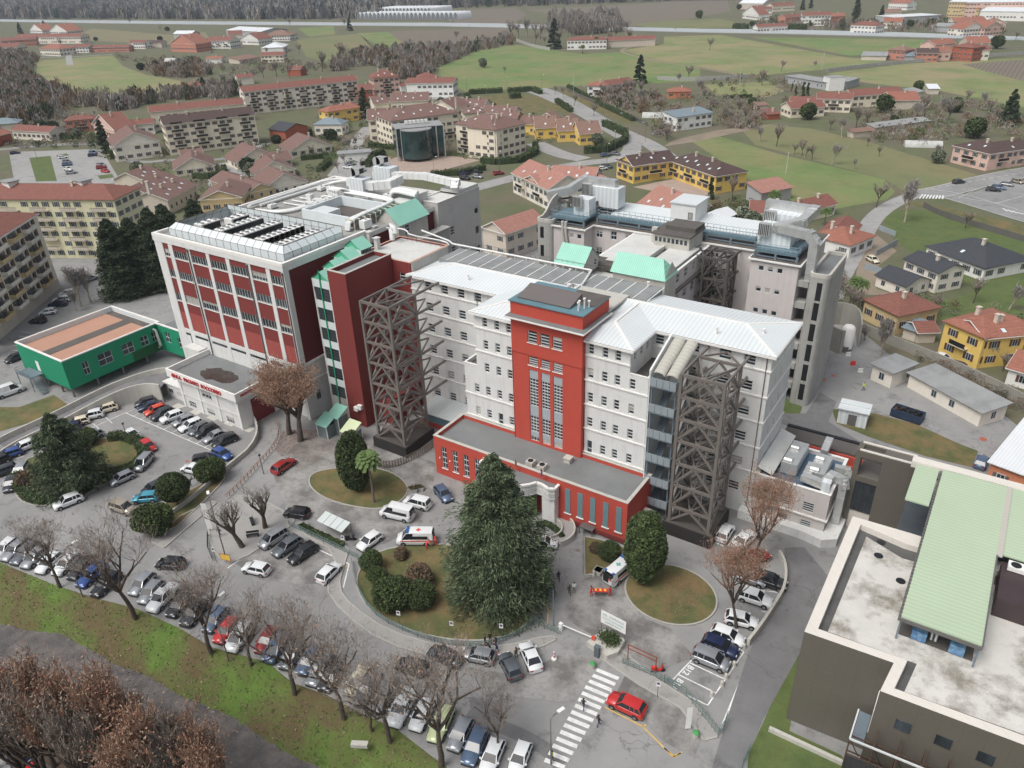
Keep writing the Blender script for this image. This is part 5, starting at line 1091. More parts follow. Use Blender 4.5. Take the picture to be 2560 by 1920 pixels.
for(x,y,w,d,h,lb)in((-17.9,97.6,2.2,6.4,2.0, 'long weathered air handling unit on the blue grey roof, left one'),(-14.2,96.9,2.2,5.2,1.8, 'bright air handling unit in the middle of the blue grey roof')):
 t=thing('air_handler',lb,'air handling unit',(x,y,6.9));m=MB();m.box(-w/2,-d/2,.2,w/2,d/2,h);part('casing',m,MW['duct_metal'],t)
 m=MB();m.cylh((-.9,-d/2+.7,h),(.2,-d/2+.7,h),.6,14);m.cylh((-.9,1,h+.1),(.2,1,h+.1),.5,14);part('elbow',m,MW['duct_metal'],t)
 m=MB();m.box(w/2,-d/2+.3,.5,w/2+.03,d/2-.3,h-.3);part('door_panels',m,MATS['panel_white'],t)
ductrun([(-14.6,100.4,8.4),(-14.6,103.4,9.0)],1.0,.9,'air_duct', 'stub duct rising at the back of the plant roof');ductrun([(-15.2,96.4,8.4),(-15.2,93.2,8.2),(-12.8,92.8,8.2),(-12.2,95.2,8.4),(-10.7,95.0,8.2),(-10.5,94.8,7.6),(-10.5,94.6,1.5)],1.1,1.0,'air_duct', 'thick silver duct looping over the front corner of the plant roof and down the wall')
ductrun([(-12.4,97.4,8.3),(-10.8,97.6,8.3),(-10.3,97.2,7.8),(-10.3,97.0,1.5)],.9,.9,'air_duct', 'second silver duct dropping down the side wall of the plant building')
m=MB();m.box(-12.9,91.9,7.5,-11.8,93.0,9.2);single('louvre_box',m,MATS['panel_white'], 'silver louvred box at the front corner of the plant roof','vent')
m=MB();m.box(-21.6,103.9,0,-9.5,104.2,6.6);m.box(-21.6,104.2,6.5,12,107.2,7.0,1);m.box(-21.6,107.2,6.4,14,107.8,7.2,2)
single('service_bridge',m,[R1,MW['roof_felt_dark'],MW['black_metal']], 'long dark flat topped service corridor with a black gutter behind the plant roof','corridor')
m=MB();m.box(-21.4,103.55,3.5,-10,103.9,5.2);single('terracotta_wall',m,mat('terracotta',S(168,92,62),.8,.1), 'terracotta coloured wall strip behind the plant roof ducts','wall')

# brown modern building
BP=MW['bronze_panel'];t=thing('bronze_building', 'modern bronze panelled building with a stained pale flat roof and wide stone copings','building',(-7.3,60.2,0))
fp=[(-7.3,60.2),(.8,60.7),(.35,56.7),(30,58.2),(30,81.4),(-1.2,81.4),(-7.3,81.2)]
ZR=13.0
m=MB();n=len(fp);A_=fp[::1]
for i in range(n):m.wall(fp[i],fp[(i+1)%n],0,ZR)
part('walls',m,BP,t,True)
inn=offs([p for p in fp],-1.1)
m=MB();m.flat(inn,ZR-.75);part('roof',m,MW['cement_stained'],t,True)
m=MB()
for i in range(n):m.quad((*fp[i],ZR),(*fp[(i+1)%n],ZR),(*inn[(i+1)%n],ZR),(*inn[i],ZR));m.quad((*inn[i],ZR),(*inn[(i+1)%n],ZR),(*inn[(i+1)%n],ZR-.75),(*inn[i],ZR-.75))
part('coping',m,MW['stone_cap'],t,True)
in2=offs(fp,-1.115);in3=offs(fp,-2.0);m=MB()
for i in range(n):m.quad((*in2[i],ZR-.742),(*in2[(i+1)%n],ZR-.742),(*in3[(i+1)%n],ZR-.742),(*in3[i],ZR-.742))
part('roof_edge_membrane',m,mat('membrane',S(92,92,90),.8,.2,.5,kind='stain',amt=.6),t,True)
m=MB();m.box(.3,57.6,6.2,.62,60.4,9.2);o=part('white_door',m,MW['white_paint'],t,True)
for i in range(5):
 x=2.2+i*3.3;y=56.7+(x-.35)*.0506;m=MB();m.box(x,y-.06,9.2,x+1.3,y+.1,10.4);part('window',m,glass(),t,True)
for i,(x,y)in enumerate(((-3.6,79.0),(-3.4,76.5),(-.6,73.5))):m=MB();m.cyl(x,y,ZR-.74,ZR-.72,.5,14);part('roof_drain',m,MW['black_metal'],t,True)
t=thing('scaffold_screen', 'rusty scaffolding with glass screens standing against the bronze wall','scaffolding',(0,54,0));m=MB()
for i in range(9):
 x=-.9+i*2.0;y=53.9+i*.1
 for yy in(y,y+2.2):m.bar((x,yy,0),(x,yy,8.6),.1)
 for z in(2.2,4.4,6.6,8.6):m.bar((x,y,z),(x,y+2.2,z),.09)
for z in(2.2,4.4,6.6):
 m.bar((-.9,53.9,z),(15.1,54.7,z),.1);m.bar((-.9,56.1,z),(15.1,56.9,z),.1)
for i in range(8):x=-.9+i*2.0;m.bar((x,53.9+i*.1,2.2*(i%4)),(x+2,54+i*.1,2.2*(i%4)+2.2),.07);m.bar((x,54+i*.1,8.6),(x+1,56+i*.1,4.4),.07)
part('frame',m,mat('rust_steel',S(86,66,54),.8,.3,.8,metal=.2),t,True)
m=MB();m.bar((-.9,53.9,8.65),(15.1,54.7,8.65),.16,.16);m.bar((-.9,53.9,8.65),(-.9,57.6,8.65),.14,.14);part('white_rail',m,MW['frame_white'],t,True)
m=MB();m.quad((-.9,53.95,.3),(15.1,54.75,.3),(15.1,54.75,6.4),(-.9,53.95,6.4));part('dark_netting',m,mat('net_dark',(.03,.032,.035),.4,.5,.6),t,True)
m=MB();m.box(-.8,56.0,6.0,.25,59.8,6.15);part('platform',m,MW['steel_blue'],t,True)
m=MB();m.box(-8.4,57.6,0,-.5,58.0,.55);single('low_wall',m,MW['concrete_pale'], 'low concrete wall at the foot of the bronze building','wall')
t=thing('green_roof_hall', 'raised hall with a large pale green corrugated roof above dark air handling bays','building',(.5,65,ZR));zg=15.2
m=MB();m.box(.4,81.5,0,30,93.1,zg-.4);part('hall_walls',m,mat('slate_dark',S(78,84,90),.6,.15),t,True)
m=MB();m.box(.35,64.6,zg,7.2,93,zg+.14);m.box(7.75,79.5,zg-.1,30,93.4,zg+.04);part('roof',m,MW['green_roof'],t,True)
m=MB();m.box(7.2,79.0,zg,7.75,93,zg+.2);m.box(-3.2,93.2,zg-.8,30,94.6,zg+.1);part('roof_strip',m,MW['stone_cap'],t,True)
m=MB()
for i in range(48):y=64.8+i*.58;m.box(.12,y,zg-.1,.35,y+.12,zg+.02)
m.box(.1,64.5,zg-.25,.3,93,zg-.12);m.box(7.2,64.6,zg-.3,7.35,79,zg+.2);m.box(.1,64.45,zg-.35,7.3,64.6,zg+.02);part('roof_brackets',m,MW['steel_gray'],t,True)
m=MB()
for x in(.4,7.1):
 for y in(64.8,72,79):m.box(x-.08,y-.08,ZR-.75,x+.08,y+.08,zg)
m.box(.5,70,ZR-.75,7.0,70.1,zg-.01);part('frame',m,MW['steel_blue'],t,True)
m=MB();m.box(.5,65.5,ZR-.74,7.0,70,ZR-.7);part('bay_floor',m,MW['roof_felt_dark'],t,True)
for k,x in enumerate((1.6,4.9)):
 u=MB();u.box(x,65.4,ZR-.6,x+1.3,67.2,ZR+.5);single('condenser',u,mat('mottled_blue',S(120,160,190),.6,.5,3.,kind='mottle',col2=S(60,100,160),amt=.8),['blue mottled unit on the left under the green roof', 'blue mottled unit on the right under the green roof'][k],'condenser',group='blue units under the green roof')
 u=MB();u.tube([(3.3+k*.4,66.2,ZR-.6),(3.3+k*.4,66.6,ZR+.2),(3.4+k*.4,67.8,ZR+.4)],.16,8);single('small_pipe',u,MW['duct_metal'], 'short bent pipe between the blue units, %s'%('left' if k==0 else 'right'),'pipe')
m=MB();m.box(7.9,73,ZR-.7,30,79.3,zg-.6,0);o=single('dark_facade',m,mat('plum_panel',S(66,54,56),.5,.15), 'dark plum coloured cladding below the right green roof','cladding')
t=thing('fan_unit', 'white horizontal unit with round fans under the edge of the green roof','air conditioner',(10,78.5,zg-.5));m=MB();m.box(-1.6,-.6,0,12,.6,.5);part('casing',m,MW['white_paint'],t)
for i in range(8):m=MB();m.cyl(-.9+i*1.5,0,.5,.53,.5,14);part('fan',m,MW['black_metal'],t)
t=thing('bronze_tower', 'bronze clad open framed tower with a recessed terrace left of the green roof','tower',(-10,96,0));m=MB()
zt_=13.0;m.box(-9.95,96.0,0,-9.3,98.6,zt_);m.box(-6.6,96,0,-2.75,98.0,zt_-.003);m.box(-9.3,96,zt_-.9,-6.6,96.5,zt_-.002);m.box(-9.3,96,8.2,-6.6,96.5,9.0);m.box(-9.3,98.0,zt_-.6,-2.75,98.6,zt_-.001)
part('frame',m,BP,t,True)
m=MB();m.box(-9.3,96.5,8.6,-6.6,100.4,8.95);part('terrace_floor',m,MW['roof_felt_dark'],t,True)
window(t,(-9.3,96.2),(-6.6,96.2),.02,2.68,3.2,8.15,(3,3),MW['frame_dark'],0,None,(-10,96,0))
m=MB();m.box(-9.3,96.3,0,-6.6,98,3.2);m.box(-9.6,96.1,zt_+.003,-2.9,96.4,zt_+.15);m.box(-9.6,98.2,zt_+.003,-2.9,98.5,zt_+.15);part('top_trim',m,MW['stone_cap'],t,True)
m=MB();m.box(-2.7,84,0,.3,95.5,8.5);single('sunken_link',m,mat('slate_dark',S(78,84,90),.6,.15), 'dark slate coloured link between the bronze tower and the green roof','building')
m=MB();m.box(-2.6,84.8,14.9,-.05,93.1,15.05);single('side_green_roof',m,MW['green_roof'], 'small separate green corrugated roof beside the bronze tower','roof')

# green building
t=thing('green_building', 'bright green box building on stilts with a sunken clay coloured metal roof','building',(-162.3,59.5,0));off=(-162.3,59.5,0)
gx0,gx1,gy0,gy1=-162.3,-145.0,59.5,80.6
gw=[('E',62.9,64.2,3.4,6.2),('E',66.2,69.2,3.8,6.4),('E',71.4,74.0,4.0,6.4),('E',75.6,77.4,4.2,6.4),('E',78.2,79.4,4.2,6.4)]
m=MB();m.wall((gx0,gy0),(gx1,gy0),1.9,8);m.wall((gx1,gy0),(gx1,gy1),1.9,8,[(a-gy0,b-gy0,c,d)for _,a,b,c,d in gw],.2);m.wall((gx1,gy1),(gx0,gy1),1.9,8);m.wall((gx0,gy1),(gx0,gy0),1.9,8);m.quad((gx0,gy0,1.9),(gx0,gy1,1.9),(gx1,gy1,1.9),(gx1,gy0,1.9))
m.wall((gx1+.0,79.8),(-134.2,79.8),1.9,8,[(2.2,4.0,4.2,6.6),(6.6,8.2,4.0,6.2)],.2);m.wall((-134.2,79.8),(-134.2,86),1.9,8);m.wall((-134.2,86),(gx1,86),1.9,8)
part('walls',m,MW['green_wall'],t,True)
for _,a,b,c,d in gw:window(t,(gx1,gy0),(gx1,gy1),a-gy0,b-gy0,c,d,(2,2),FR,.18,None,off)
window(t,(gx1,79.8),(-134.2,79.8),2.2,4.0,4.2,6.6,(2,2),FR,.18,None,off);window(t,(gx1,79.8),(-134.2,79.8),6.6,8.2,4.0,6.2,(2,2),FR,.18,None,off)
m=MB();m.box(gx1+.01,73.2,1.95,gx1+.06,80,4.0);m.box(gx1+.01,79.75,4.0,gx1+.3,79.795,7.9);part('dark_green_stain',m,MW['green_wall_dark'],t,True)
m=MB();m.box(gx0+.3,gy0+.3,6.9,gx1-.3,gy1-.3,7.0,0);m.box(gx1,80.1,6.9,-134.5,85.7,7.0,1);part('roof',m,[MW['clay_roof_sheet'],MW['roof_felt']],t,True)
m=MB();m.box(gx0+7.2,gy0+1.2,7.003,gx0+10,gy1-.4,7.06);m.box(gx0+.35,gy1-2,7.003,gx1-.35,gy1-.4,7.05);part('grey_roof_strip',m,MW['roof_felt_dark'],t,True)
m=MB();w=.3
for q in((gx0-.1,gy0-.1,gx1+.1,gy0+w),(gx0-.1,gy1-w,gx1+.1,gy1+.1),(gx0-.1,gy0+w,gx0+w,gy1-w),(gx1-w,gy0+w,gx1+.1,gy1-w),(gx1+.1,79.7,-134.1,80.1),(-134.5,80.1,-134.1,86)):m.box(q[0],q[1],7.9,q[2],q[3],8.12)
part('coping',m,MW['trim_white'],t,True)
m=MB();m.wall((gx1-.3,gy0+.3),(gx0+.3,gy0+.3),6.9,7.9);m.wall((gx1-.3,gy1-.3),(gx1-.3,gy0+.3),6.9,7.9);m.wall((gx0+.3,gy1-.3),(gx1-.3,gy1-.3),6.9,7.9);m.wall((gx0+.3,gy0+.3),(gx0+.3,gy1-.3),6.9,7.9);part('parapet_inner',m,MATS['white_ribbed'],t,True)
for(x,y)in((gx1-.3,gy0+.3),(gx1-.3,65),(gx1-.3,70.5),(gx1-.3,76),(gx0+8,gy0+.3),(gx0+13,gy0+.3),(gx0+.3,gy0+.3)):m=MB();m.cyl(x,y,0,1.9,.2,10);part('stilt',m,MW['steel_gray'],t,True)
m=MB();m.tube([(gx1+.5,78.6,7.2),(gx1+.9,78.9,7.0),(gx1+1.0,79.0,3.4),(gx1+.5,78.9,2.9)],.28,10);part('flue',m,MW['duct_metal'],t,True)
m=MB();m.box(-156.2,gy0-.05,3.2,-155.1,gy0-.003,5.4);part('door',m,MW['white_paint'],t,True)
t=thing('steel_stairs', 'grey steel landing and stairs at the end wall of the green building','stairs',(-157,57.5,0));m=MB();m.box(-159.5,56.6,3.05,-154.2,59.3,3.15)
for x in(-159.4,-154.3):
 for y in(56.7,59.2):m.bar((x,y,0),(x,y,3.1),.12)
for i in range(12):f=i/12;m.box(-154.2+2.9*f*0-.0+2.6*f,56.7,3.0-3.0*f,-154.2+2.6*f+.28,58.0,3.05-3.0*f)
part('landing',m,MW['steel_blue'],t,True);m=MB()
for a,b in(((-159.5,56.6,4.1),(-154.2,56.6,4.1)),((-154.2,56.6,4.1),(-151.4,56.6,1.1)),((-159.5,56.6,4.1),(-159.5,59.3,4.1))):m.bar(a,b,.06);a2=(a[0],a[1],a[2]-.5);b2=(b[0],b[1],b[2]-.5);m.bar(a2,b2,.05)
for i in range(12):x=-159.5+i*.48;m.bar((x,56.6,3.1),(x,56.6,4.1),.04)
part('railing',m,MW['steel_blue'],t,True)
outer=smooth_line([T('h',*q)for q in((-160,560),(30,455),(330,320),(620,170),(780,105),(940,55),(1050,42))],2);inner=smooth_line([T('h',*q)for q in((-60,600),(90,495),(360,375),(620,235),(780,165),(900,140),(975,150))],2)
outer,inner=resamp(outer,40),resamp(inner,40)
t=thing('vehicle_ramp', 'curved rising concrete ambulance ramp sweeping past the green building','ramp',(outer[0].x,outer[0].y,0));m=MB();w1=MB();w2=MB()
hz=[3.0*min(1,max(0,(i-4)/34))**1.1 for i in range(40)]
O2,I2=[],[]
for i in range(40):
 k=(CAM_H-hz[i]-1.0)/CAM_H;O2.append(Vector((outer[i].x*k,outer[i].y*k,hz[i])));k=(CAM_H-hz[i]-1.0)/CAM_H;I2.append(Vector((inner[i].x*k,inner[i].y*k,hz[i])))
m.add([tuple(p)for p in I2]+[tuple(p)for p in O2],[(i,i+1,41+i,40+i)for i in range(39)])
part('deck',m,MW['asphalt_dark'],t,True)
for L,nm in((O2,'outer'),(I2,'inner')):
 w_=MB()
 for i in range(39):
  a,b=L[i],L[i+1];n_=Vector((-(b-a).y,(b-a).x,0)).normalized()*.14;vs=[a-n_,b-n_,b+n_,a+n_]
  w_.add([(v.x,v.y,0)for v in vs]+[(v.x,v.y,(a.z if j in(0,3)else b.z)+1.0)for j,v in enumerate(vs)],[(0,1,5,4),(1,2,6,5),(2,3,7,6),(3,0,4,7),(4,5,6,7)])
 part('parapet_wall',w_,MW['concrete_pale'],t,True)
L=resamp(smooth_line([T('h',*q)for q in((1520,330),(1580,400),(1590,480),(1540,560),(1440,640),(1300,760),(1200,850),(1010,990))],2),30);w_=MB()
for i in range(29):
 a,b=L[i],L[i+1];hh=.9+1.0*max(0,1-i/12);n_=Vector((-(b-a).y,(b-a).x,0)).normalized()*.15;w_.prism([(a-n_)[:2],(b-n_)[:2],(b+n_)[:2],(a+n_)[:2]],0,hh)
single('ramp_wall',w_,MW['concrete_pale'], 'curved pale concrete wall between the left car park and the lower ramp','wall')
L=[T('h',*q)for q in((1700,390),(1720,460),(1690,540),(1600,640),(1520,730),(1390,860))];L=resamp(smooth_line(L,2),24);w_=MB()
for i in range(23):a,b=L[i],L[i+1];w_.bar((a.x,a.y,.9),(b.x,b.y,.9),.08);w_.bar((a.x,a.y,.5),(b.x,b.y,.5),.06);w_.bar((a.x,a.y,0),(a.x,a.y,.95),.08)
single('ramp_railing',w_,mat('rail_rust',S(150,110,92),.7), 'low rusty railing on the inner side of the lower ramp','railing')
L=[T('i',*q)for q in((330,650),(420,670),(520,640),(640,580),(700,530))];L=resamp(smooth_line(L,2),26);w_=MB()
for i in range(25):
 a,b=L[i],L[i+1]
 for z in(.2,.5,.8,1.1,1.35):w_.bar((a.x,a.y,z),(b.x,b.y,z),.06,.09)
 w_.bar((a.x,a.y,0),(a.x,a.y,1.45),.1)
single('site_fence',w_,mat('weathered_wood',S(120,108,96),.9,.2), 'weathered slatted site fence curving round the foot of the left truss tower','fence')

# TOWN: houses
RC={}
for k,c,c2 in(('r',(146,96,84),(104,70,62)),('o',(168,112,94),(128,84,70)),('b',(92,74,70),(70,58,56)),('m',(136,106,98),(102,82,76)),('s',(182,134,120),(152,106,94)),('t',(150,120,106),(118,92,82))):
 RC[k]=mat('roof_tiles_'+k,S(*c),.85,.14,.7,kind='tile',amt=1.0,col2=S(*c2),bump=.4)
RC['g']=mat('roof_grey_sheet',S(128,142,150),.6,.08,.5,kind='corr',amt=.8,col2=S(104,116,124));RC['k']=mat('roof_slate',S(70,74,80),.7,.1,.7,kind='tile',amt=1.2,col2=S(54,56,62));RC['w']=mat('roof_white_sheet',S(226,230,232),.5,.04,.4,kind='corr',amt=.7,col2=S(190,198,202))
RC['f']=mat('roof_flat_grey',S(150,152,152),.9,.1,.4,kind='stain',amt=.4)
WC={k:mat('wall_'+k,S(*c),.88,.06,.5,kind='streak',amt=.2)for k,c in dict(cream=(232,224,204),yellow=(228,196,112),pale=(230,224,212),white=(232,232,228),pink=(218,186,172),salmon=(194,134,116),orange=(206,134,100),grey=(170,172,174),tan=(206,184,140),brick=(170,96,76),olive=(218,214,180),beige=(206,196,182)).items()}
SHB=mat('shutter_brown',S(92,62,48),.8,.1);SHG=mat('shutter_grey',S(96,98,96),.8,.1)
HW={}
def hwin(w,h,sh):
 k=(w,h,sh)
 if k not in HW:
  m=MB();m.box(-.06,-.05,-.06,w+.06,.03,h+.06,0);m.quad((.04,-.055,.04),(w-.04,-.055,.04),(w-.04,-.055,h-.04),(.04,-.055,h-.04),1);m.box(w/2-.03,-.07,0,w/2+.03,-.05,h,0)
  if sh:m.box(-.55,-.09,0,-.08,-.03,h,2);m.box(w+.08,-.09,0,w+.55,-.03,h,2)
  HW[k]=m.mesh('window',[MW['frame_white'],glass(),SHB if sh==1 else SHG])
 return HW[k]
HOUSES=[]
def house(n,ax,ay,bx,by,dep,h,roof,rc,wc,label,fl=2,cat='house',pitch=.40,sh=1,chim=1,sky=0,balc=0,over=.5,name='house',gcol=None,dx=3.2,group=None):
 A,B=T(n,ax,ay,h),T(n,bx,by,h);d=Vector((B.x-A.x,B.y-A.y,0));L=d.length;rz=math.atan2(d.y,d.x)
 t=thing(name,label,cat,(A.x,A.y,0),rz,group);x0,x1,y0,y1=over,L-over,over,dep-over;m=MB()
 m.box(x0,y0,0,x1,y1,h);part('walls',m,WC[wc],t)
 R=RC[rc];zb=h;m=MB();g=MB();th=.14
 if roof=='x':
  zr_=h+dep/2*pitch;ym=dep/2
  for dz in(0,-th):
   f=1 if dz==0 else-1
   q=[(0,0,zb+dz),(L,0,zb+dz),(L,ym,zr_+dz),(0,ym,zr_+dz)],[(L,dep,zb+dz),(0,dep,zb+dz),(0,ym,zr_+dz),(L,ym,zr_+dz)]
   for a in q:m.quad(*(a if f>0 else a[::-1]))
  m.quad((0,0,zb-th),(L,0,zb-th),(L,0,zb),(0,0,zb));m.quad((L,0,zb-th),(L,ym,zr_-th),(L,ym,zr_),(L,0,zb));m.quad((0,ym,zr_-th),(0,0,zb-th),(0,0,zb),(0,ym,zr_));m.quad((L,ym,zr_-th),(L,dep,zb-th),(L,dep,zb),(L,ym,zr_))
  for x,o in((x0,(0,2,1)),(x1,(0,1,2))):g.add([(x,y0,h),(x,y1,h),(x,ym,h+(ym-y0)*pitch)],[o])
 elif roof=='y':
  zr_=h+L/2*pitch;xm=L/2
  for dz in(0,-th):
   q=[(0,dep,zb+dz),(0,0,zb+dz),(xm,0,zr_+dz),(xm,dep,zr_+dz)],[(L,0,zb+dz),(L,dep,zb+dz),(xm,dep,zr_+dz),(xm,0,zr_+dz)]
   for a in q:m.quad(*(a if dz==0 else a[::-1]))
  m.quad((0,0,zb-th),(xm,0,zr_-th),(xm,0,zr_),(0,0,zb));m.quad((xm,0,zr_-th),(L,0,zb-th),(L,0,zb),(xm,0,zr_));m.quad((L,0,zb-th),(L,dep,zb-th),(L,dep,zb),(L,0,zb));m.quad((0,dep,zb-th),(0,0,zb-th),(0,0,zb),(0,dep,zb))
  for y,o in((y0,(0,1,2)),(y1,(0,2,1))):g.add([(x0,y,h),(x1,y,h),(xm,y,h+(xm-x0)*pitch)],[o])
 elif roof=='h':
  s=min(L,dep)/2;zr_=h+s*pitch
  if L>=dep:a,b=(s,dep/2),(L-s,dep/2)
  else:a,b=(L/2,s),(L/2,dep-s)
  C=[(0,0,zb),(L,0,zb),(L,dep,zb),(0,dep,zb)];a=(*a,zr_);b=(*b,zr_)
  if L>=dep:m.quad(C[0],C[1],b,a);m.add([C[1],C[2],b],[(0,1,2)]);m.quad(C[2],C[3],a,b);m.add([C[3],C[0],a],[(0,1,2)])
  else:m.add([C[0],C[1],a],[(0,1,2)]);m.quad(C[1],C[2],b,a);m.add([C[2],C[3],b],[(0,1,2)]);m.quad(C[3],C[0],a,b)
  m.box(0,0,zb-th,L,dep,zb-.003)
 elif roof=='m':
  zr_=h+dep*pitch*.5;m.add([(0,0,zb),(L,0,zb),(L,dep,zr_),(0,dep,zr_),(0,0,zb-th),(L,0,zb-th),(L,dep,zr_-th),(0,dep,zr_-th)],[(0,1,2,3),(7,6,5,4),(4,5,1,0),(5,6,2,1),(7,4,0,3)])
  g.add([(x1,y0,h),(x1,y1,h),(x1,y1,zr_-th)],[(0,1,2)]);g.add([(x0,y0,h),(x0,y1,zr_-th),(x0,y1,h)],[(0,1,2)])
 else:zr_=h+.3;m.box(0,0,h+.003,L,dep,zr_)
 part('roof',m,R,t)
 if roof in 'xy' and rc not in 'wgk' or rc=='b':
  f_=MB();z_=zb-th-.04
  if roof=='x':
   for x in(.0,L):f_.bar((x,-.02,z_),(x,dep/2,zr_-th-.04),.12,.22);f_.bar((x,dep/2,zr_-th-.04),(x,dep,z_),.12,.22)
  elif roof=='y':
   for y in(0,dep):f_.bar((0,y,z_),(L/2,y,zr_-th-.04),.12,.22);f_.bar((L/2,y,zr_-th-.04),(L,y,z_),.12,.22)
  f_.bar((0,0,z_),(L,0,z_),.12,.16);f_.bar((L,0,z_),(L,dep,z_),.12,.16);part('bargeboards',f_,MW['trim_white'],t)
 if g.v:part('gables',g,gcol and WC[gcol]or WC[wc],t)
 rnd=random.Random(int(ax*7+ay))
 H=(h-.3)/fl if fl else 3;wh=min(1.4,H*.48)if H>2.2 else.8
 if fl:
  for f in range(fl):
   z=f*H+H*.34
   for side,ln in(('f',x1-x0),('r',y1-y0),('l',y1-y0)):
    k=int(ln/dx)
    if side!='f' and(P_side(A,B,dep,side)is False):continue
    for i in range(k):
     if rnd.random()<.1:continue
     u=(i+.5)*ln/k-.5;o=bpy.data.objects.new('window',hwin(1.05,wh,sh));link(o,t)
     if side=='f':o.location=(x0+u,y0,z)
     elif side=='r':o.location=(x1,y0+u,z);o.rotation_euler=(0,0,math.pi/2)
     else:o.location=(x0,y1-u,z);o.rotation_euler=(0,0,-math.pi/2)
 for i in range(chim):
  m=MB();u=L*(.3+.4*i+rnd.uniform(-.05,.05))if chim>1 else L*.6;v=dep*.42;m.box(u-.35,v-.35,h,u+.35,v+.35,zr_+.8);m.box(u-.45,v-.45,zr_+.8,u+.45,v+.45,zr_+.95);part('chimney',m,WC['beige'],t)
 if roof in 'xh':
  for i in range(sky):
   m=MB();u=L*(i+1)/(sky+1);v=dep*(.16+.1*(i%2));zz=zb+v*pitch;m.add([(u-.4,v-.5,zz-.5*pitch+.07),(u+.4,v-.5,zz-.5*pitch+.07),(u+.4,v+.5,zz+.5*pitch+.07),(u-.4,v+.5,zz+.5*pitch+.07)],[(0,1,2,3)]);part('skylight',m,mat('skylight',S(214,226,232),.2,.05),t)
 for f in range(1,balc+1):
  zz=f*H;bl=min(5.,(x1-x0)*.4);ks=max(1,int((x1-x0)/9))
  for i in range(ks):
   u=x0+(x1-x0)*(i+.5)/ks;m=MB();m.box(u-bl/2,y0-1.2,zz-.15,u+bl/2,y0,zz,0)
   for q in range(int(bl/.5)+1):m.box(u-bl/2+q*.5-.02,y0-1.2,zz,u-bl/2+q*.5+.02,y0-1.16,zz+.95,1)
   m.box(u-bl/2,y0-1.22,zz+.92,u+bl/2,y0-1.14,zz+1.0,1);m.box(u-bl/2,y0-1.19,zz+.1,u+bl/2,y0-1.17,zz+.9,1 if sh!=3 else 0);part('balcony',m,[WC['beige'],MW['black_metal']],t)
 HOUSES.append((t,L,dep,h));return t
def P_side(A,B,dep,side):
 d=(B-A).normalized();n=Vector((-d.y,d.x,0));c=(B if side=='r' else A)+n*dep/2;o=d if side=='r' else-d
 return(Vector((0,0,0))-Vector((c.x,c.y,0))).dot(o)>0
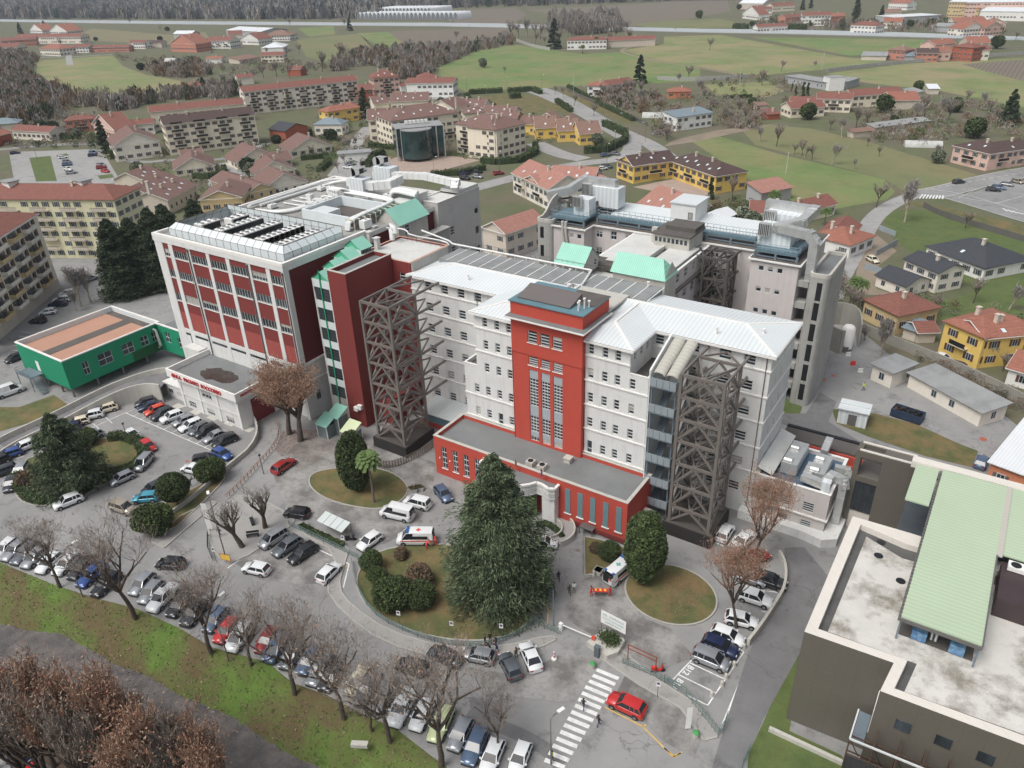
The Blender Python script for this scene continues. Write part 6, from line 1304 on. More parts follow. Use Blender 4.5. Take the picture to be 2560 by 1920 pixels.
HL=[('d',-420,240,700,245,14,17.5,'h','r','olive', 'six storey pale yellow apartment block with a red hipped roof and balconies',6,'apartment block',.4,3,3,0,5),('a',1490,566,2200,492,12,12.5,'x','r','pale', 'long cream apartment row with brick arcades under a red roof, far left',4,'apartment block',.4,1,2,0,3),('a',915,690,1500,635,11,9.5,'x','r','cream', 'plain cream row with small dark windows behind the balcony block',2,'apartment block',.45,1,4,0,0),('a',1000,768,1570,702,13,13.5,'x','b','cream', 'cream balcony block with black railings and a dark brown roof',4,'apartment block',.45,1,2,0,4),('a',690,900,985,862,22,7.0,'y','m','pale', 'gable ended cream house beside the small car park',2,'house',.5,1,1),('a',390,745,590,728,10,6,'h','r','salmon', 'pink villa with white terraces behind the small car park',2,'house',.4,1,1,0,1),('a',690,775,945,755,9,5.5,'x','r','pale', 'long low cream house with a red roof left of the balcony block',1,'house',.4,2,1),('a',1750,808,1900,775,13,5,'y','k','brick', 'brick red shed with a black gabled roof behind a hedge',0,'shed',.35,0,0),('a',1920,765,2100,765,10,5.2,'h','g','pale', 'cream villa with a grey hipped roof and dormer',1,'house',.5,2,1),('a',2010,690,2205,660,11,6.5,'h','o','yellow', 'small yellow house with an orange hipped roof beside the arcaded row',2,'house',.4,1,1),('a',-60,845,75,815,9,5,'x','o','brick', 'orange brick garage with a large door at the left edge',0,'garage',.4,0,0),('a',-80,770,110,755,12,4,'h','g','beige', 'old barn with a grey roof at the left edge',0,'barn',.4,0,0),('a',1060,1045,1325,1015,17,3.0,'y','m','cream', 'cream bungalow with a gable on a hedged corner plot',1,'bungalow',.5,2,1),('a',1450,1000,1715,955,16,3.2,'y','m','cream', 'cream gabled bungalow between the balcony block and the office lane',1,'bungalow',.5,2,1),('a',1560,1072,1820,1035,14,3.2,'y','m','cream', 'cream bungalow with gable behind a grey green tree',1,'bungalow',.5,2,1),('a',1610,1165,1900,1112,16,3.4,'y','m','pale', 'pale bungalow with a tall white gable nearest the hospital roof',1,'bungalow',.5,0,1),('a',1775,930,2045,890,16,3.2,'y','m','cream', 'cream bungalow with an arched porch beside the tree lined lane',1,'bungalow',.45,2,1),('d',1215,245,1490,228,17,5.2,'y','m','tan', 'yellow gabled end of the terraced houses behind the dark conifers',1,'terraced house',.38,1,1),('d',1030,245,1215,150,14,5.2,'x','m','beige', 'middle terraced house with a stepped mauve roof behind the conifers',1,'terraced house',.38,0,2,4),('d',930,215,1130,115,15,5.0,'x','m','beige', 'left terraced house with white skylights behind the conifers',1,'terraced house',.38,0,2,4),('a',440,290,540,288,12,6,'x','r','white', 'white two storey house on the left of the farm row',2),('a',540,292,790,288,10,5,'x','r','salmon', 'long pink house in the middle of the farm row',2),('a',785,262,885,262,12,6.5,'x','r','white', 'white house with a red roof on the right of the farm row',2),('a',885,264,990,262,12,5,'x','b','beige', 'open brown barn at the right end of the farm row',0,'barn'),('a',1040,268,1200,271,22,8,'y','o','salmon', 'salmon barn like house with a big orange gable roof',1,'house',.45),('a',1265,250,1410,250,18,8,'x','r','white', 'white two storey farmhouse left of the round tower of trees',2,'house',.4,2,1,0,1),('a',1400,215,1490,210,20,8,'x','r','pale', 'cream house with a red roof behind the white farmhouse',1),('a',1480,238,1585,242,20,6,'y','r','white', 'small white gabled house right of the farmhouse',1),('a',1385,185,1600,195,40,7,'x','w','grey', 'white roofed warehouse beside the motorway',0,'warehouse',.15),('a',1615,220,1780,216,24,6,'h','t','white', 'beige roofed villa near the motorway',2),('a',1595,342,1740,338,12,6,'x','r','cream', 'cream house with a brown roof near the ruined shed',2),('a',1600,296,1742,290,30,5,'h','w','white', 'large white pyramid tent roof',0,'tent',.35,0,0),('a',1470,370,1600,350,14,3,'m','t','beige', 'ruined brown shed with patched roofs',0,'shed',.3,0,0),('a',1260,362,1360,360,9,4,'x','o','white', 'little white outbuilding with an orange roof in the gardens',0,'outbuilding'),('a',235,298,360,302,20,7,'h','o','pale', 'peach coloured villa with stepped orange roofs',2),('a',-60,292,100,288,18,8,'x','r','cream', 'pale yellow house at the far left edge',2),('a',178,184,258,187,20,6,'y','o','white', 'white gabled house at the edge of the woods',2),('a',300,190,410,192,24,8,'y','o','white', 'second white gabled house at the edge of the woods, more to the right',2),('a',90,228,490,225,16,8,'x','r','pale', 'long old row with a red roof behind the peach villa',2,'terrace'),('a',0,250,220,238,14,8,'x','r','salmon', 'old salmon row with red roofs at the upper left',2,'terrace'),('a',1060,208,1175,208,16,6,'x','w','grey', 'grey roofed shed right of the vineyard',0,'shed'),('a',1130,244,1205,247,16,5,'x','w','grey', 'second grey shed right of the salmon barn',0,'shed'),('a',1125,530,1232,524,12,7.5,'h','o','white', 'white house with an orange hipped roof at the edge of the light green meadow',2),('a',1455,480,1560,470,10,5,'x','r','pale', 'house half hidden by bare trees above the arcaded row',0),('a',1755,425,1845,425,10,5,'x','r','brick', 'small brick shed among bare trees',0,'shed'),('b',200,482,368,468,15,12.5,'h','r','pink', 'tall pinkish apartment house with a red hipped roof and dormers',4,'apartment block',.5,1,2,3,3),('b',0,508,110,500,14,11,'x','r','pale', 'cream end house of the arcaded row',3),('b',110,552,205,545,12,8,'x','r','brick', 'arcaded brick house between the row and the tall pink house',2),('b',400,512,697,508,14,8.5,'x','r','white', 'long white two storey school like building beside the green meadow',2,'building',.35,2),('b',480,478,600,470,12,9.5,'h','r','white', 'white upper part with a red roof behind the long white building',1),('b',-20,670,125,660,12,6,'h','o','yellow', 'yellow house with an orange roof left of the dark cypress',2),('b',305,625,545,615,16,10,'x','m','cream', 'brown roofed apartment wing at the back left of the courtyard complex',2,'apartment block',.4,1,2,4),('b',165,738,345,728,18,10,'x','m','cream', 'brown roofed apartment wing left of the glass office',3,'apartment block',.4,1,2,4,1),('b',310,745,735,690,20,12,'h','m','cream', 'large brown roofed apartment wing behind the glass office',4,'apartment block',.42,1,3,7,1),('b',700,758,960,800,18,12.3,'h','m','cream', 'cream apartment wing with curved balconies right of the glass office',4,'apartment block',.42,1,2,5,3),('b',950,800,1130,745,15,12.3,'h','m','cream', 'cream corner wing with plant covered balconies',4,'apartment block',.42,1,2,2,3),('b',690,655,880,660,14,8.5,'x','m','cream', 'low brown roofed terrace behind the apartment complex',1,'terrace',.45,0,2,3),('b',860,690,1060,700,12,7.5,'x','m','cream', 'brown roofed terrace with skylights beside the park lawn',1,'terrace',.45,0,2,2),('b',1195,788,1335,782,14,5,'x','t','yellow', 'yellow terraced house on the left of the row of three',1,'terraced house',.6,1,1,1,0),('b',1332,805,1465,800,14,5,'x','t','yellow', 'yellow terraced house in the middle of the row of three',1,'terraced house',.6,1,1,2,0),('b',1468,825,1612,815,14,5,'x','t','yellow', 'yellow terraced house on the right of the row of three by the curved hedge',1,'terraced house',.6,1,1,1,0),('b',1060,760,1200,765,12,5,'x','m','yellow', 'yellow roofed link house left of the row of three',1,'terraced house',.5,0,1),('b',1515,527,1645,527,11,6.3,'h','o','white', 'white villa with balcony and orange roof, left half of a pair beside the tall conifer',2,'house',.35,1,1,0,1),('b',1650,525,1812,500,11,5.8,'x','r','pink', 'pink house joined to the white villa beside the tall conifer',2),('b',2012,565,2165,562,10,3.6,'h','o','orange', 'small bright orange bungalow with an orange hipped roof',1),('b',1392,248,1642,242,16,8,'h','r','white', 'white farmhouse in front of the tall bare trees',2,'farmhouse',.3),('b',1640,250,1942,238,14,6,'x','r','beige', 'long old barn beside the white farmhouse',0,'barn',.4),('b',2070,722,2300,690,11,6.4,'m','g','white', 'modern white house with a grey single pitch roof in the fields',2,'house',.25,2,1),('b',1245,1165,1285,1158,16,6,'x','s','beige', 'short salmon roofed connecting wing',0,'house',.4,0,0),('b',1050,1060,1275,1165,15,7.0,'x','s','pale', 'salmon roofed apartment house with white balconies behind the hospital',2,'apartment block',.5,2,1,4,1),('b',1275,1100,1560,1115,14,7.2,'x','s','beige', 'long salmon roofed house with skylights behind the rear wing',2,'apartment block',.45,2,1,4),('b',1580,1130,1690,1108,14,6.5,'y','s','pale', 'gabled end house facing the hospital roof ducts',2,'house',.5,2,0),('q',1120,290,1400,395,20,3.5,'x','s','beige', 'low salmon roofed house just behind the rear walkway',1,'house',.5,0,1,3),('e',985,410,1140,455,16,7.5,'y','s','beige', 'salmon gabled house right of the white tower',2,'house',.5,2,0,0,0),('b',1690,980,1805,1020,14,6.6,'h','b','yellow', 'left wing of the bright yellow apartments with a dark roof',2,'apartment block',.4,1,1,2,1),('b',1800,1022,2075,985,12,6.4,'x','b','yellow', 'middle wing of the bright yellow apartments with a dark roof',2,'apartment block',.45,1,1,3,1),('c',15,980,318,1084,14,6.2,'h','b','yellow', 'long right wing of the bright yellow apartments with a row of skylights',2,'apartment block',.42,1,2,8,1),('c',780,668,1000,655,12,4.5,'x','r','cream', 'cream farmhouse with dark shutters, left part of the long farm',1,'farmhouse'),('c',935,605,1160,610,12,6.5,'x','r','cream', 'taller cream farmhouse in the middle of the long farm',2,'farmhouse',.4,1,1,0,1),('c',1160,590,1475,570,12,6,'x','r','cream', 'right farmhouse of the long farm with a brick red roof',2,'farmhouse'),('c',1395,618,1578,614,16,4.5,'x','o','beige', 'open barn with an orange roof at the right end of the long farm',0,'barn'),('c',640,705,722,698,8,2.6,'m','r','brick', 'little red shed at the farm gate',0,'shed'),('c',740,468,1010,512,12,4,'f','f','grey', 'modern grey flat roofed house in the meadow',1,'house',.3,0,0),('c',1128,505,1210,480,14,4,'f','f','grey', 'grey flat roofed right part of the modern house',0,'house',.3,0,0),('c',1770,892,2005,945,13,6.3,'h','b','pink', 'pink two storey villa with a brown hipped roof at the right edge',2,'house',.4,2,1,2,1),('c',2005,945,2330,900,12,6.2,'h','b','pink', 'right wing of the pink villa with balconies',2,'house',.4,2,1,1,1),('c',480,80,585,92,14,6,'y','r','white', 'white gabled house left of the far farm group',1),('c',585,58,670,55,14,8,'x','r','white', 'white house with a red roof in the far farm group',2),('c',460,20,610,22,30,8,'x','w','beige', 'far shed with a white roof at the top right',0,'shed'),('c',670,38,810,30,16,7,'x','r','cream', 'far cream row with red roofs at the top',1),('c',748,108,850,100,14,6,'x','r','salmon', 'salmon outbuilding left of the tall white farmhouse',0),('c',850,96,1030,92,16,10.5,'x','r','white', 'tall white farmhouse above the motorway',3,'farmhouse'),('c',1030,100,1120,96,14,8,'x','o','orange', 'orange house right of the tall white farmhouse',2),('c',1145,152,1305,158,16,8,'h','r','white', 'white villa with a red hipped roof beside dark conifers',2),('c',1345,135,1465,135,18,6,'x','o','pale', 'low pale house with an orange roof near the grey hall',1),('c',1420,108,1712,92,34,7,'f','w','grey', 'large grey industrial hall with a white edge',0,'hall',.2,0,0),('c',575,168,765,158,12,5.5,'x','r','white', 'long low white house right beside the motorway',1),('c',1378,18,1500,22,18,8,'x','o','white', 'far white house with an orange roof at the top edge',1),('c',1345,75,1465,72,16,7,'x','t','beige', 'beige house behind the grey hall',1),('c',1750,10,1860,12,20,16,'x','w','tan', 'tall tan apartment block at the top right',4,'apartment block',.2),('c',1860,15,2300,10,20,16,'x','w','pink', 'long pink apartment block at the top right corner',4,'apartment block',.2),('c',1825,48,1940,52,20,10,'h','o','tan', 'tan house with an orange roof left of the long white warehouse',2),('c',1940,68,2400,75,40,9,'x','w','white', 'long white warehouse at the top right',1,'warehouse',.15,2),('c',1780,132,1985,126,16,7,'x','o','cream', 'cream house with orange roof above the motorway at the right',2),('c',1845,178,1975,168,18,7,'y','o','pale', 'house with a solar roof above the motorway',2),('c',1975,172,2090,162,18,7,'y','o','pink', 'rightmost orange roofed house above the motorway',2),('c',1372,305,1487,312,14,6.5,'h','t','salmon', 'salmon villa on the left of the row below the motorway',2),('c',1550,325,1695,325,13,6,'x','b','salmon', 'salmon house with a dark roof in the row below the motorway',2),('c',1680,315,1772,312,13,6.5,'x','o','pink', 'small pink house in the row below the motorway',1),('c',1770,285,1905,295,14,9,'h','r','brick', 'tall brick villa in the row below the motorway',3),('c',1905,308,2012,305,14,7,'x','r','pale', 'cream house on the right of the row below the motorway',1),('c',1670,275,1800,262,14,8,'x','o','pink', 'orange roofed house behind the brick villa',1),('c',1870,265,2012,262,20,7,'x','o','beige', 'big orange roofed house behind the brick villa on the right',0),('c',1165,815,1310,800,5,2.4,'m','t','beige', 'rusty allotment shed with a striped roof',0,'shed',.3,0,0),('c',1300,785,1650,740,6,2.6,'m','f','beige', 'long row of grey allotment sheds',0,'shed',.3,0,0),('g',600,205,800,168,8,3.8,'m','s','grey', 'open field shed with a salmon roof and white end wall',0,'shed',.5,0,0),('g',800,335,1072,268,9,3.6,'x','r','cream', 'long farmhouse with mossy red roof and palm in front',1,'farmhouse',.5,2,2),('g',518,322,800,338,10,3.6,'x','r','white', 'white left end of the long farmhouse behind the ducts',0,'farmhouse',.5,0,1),('g',890,462,1150,528,13,3.8,'h','o','white', 'white house with a lichen covered orange roof behind the concrete shaft',1,'house',.4,2,2),('g',1160,470,1222,398,9,3.2,'x','r','white', 'narrow white house with a red roof right beside the street',0,'house',.5,0,0),('g',1600,527,1975,668,16,3.4,'h','k','white', 'large white bungalow with a dark slate roof and dormer',1,'villa',.42,2,1,1),('g',1975,670,2240,612,14,3.3,'h','k','white', 'right wing of the large white slate roofed bungalow',1,'villa',.42,2,0),('g',1290,706,1490,782,9,2.8,'x','k','pale', 'low front wing of the grey roofed white house',1,'villa',.4,0,0),('g',1465,606,1690,698,9,5.2,'x','k','pale', 'taller part of the grey roofed white house',2,'villa',.35,2,1),('g',1215,852,1442,962,12,4.6,'h','r','tan', 'square yellow house with a red brown hipped roof by the yard wall',1,'house',.42,1,1),('g',1708,985,1975,1100,14,6.8,'h','o','yellow', 'bright yellow house with shutters and balconies and an orange roof',2,'house',.4,1,2,0,1),('g',1975,1100,2260,1072,10,6.6,'x','o','yellow', 'right wing of the bright yellow house',2,'house',.35,1,1,1),('g',2100,1275,2330,1340,10,3.4,'x','o','white', 'small white house with a tiled roof at the right edge',1,'house',.4,1,0),('g',1455,1025,1560,1060,6,2.5,'m','g','beige', 'grey roofed lean to behind the square yellow house',0,'garage',.2,0,0),('g',1560,1062,1700,1058,6,2.6,'x','r','beige', 'small red roofed outbuilding between the yellow houses',0,'outbuilding',.4,0,0),('g',1262,1255,1412,1322,7.5,3.2,'f','f','pale', 'low white service building with a grey roof in the yard, taller front part',1,'service building',.2,0,0),('j',1488,75,1958,330,7,3.0,'m','f','pale', 'long low white service building along the yard wall',1,'service building',.12,0,0),('j',1985,625,2500,815,16,4.2,'m','w','orange', 'peach coloured building with a white metal roof at the right edge',1,'building',.12,2,0),('a',60,800,300,812,10,4.5,'x','r','pale', 'low tiled house half hidden left of the pink villa',1),('a',560,760,700,800,11,5.4,'y','r','pink', 'steep red roofed house between the pink villa and the long low one',1),('a',1640,1000,1800,975,11,3.1,'x','m','cream', 'low brown roofed bungalow in the middle of the bungalow group',1,'bungalow',.5,2,1),('a',1110,965,1250,950,9,3,'x','m','cream', 'low brown roofed bungalow just below the balcony block',1,'bungalow',.5,2,1),('d',1280,120,1510,205,12,3.6,'x','m','tan', 'low brown roof joined to the yellow gabled terrace end',1,'terraced house',.4,0,1,2),('d',880,125,1010,75,14,5,'x','m','beige', 'furthest left terraced house beside the hedge',1,'terraced house',.4,0,1,3),('b',540,655,700,668,14,9.5,'y','m','cream', 'gabled brown roofed wing behind the big hipped apartment roof',2,'apartment block',.45,1,1,2),('b',760,700,900,690,12,10.5,'h','m','cream', 'hipped brown roofed wing right of the gabled one',2,'apartment block',.45,1,1,3),('b',940,730,1080,735,12,7,'x','m','yellow', 'brown roofed terrace behind the corner apartments',1,'terrace',.5,0,1,2),('b',1200,735,1340,738,9,4.6,'y','t','yellow', 'back gable of the left yellow terraced house',0,'terraced house',.6,1,0),('b',1330,752,1460,755,9,4.6,'y','t','yellow', 'back gable of the middle yellow terraced house',0,'terraced house',.6,1,0),('b',370,530,410,526,10,7,'x','r','white', 'narrow red roofed link left of the long white building',1),('b',205,640,305,630,14,8,'x','m','cream', 'low brown roofed wing behind the dark cypress',1,'terrace',.45,0,1,2),('s',380,35,780,5,7,3.2,'f','f','white', 'small white kiosk by the hedge beyond the technical roof',0,'kiosk',.2,0,0),('c',770,620,935,625,9,3.4,'x','r','beige', 'low tiled link in front of the long farm',0,'farmhouse',.4,0,0),('c',575,650,650,645,6,2.4,'m','t','beige', 'small brown shed in the orchard gardens',0,'shed',.3,0,0),('c',1540,570,1610,560,8,3,'m','f','beige', 'grey roofed farm shed behind the orange barn',0,'shed',.3,0,0),('c',1625,545,1700,545,9,3,'m','w','beige', 'white roofed farm shed near the big evergreens',0,'shed',.3,0,0),('c',1210,342,1372,345,12,3,'m','f','beige', 'dark low shed left of the salmon villa',0,'shed',.3,0,0),('c',1480,345,1550,345,12,3.4,'m','g','grey', 'grey shed between the salmon houses',0,'shed',.3,0,0),('c',1640,160,1780,165,14,5,'m','f','grey', 'grey workshop between grey hall and orange roofs',0,'workshop',.3,0,0),('c',1980,140,2110,138,14,8,'y','o','pink', 'gabled house behind the rightmost orange roofs',1),('q',1780,395,2000,440,9,4,'y','w','white', 'small white gabled building behind the rear roof',0,'house',.4,0,0)]
for h_ in HL:house(*h_)
c3=T('c',1060,550,0);m=MB();t=thing('white_cube_house', 'bright white cube part of the modern house in the meadow','house',tuple(T('c',1010,560)),HOUSES[0][0].rotation_euler[2]+.2);m.box(0,0,0,9,9,7.2);part('walls',m,WC['white'],t);m=MB();m.box(-.1,-.1,7.203,9.1,9.1,7.35);part('roof',m,RC['f'],t)
A,B=T('d',-260,640,20),T('d',240,325,20);d=(B-A);L=Vector((d.x,d.y)).length;rz=math.atan2(d.y,d.x)
t=thing('pilaster_block', 'tall apartment block with dark brown pilasters and balconies at the left edge','apartment block',(A.x,A.y,0),rz);m=MB();m.box(.6,.6,0,L-.6,14,20);part('walls',m,WC['cream'],t);m=MB();m.box(.6,.5,0,L-.6,.596,2.6);part('stone_base',m,WC['beige'],t)
m=MB();s_=7;zr_=23;C=[(0,0,20),(L,0,20),(L,14.6,20),(0,14.6,20)];a,b=(7.3,7.3,zr_),(L-7.3,7.3,zr_);m.quad(C[0],C[1],b,a);m.add([C[1],C[2],b],[(0,1,2)]);m.quad(C[2],C[3],a,b);m.add([C[3],C[0],a],[(0,1,2)]);m.box(0,0,19.6,L,14.6,19.99,1);part('roof',m,[RC['r'],MW['trim_white']],t)
for i in range(6):
 u=L-3.5-i*7.2;m=MB();m.box(u-.5,.3,2.6,u+.5,.59,19.6);part('brown_pilaster',m,mat('brown_clad',S(104,84,72),.8,.1),t)
for f in range(6):
 for i in range(6):
  u=L-7.1-i*7.2;z=3.3+f*2.85;m=MB();m.box(u-2.2,-.8,z-.15,u+2.2,.59,z,0);m.box(u-2.2,-.82,z+.1,u+2.2,-.78,z+.95,1);m.box(u-2.2,-.8,z,u-2.16,.59,z+.95,1);m.box(u+2.16,-.8,z,u+2.2,.59,z+.95,1);part('balcony',m,[WC['beige'],WC['tan' if(f+i)%3==0 else 'pale']],t)
  for q in(-1.6,.3):o=bpy.data.objects.new('window',hwin(1.05,1.9,2 if i%2 else 1));link(o,t);o.location=(u+q,.6,z)
  o=bpy.data.objects.new('window',hwin(.9,1.3,0));link(o,t);o.location=(u+2.7,.6,z+.4)
for k,(x,y)in enumerate(((70,160),(515,155))):q=T('d',x,y,19.5);m=MB();m.box(q.x-2,q.y-1.5,17.5,q.x+2,q.y+1.5,21,0);m.box(q.x-2.4,q.y-1.9,21.003,q.x+2.4,q.y+1.9,21.25,1);single('roof_cabin',m,[WC['white'],RC['f']],['left white lift cabin on the red roof of the yellow block', 'right white lift cabin on the red roof of the yellow block'][k],'lift cabin',group='lift cabins')
q0,q1=T('b',345,800,13),T('b',640,775,13);d=q1-q0;rz=math.atan2(d.y,d.x);L=Vector((d.x,d.y)).length;t=thing('glass_office', 'office building with a dark green glass cylinder and pale vertical fins','office building',(q0.x,q0.y,0),rz)
GG=mat('curtain_glass',(.018,.045,.045),.08,.7,.25,kind='panel',amt=1.2,col2=(.10,.13,.13),spec=.8);m=MB();m.box(0,2,2.2,L,14,13);part('glass_body',m,GG,t);m=MB();m.box(-.2,1.8,13.003,L+.2,14,13.2);part('roof',m,RC['f'],t);m=MB();m.cyl(L*.42,2.6,1.2,12.4,6.6,40);part('glass_cylinder',m,GG,t);m=MB();m.cyl(L*.42,2.6,12.403,12.8,6.7,40);part('cylinder_roof',m,RC['f'],t)
for x in(0,L*.1,L*.66,L*.84,L):m=MB();m.box(x-.22,1.3,0,x+.22,2.2,13.2);part('fin',m,WC['grey'],t)
for i in range(6):m=MB();m.box(L*.25+i*1.7,9,13.5,L*.25+1.3+i*1.7,10,14.8);part('roof_unit',m,WC['white'],t)
PT=None
for r,(x0,y0,x1,y1,n,ln)in enumerate(((105,120,725,122,24,38),(195,90,560,88,17,70))):
 a,b=T('b',x0,y0),T('b',x1,y1);d=(b-a)/n;w=d.length;rz=math.atan2(d.y,d.x)
 for i in range(n):
  k=10;m=MB();H_=10
  p0=[(w/2-w/2*math.cos(math.pi*j/k),0,H_*math.sin(math.pi*j/k))for j in range(k+1)]
  if PT is None or PT[0]!=r:
   m.add(p0+[(x,ln,z)for x,y,z in p0],[(j,j+1,k+2+j,k+1+j)for j in range(k)],0,True);m.add([(x*.96+w*.02,.3,z*.95)for x,y,z in p0],[tuple(range(k+1))],1);PT=(r,m.mesh('polytunnel',[mat('tunnel_plastic',S(232,236,238),.4,.05),mat('tunnel_mouth',S(120,124,128),.8,.1)]))
  o=bpy.data.objects.new('polytunnel',PT[1]);link(o);o.location=tuple(a+d*i);o.rotation_euler=(0,0,rz);o['label']='white plastic polytunnel in the %s row beside the motorway'%('front' if r==0 else 'back');o['category']='polytunnel';o['group']=['front row of polytunnels','back row of polytunnels'][r]
for(n,x,y,L_,W_,H_,lb)in(('a',1010,380,12,6,3, 'small white polytunnel in the village gardens'),('c',1480,905,14,5,2.4, 'white polytunnel among the allotments'),('b',1855,725,12,5,2.5, 'pale polytunnel beside the long fence')):
 m=MB();k=8;p0=[(0,W_/2-W_/2*math.cos(math.pi*j/k),H_*math.sin(math.pi*j/k))for j in range(k+1)];m.add(p0+[(L_,y_,z_)for _,y_,z_ in p0],[(j+1,j,k+1+j,k+2+j)for j in range(k)],0,True);m.add(p0,[tuple(range(k+1))]);m.add([(L_,a_[1],a_[2])for a_ in p0],[tuple(range(k+1))[::-1]]);single('polytunnel',m,mat('tunnel_dull',S(188,190,186),.6,.12),lb,'polytunnel',tuple(T(n,x,y)),.3,world=False)
def wallrun(n,ab,h,w,mt,name,label,cat='wall',z0=0,k=1):
 L=resamp(smooth_line(pts(n,*ab),1),max(2,k*len(ab)*2));m=MB()
 for a,b in zip(L[:-1],L[1:]):d=(b-a).normalized();n_=Vector((-d.y,d.x,0))*w/2;m.prism([(a-n_)[:2],(b-n_)[:2],(b+n_)[:2],(a+n_)[:2]],z0,h)
 return single(name,m,mt if not isinstance(mt,str)else MATS[mt],label,cat)
CP=mat('concrete_panels',S(150,148,140),.9,.1,.4,kind='panel',amt=1.2)
wallrun('g',[(1215,1060),(1420,1150),(1700,1260),(2000,1400),(2300,1560)],2.2,.25,CP,'yard_wall', 'long grey concrete panel wall between the hospital yard and the yellow houses')
wallrun('g',[(990,1150),(1080,1195),(1090,1190)],5.2,.3,CP,'tank_wall', 'tall concrete screen wall left of the white gas tank');wallrun('g',[(1020,1010),(1110,1010),(1180,1050),(1190,1150)],5.2,.3,CP,'tank_wall', 'tall angled concrete screen wall behind the white gas tank')
q=T('g',1112,1165);t=thing('gas_tank', 'white upright gas tank between concrete screen walls','tank',tuple(q));m=MB();m.tube([(0,0,.6),(0,0,4.9),(0,0,5.4),(0,0,5.6)],[1.25,1.25,.9,.3],20);part('vessel',m,MW['white_paint'],t);m=MB();m.box(-.8,-1.6,0,.8,-1.0,1.2);part('valve_box',m,MW['steel_gray'],t)
wallrun('c',[(-40,490),(120,500),(350,490),(520,478)],2.4,.5,'concrete','field_wall', 'old stone wall along the lower edge of the meadow');wallrun('c',[(1000,440),(1300,405),(1600,380),(2212,335)],2.2,.5,'concrete','field_wall', 'long old stone wall crossing the meadows at the upper right')
wallrun('b',[(1080,252),(1180,290),(1290,310)],2.5,.5,'concrete','field_wall', 'old stone wall at the head of the green meadow')
wallrun('g',[(1590,290),(1700,350),(2000,440),(2400,560)],1.8,.1,'steel_gray','garden_fence', 'long dark mesh fence behind the villa lawn','fence');wallrun('g',[(1320,430),(1420,470)],1.5,.1,'panel_blue','garden_fence', 'pale grey panel fence at the corner of the villa lawn','fence');wallrun('g',[(1300,590),(1430,520)],1.6,.1,'panel_blue','garden_gate', 'pale blue grey gate panels by the stone drive','gate');wallrun('g',[(1230,670),(1330,700)],1.6,.1,'panel_blue','garden_gate', 'double grey gate behind the cream coloured car','gate')
wallrun('b',[(1400,560),(1500,610),(1700,690),(1890,775)],1.8,.1,'steel_gray','boundary_fence', 'dark fence along the boulevard verge','fence')
for(n,A_,B_,C_,h,lb)in(('j',(1060,385),(1235,425),None,2.9, 'small white metal clad kiosk with a ribbed roof on the grass'),):
 a,b=T(n,*A_),T(n,*B_);d=b-a;t=thing('kiosk',lb,'kiosk',tuple(a),math.atan2(d.y,d.x));L=d.length;m=MB();m.box(0,0,0,L,3.4,h);part('walls',m,MATS['panel_white'],t);m=MB();m.box(-.2,-.3,h+.003,L+.2,3.6,h+.2);m.box(-.2,1.6,h+.2,L+.2,1.9,h+.35);part('roof',m,MW['roof_metal_white'],t);m=MB();m.box(L*.35,-.04,.1,L*.65,-.003,2.2);part('door',m,MW['steel_gray'],t)
a,b=T('j',1385,345),T('j',1570,405);d=b-a;t=thing('skip_container', 'dark blue open skip full of black scrap standing in the yard','skip',tuple(a),math.atan2(d.y,d.x));L=d.length;m=MB();
for q in((0,0,L,.12),(0,2.3,L,2.42),(0,.12,.12,2.3),(L-.12,.12,L,2.3)):m.box(q[0],q[1],.2,q[2],q[3],1.6)
for i in range(10):m.box(i*L/10,-.08,.2,i*L/10+.1,0,1.6)
m.box(0,0,.2,L,2.42,.3);part('hull',m,mat('skip_blue',S(44,60,84),.7,.15),t);r_=random.Random(5);m=MB()
for i in range(120):x,y,z=r_.uniform(.3,L-.5),r_.uniform(.3,2),r_.uniform(.9,1.5);m.bar((x,y,z),(x+r_.uniform(-.4,.4),y+r_.uniform(-.4,.4),z+r_.uniform(-.1,.3)),r_.uniform(.08,.3),mi=r_.choice((0,0,0,1)))
part('scrap',m,[MW['black_metal'],MATS['rust_steel']],t,kind='stuff')

# VEGETATION
BK=mat('bark',S(112,102,94),.95,.2,1.5);BKD=mat('bark_dark',S(88,78,70),.95,.25,1.5);BKP=mat('bark_pale',S(168,158,144),.9,.3,1.,kind='stain',amt=.6)
TW=mat('twigs',S(146,136,127),.95,.15,.5,rnd=.12);TWR=mat('twigs_reddish',S(158,128,108),.95,.15,.5,rnd=.1);TWG=mat('twigs_grey',S(150,145,140),.95,.15,.5,rnd=.15)
LB=mat('leaf_brown',S(150,128,110),.9,.3,.8);LR=mat('leaf_rust',S(152,106,86),.9,.3,.8)
EG=mat('needles',S(80,95,68),.9,.35,.5,rnd=.1);EG2=mat('needles_pale',S(112,124,94),.9,.3,.5);EGD=mat('needles_dark',S(54,68,48),.95,.35,.5,rnd=.15)
HG=mat('hedge_leaf',S(82,98,56),.9,.35,.7,rnd=.1);HG2=mat('hedge_leaf_dark',S(56,70,42),.9,.35,.7);OL=mat('olive_leaf',S(128,136,116),.9,.25,.7,rnd=.1);GD=mat('shrub_dry',S(124,104,84),.95,.25,.7)
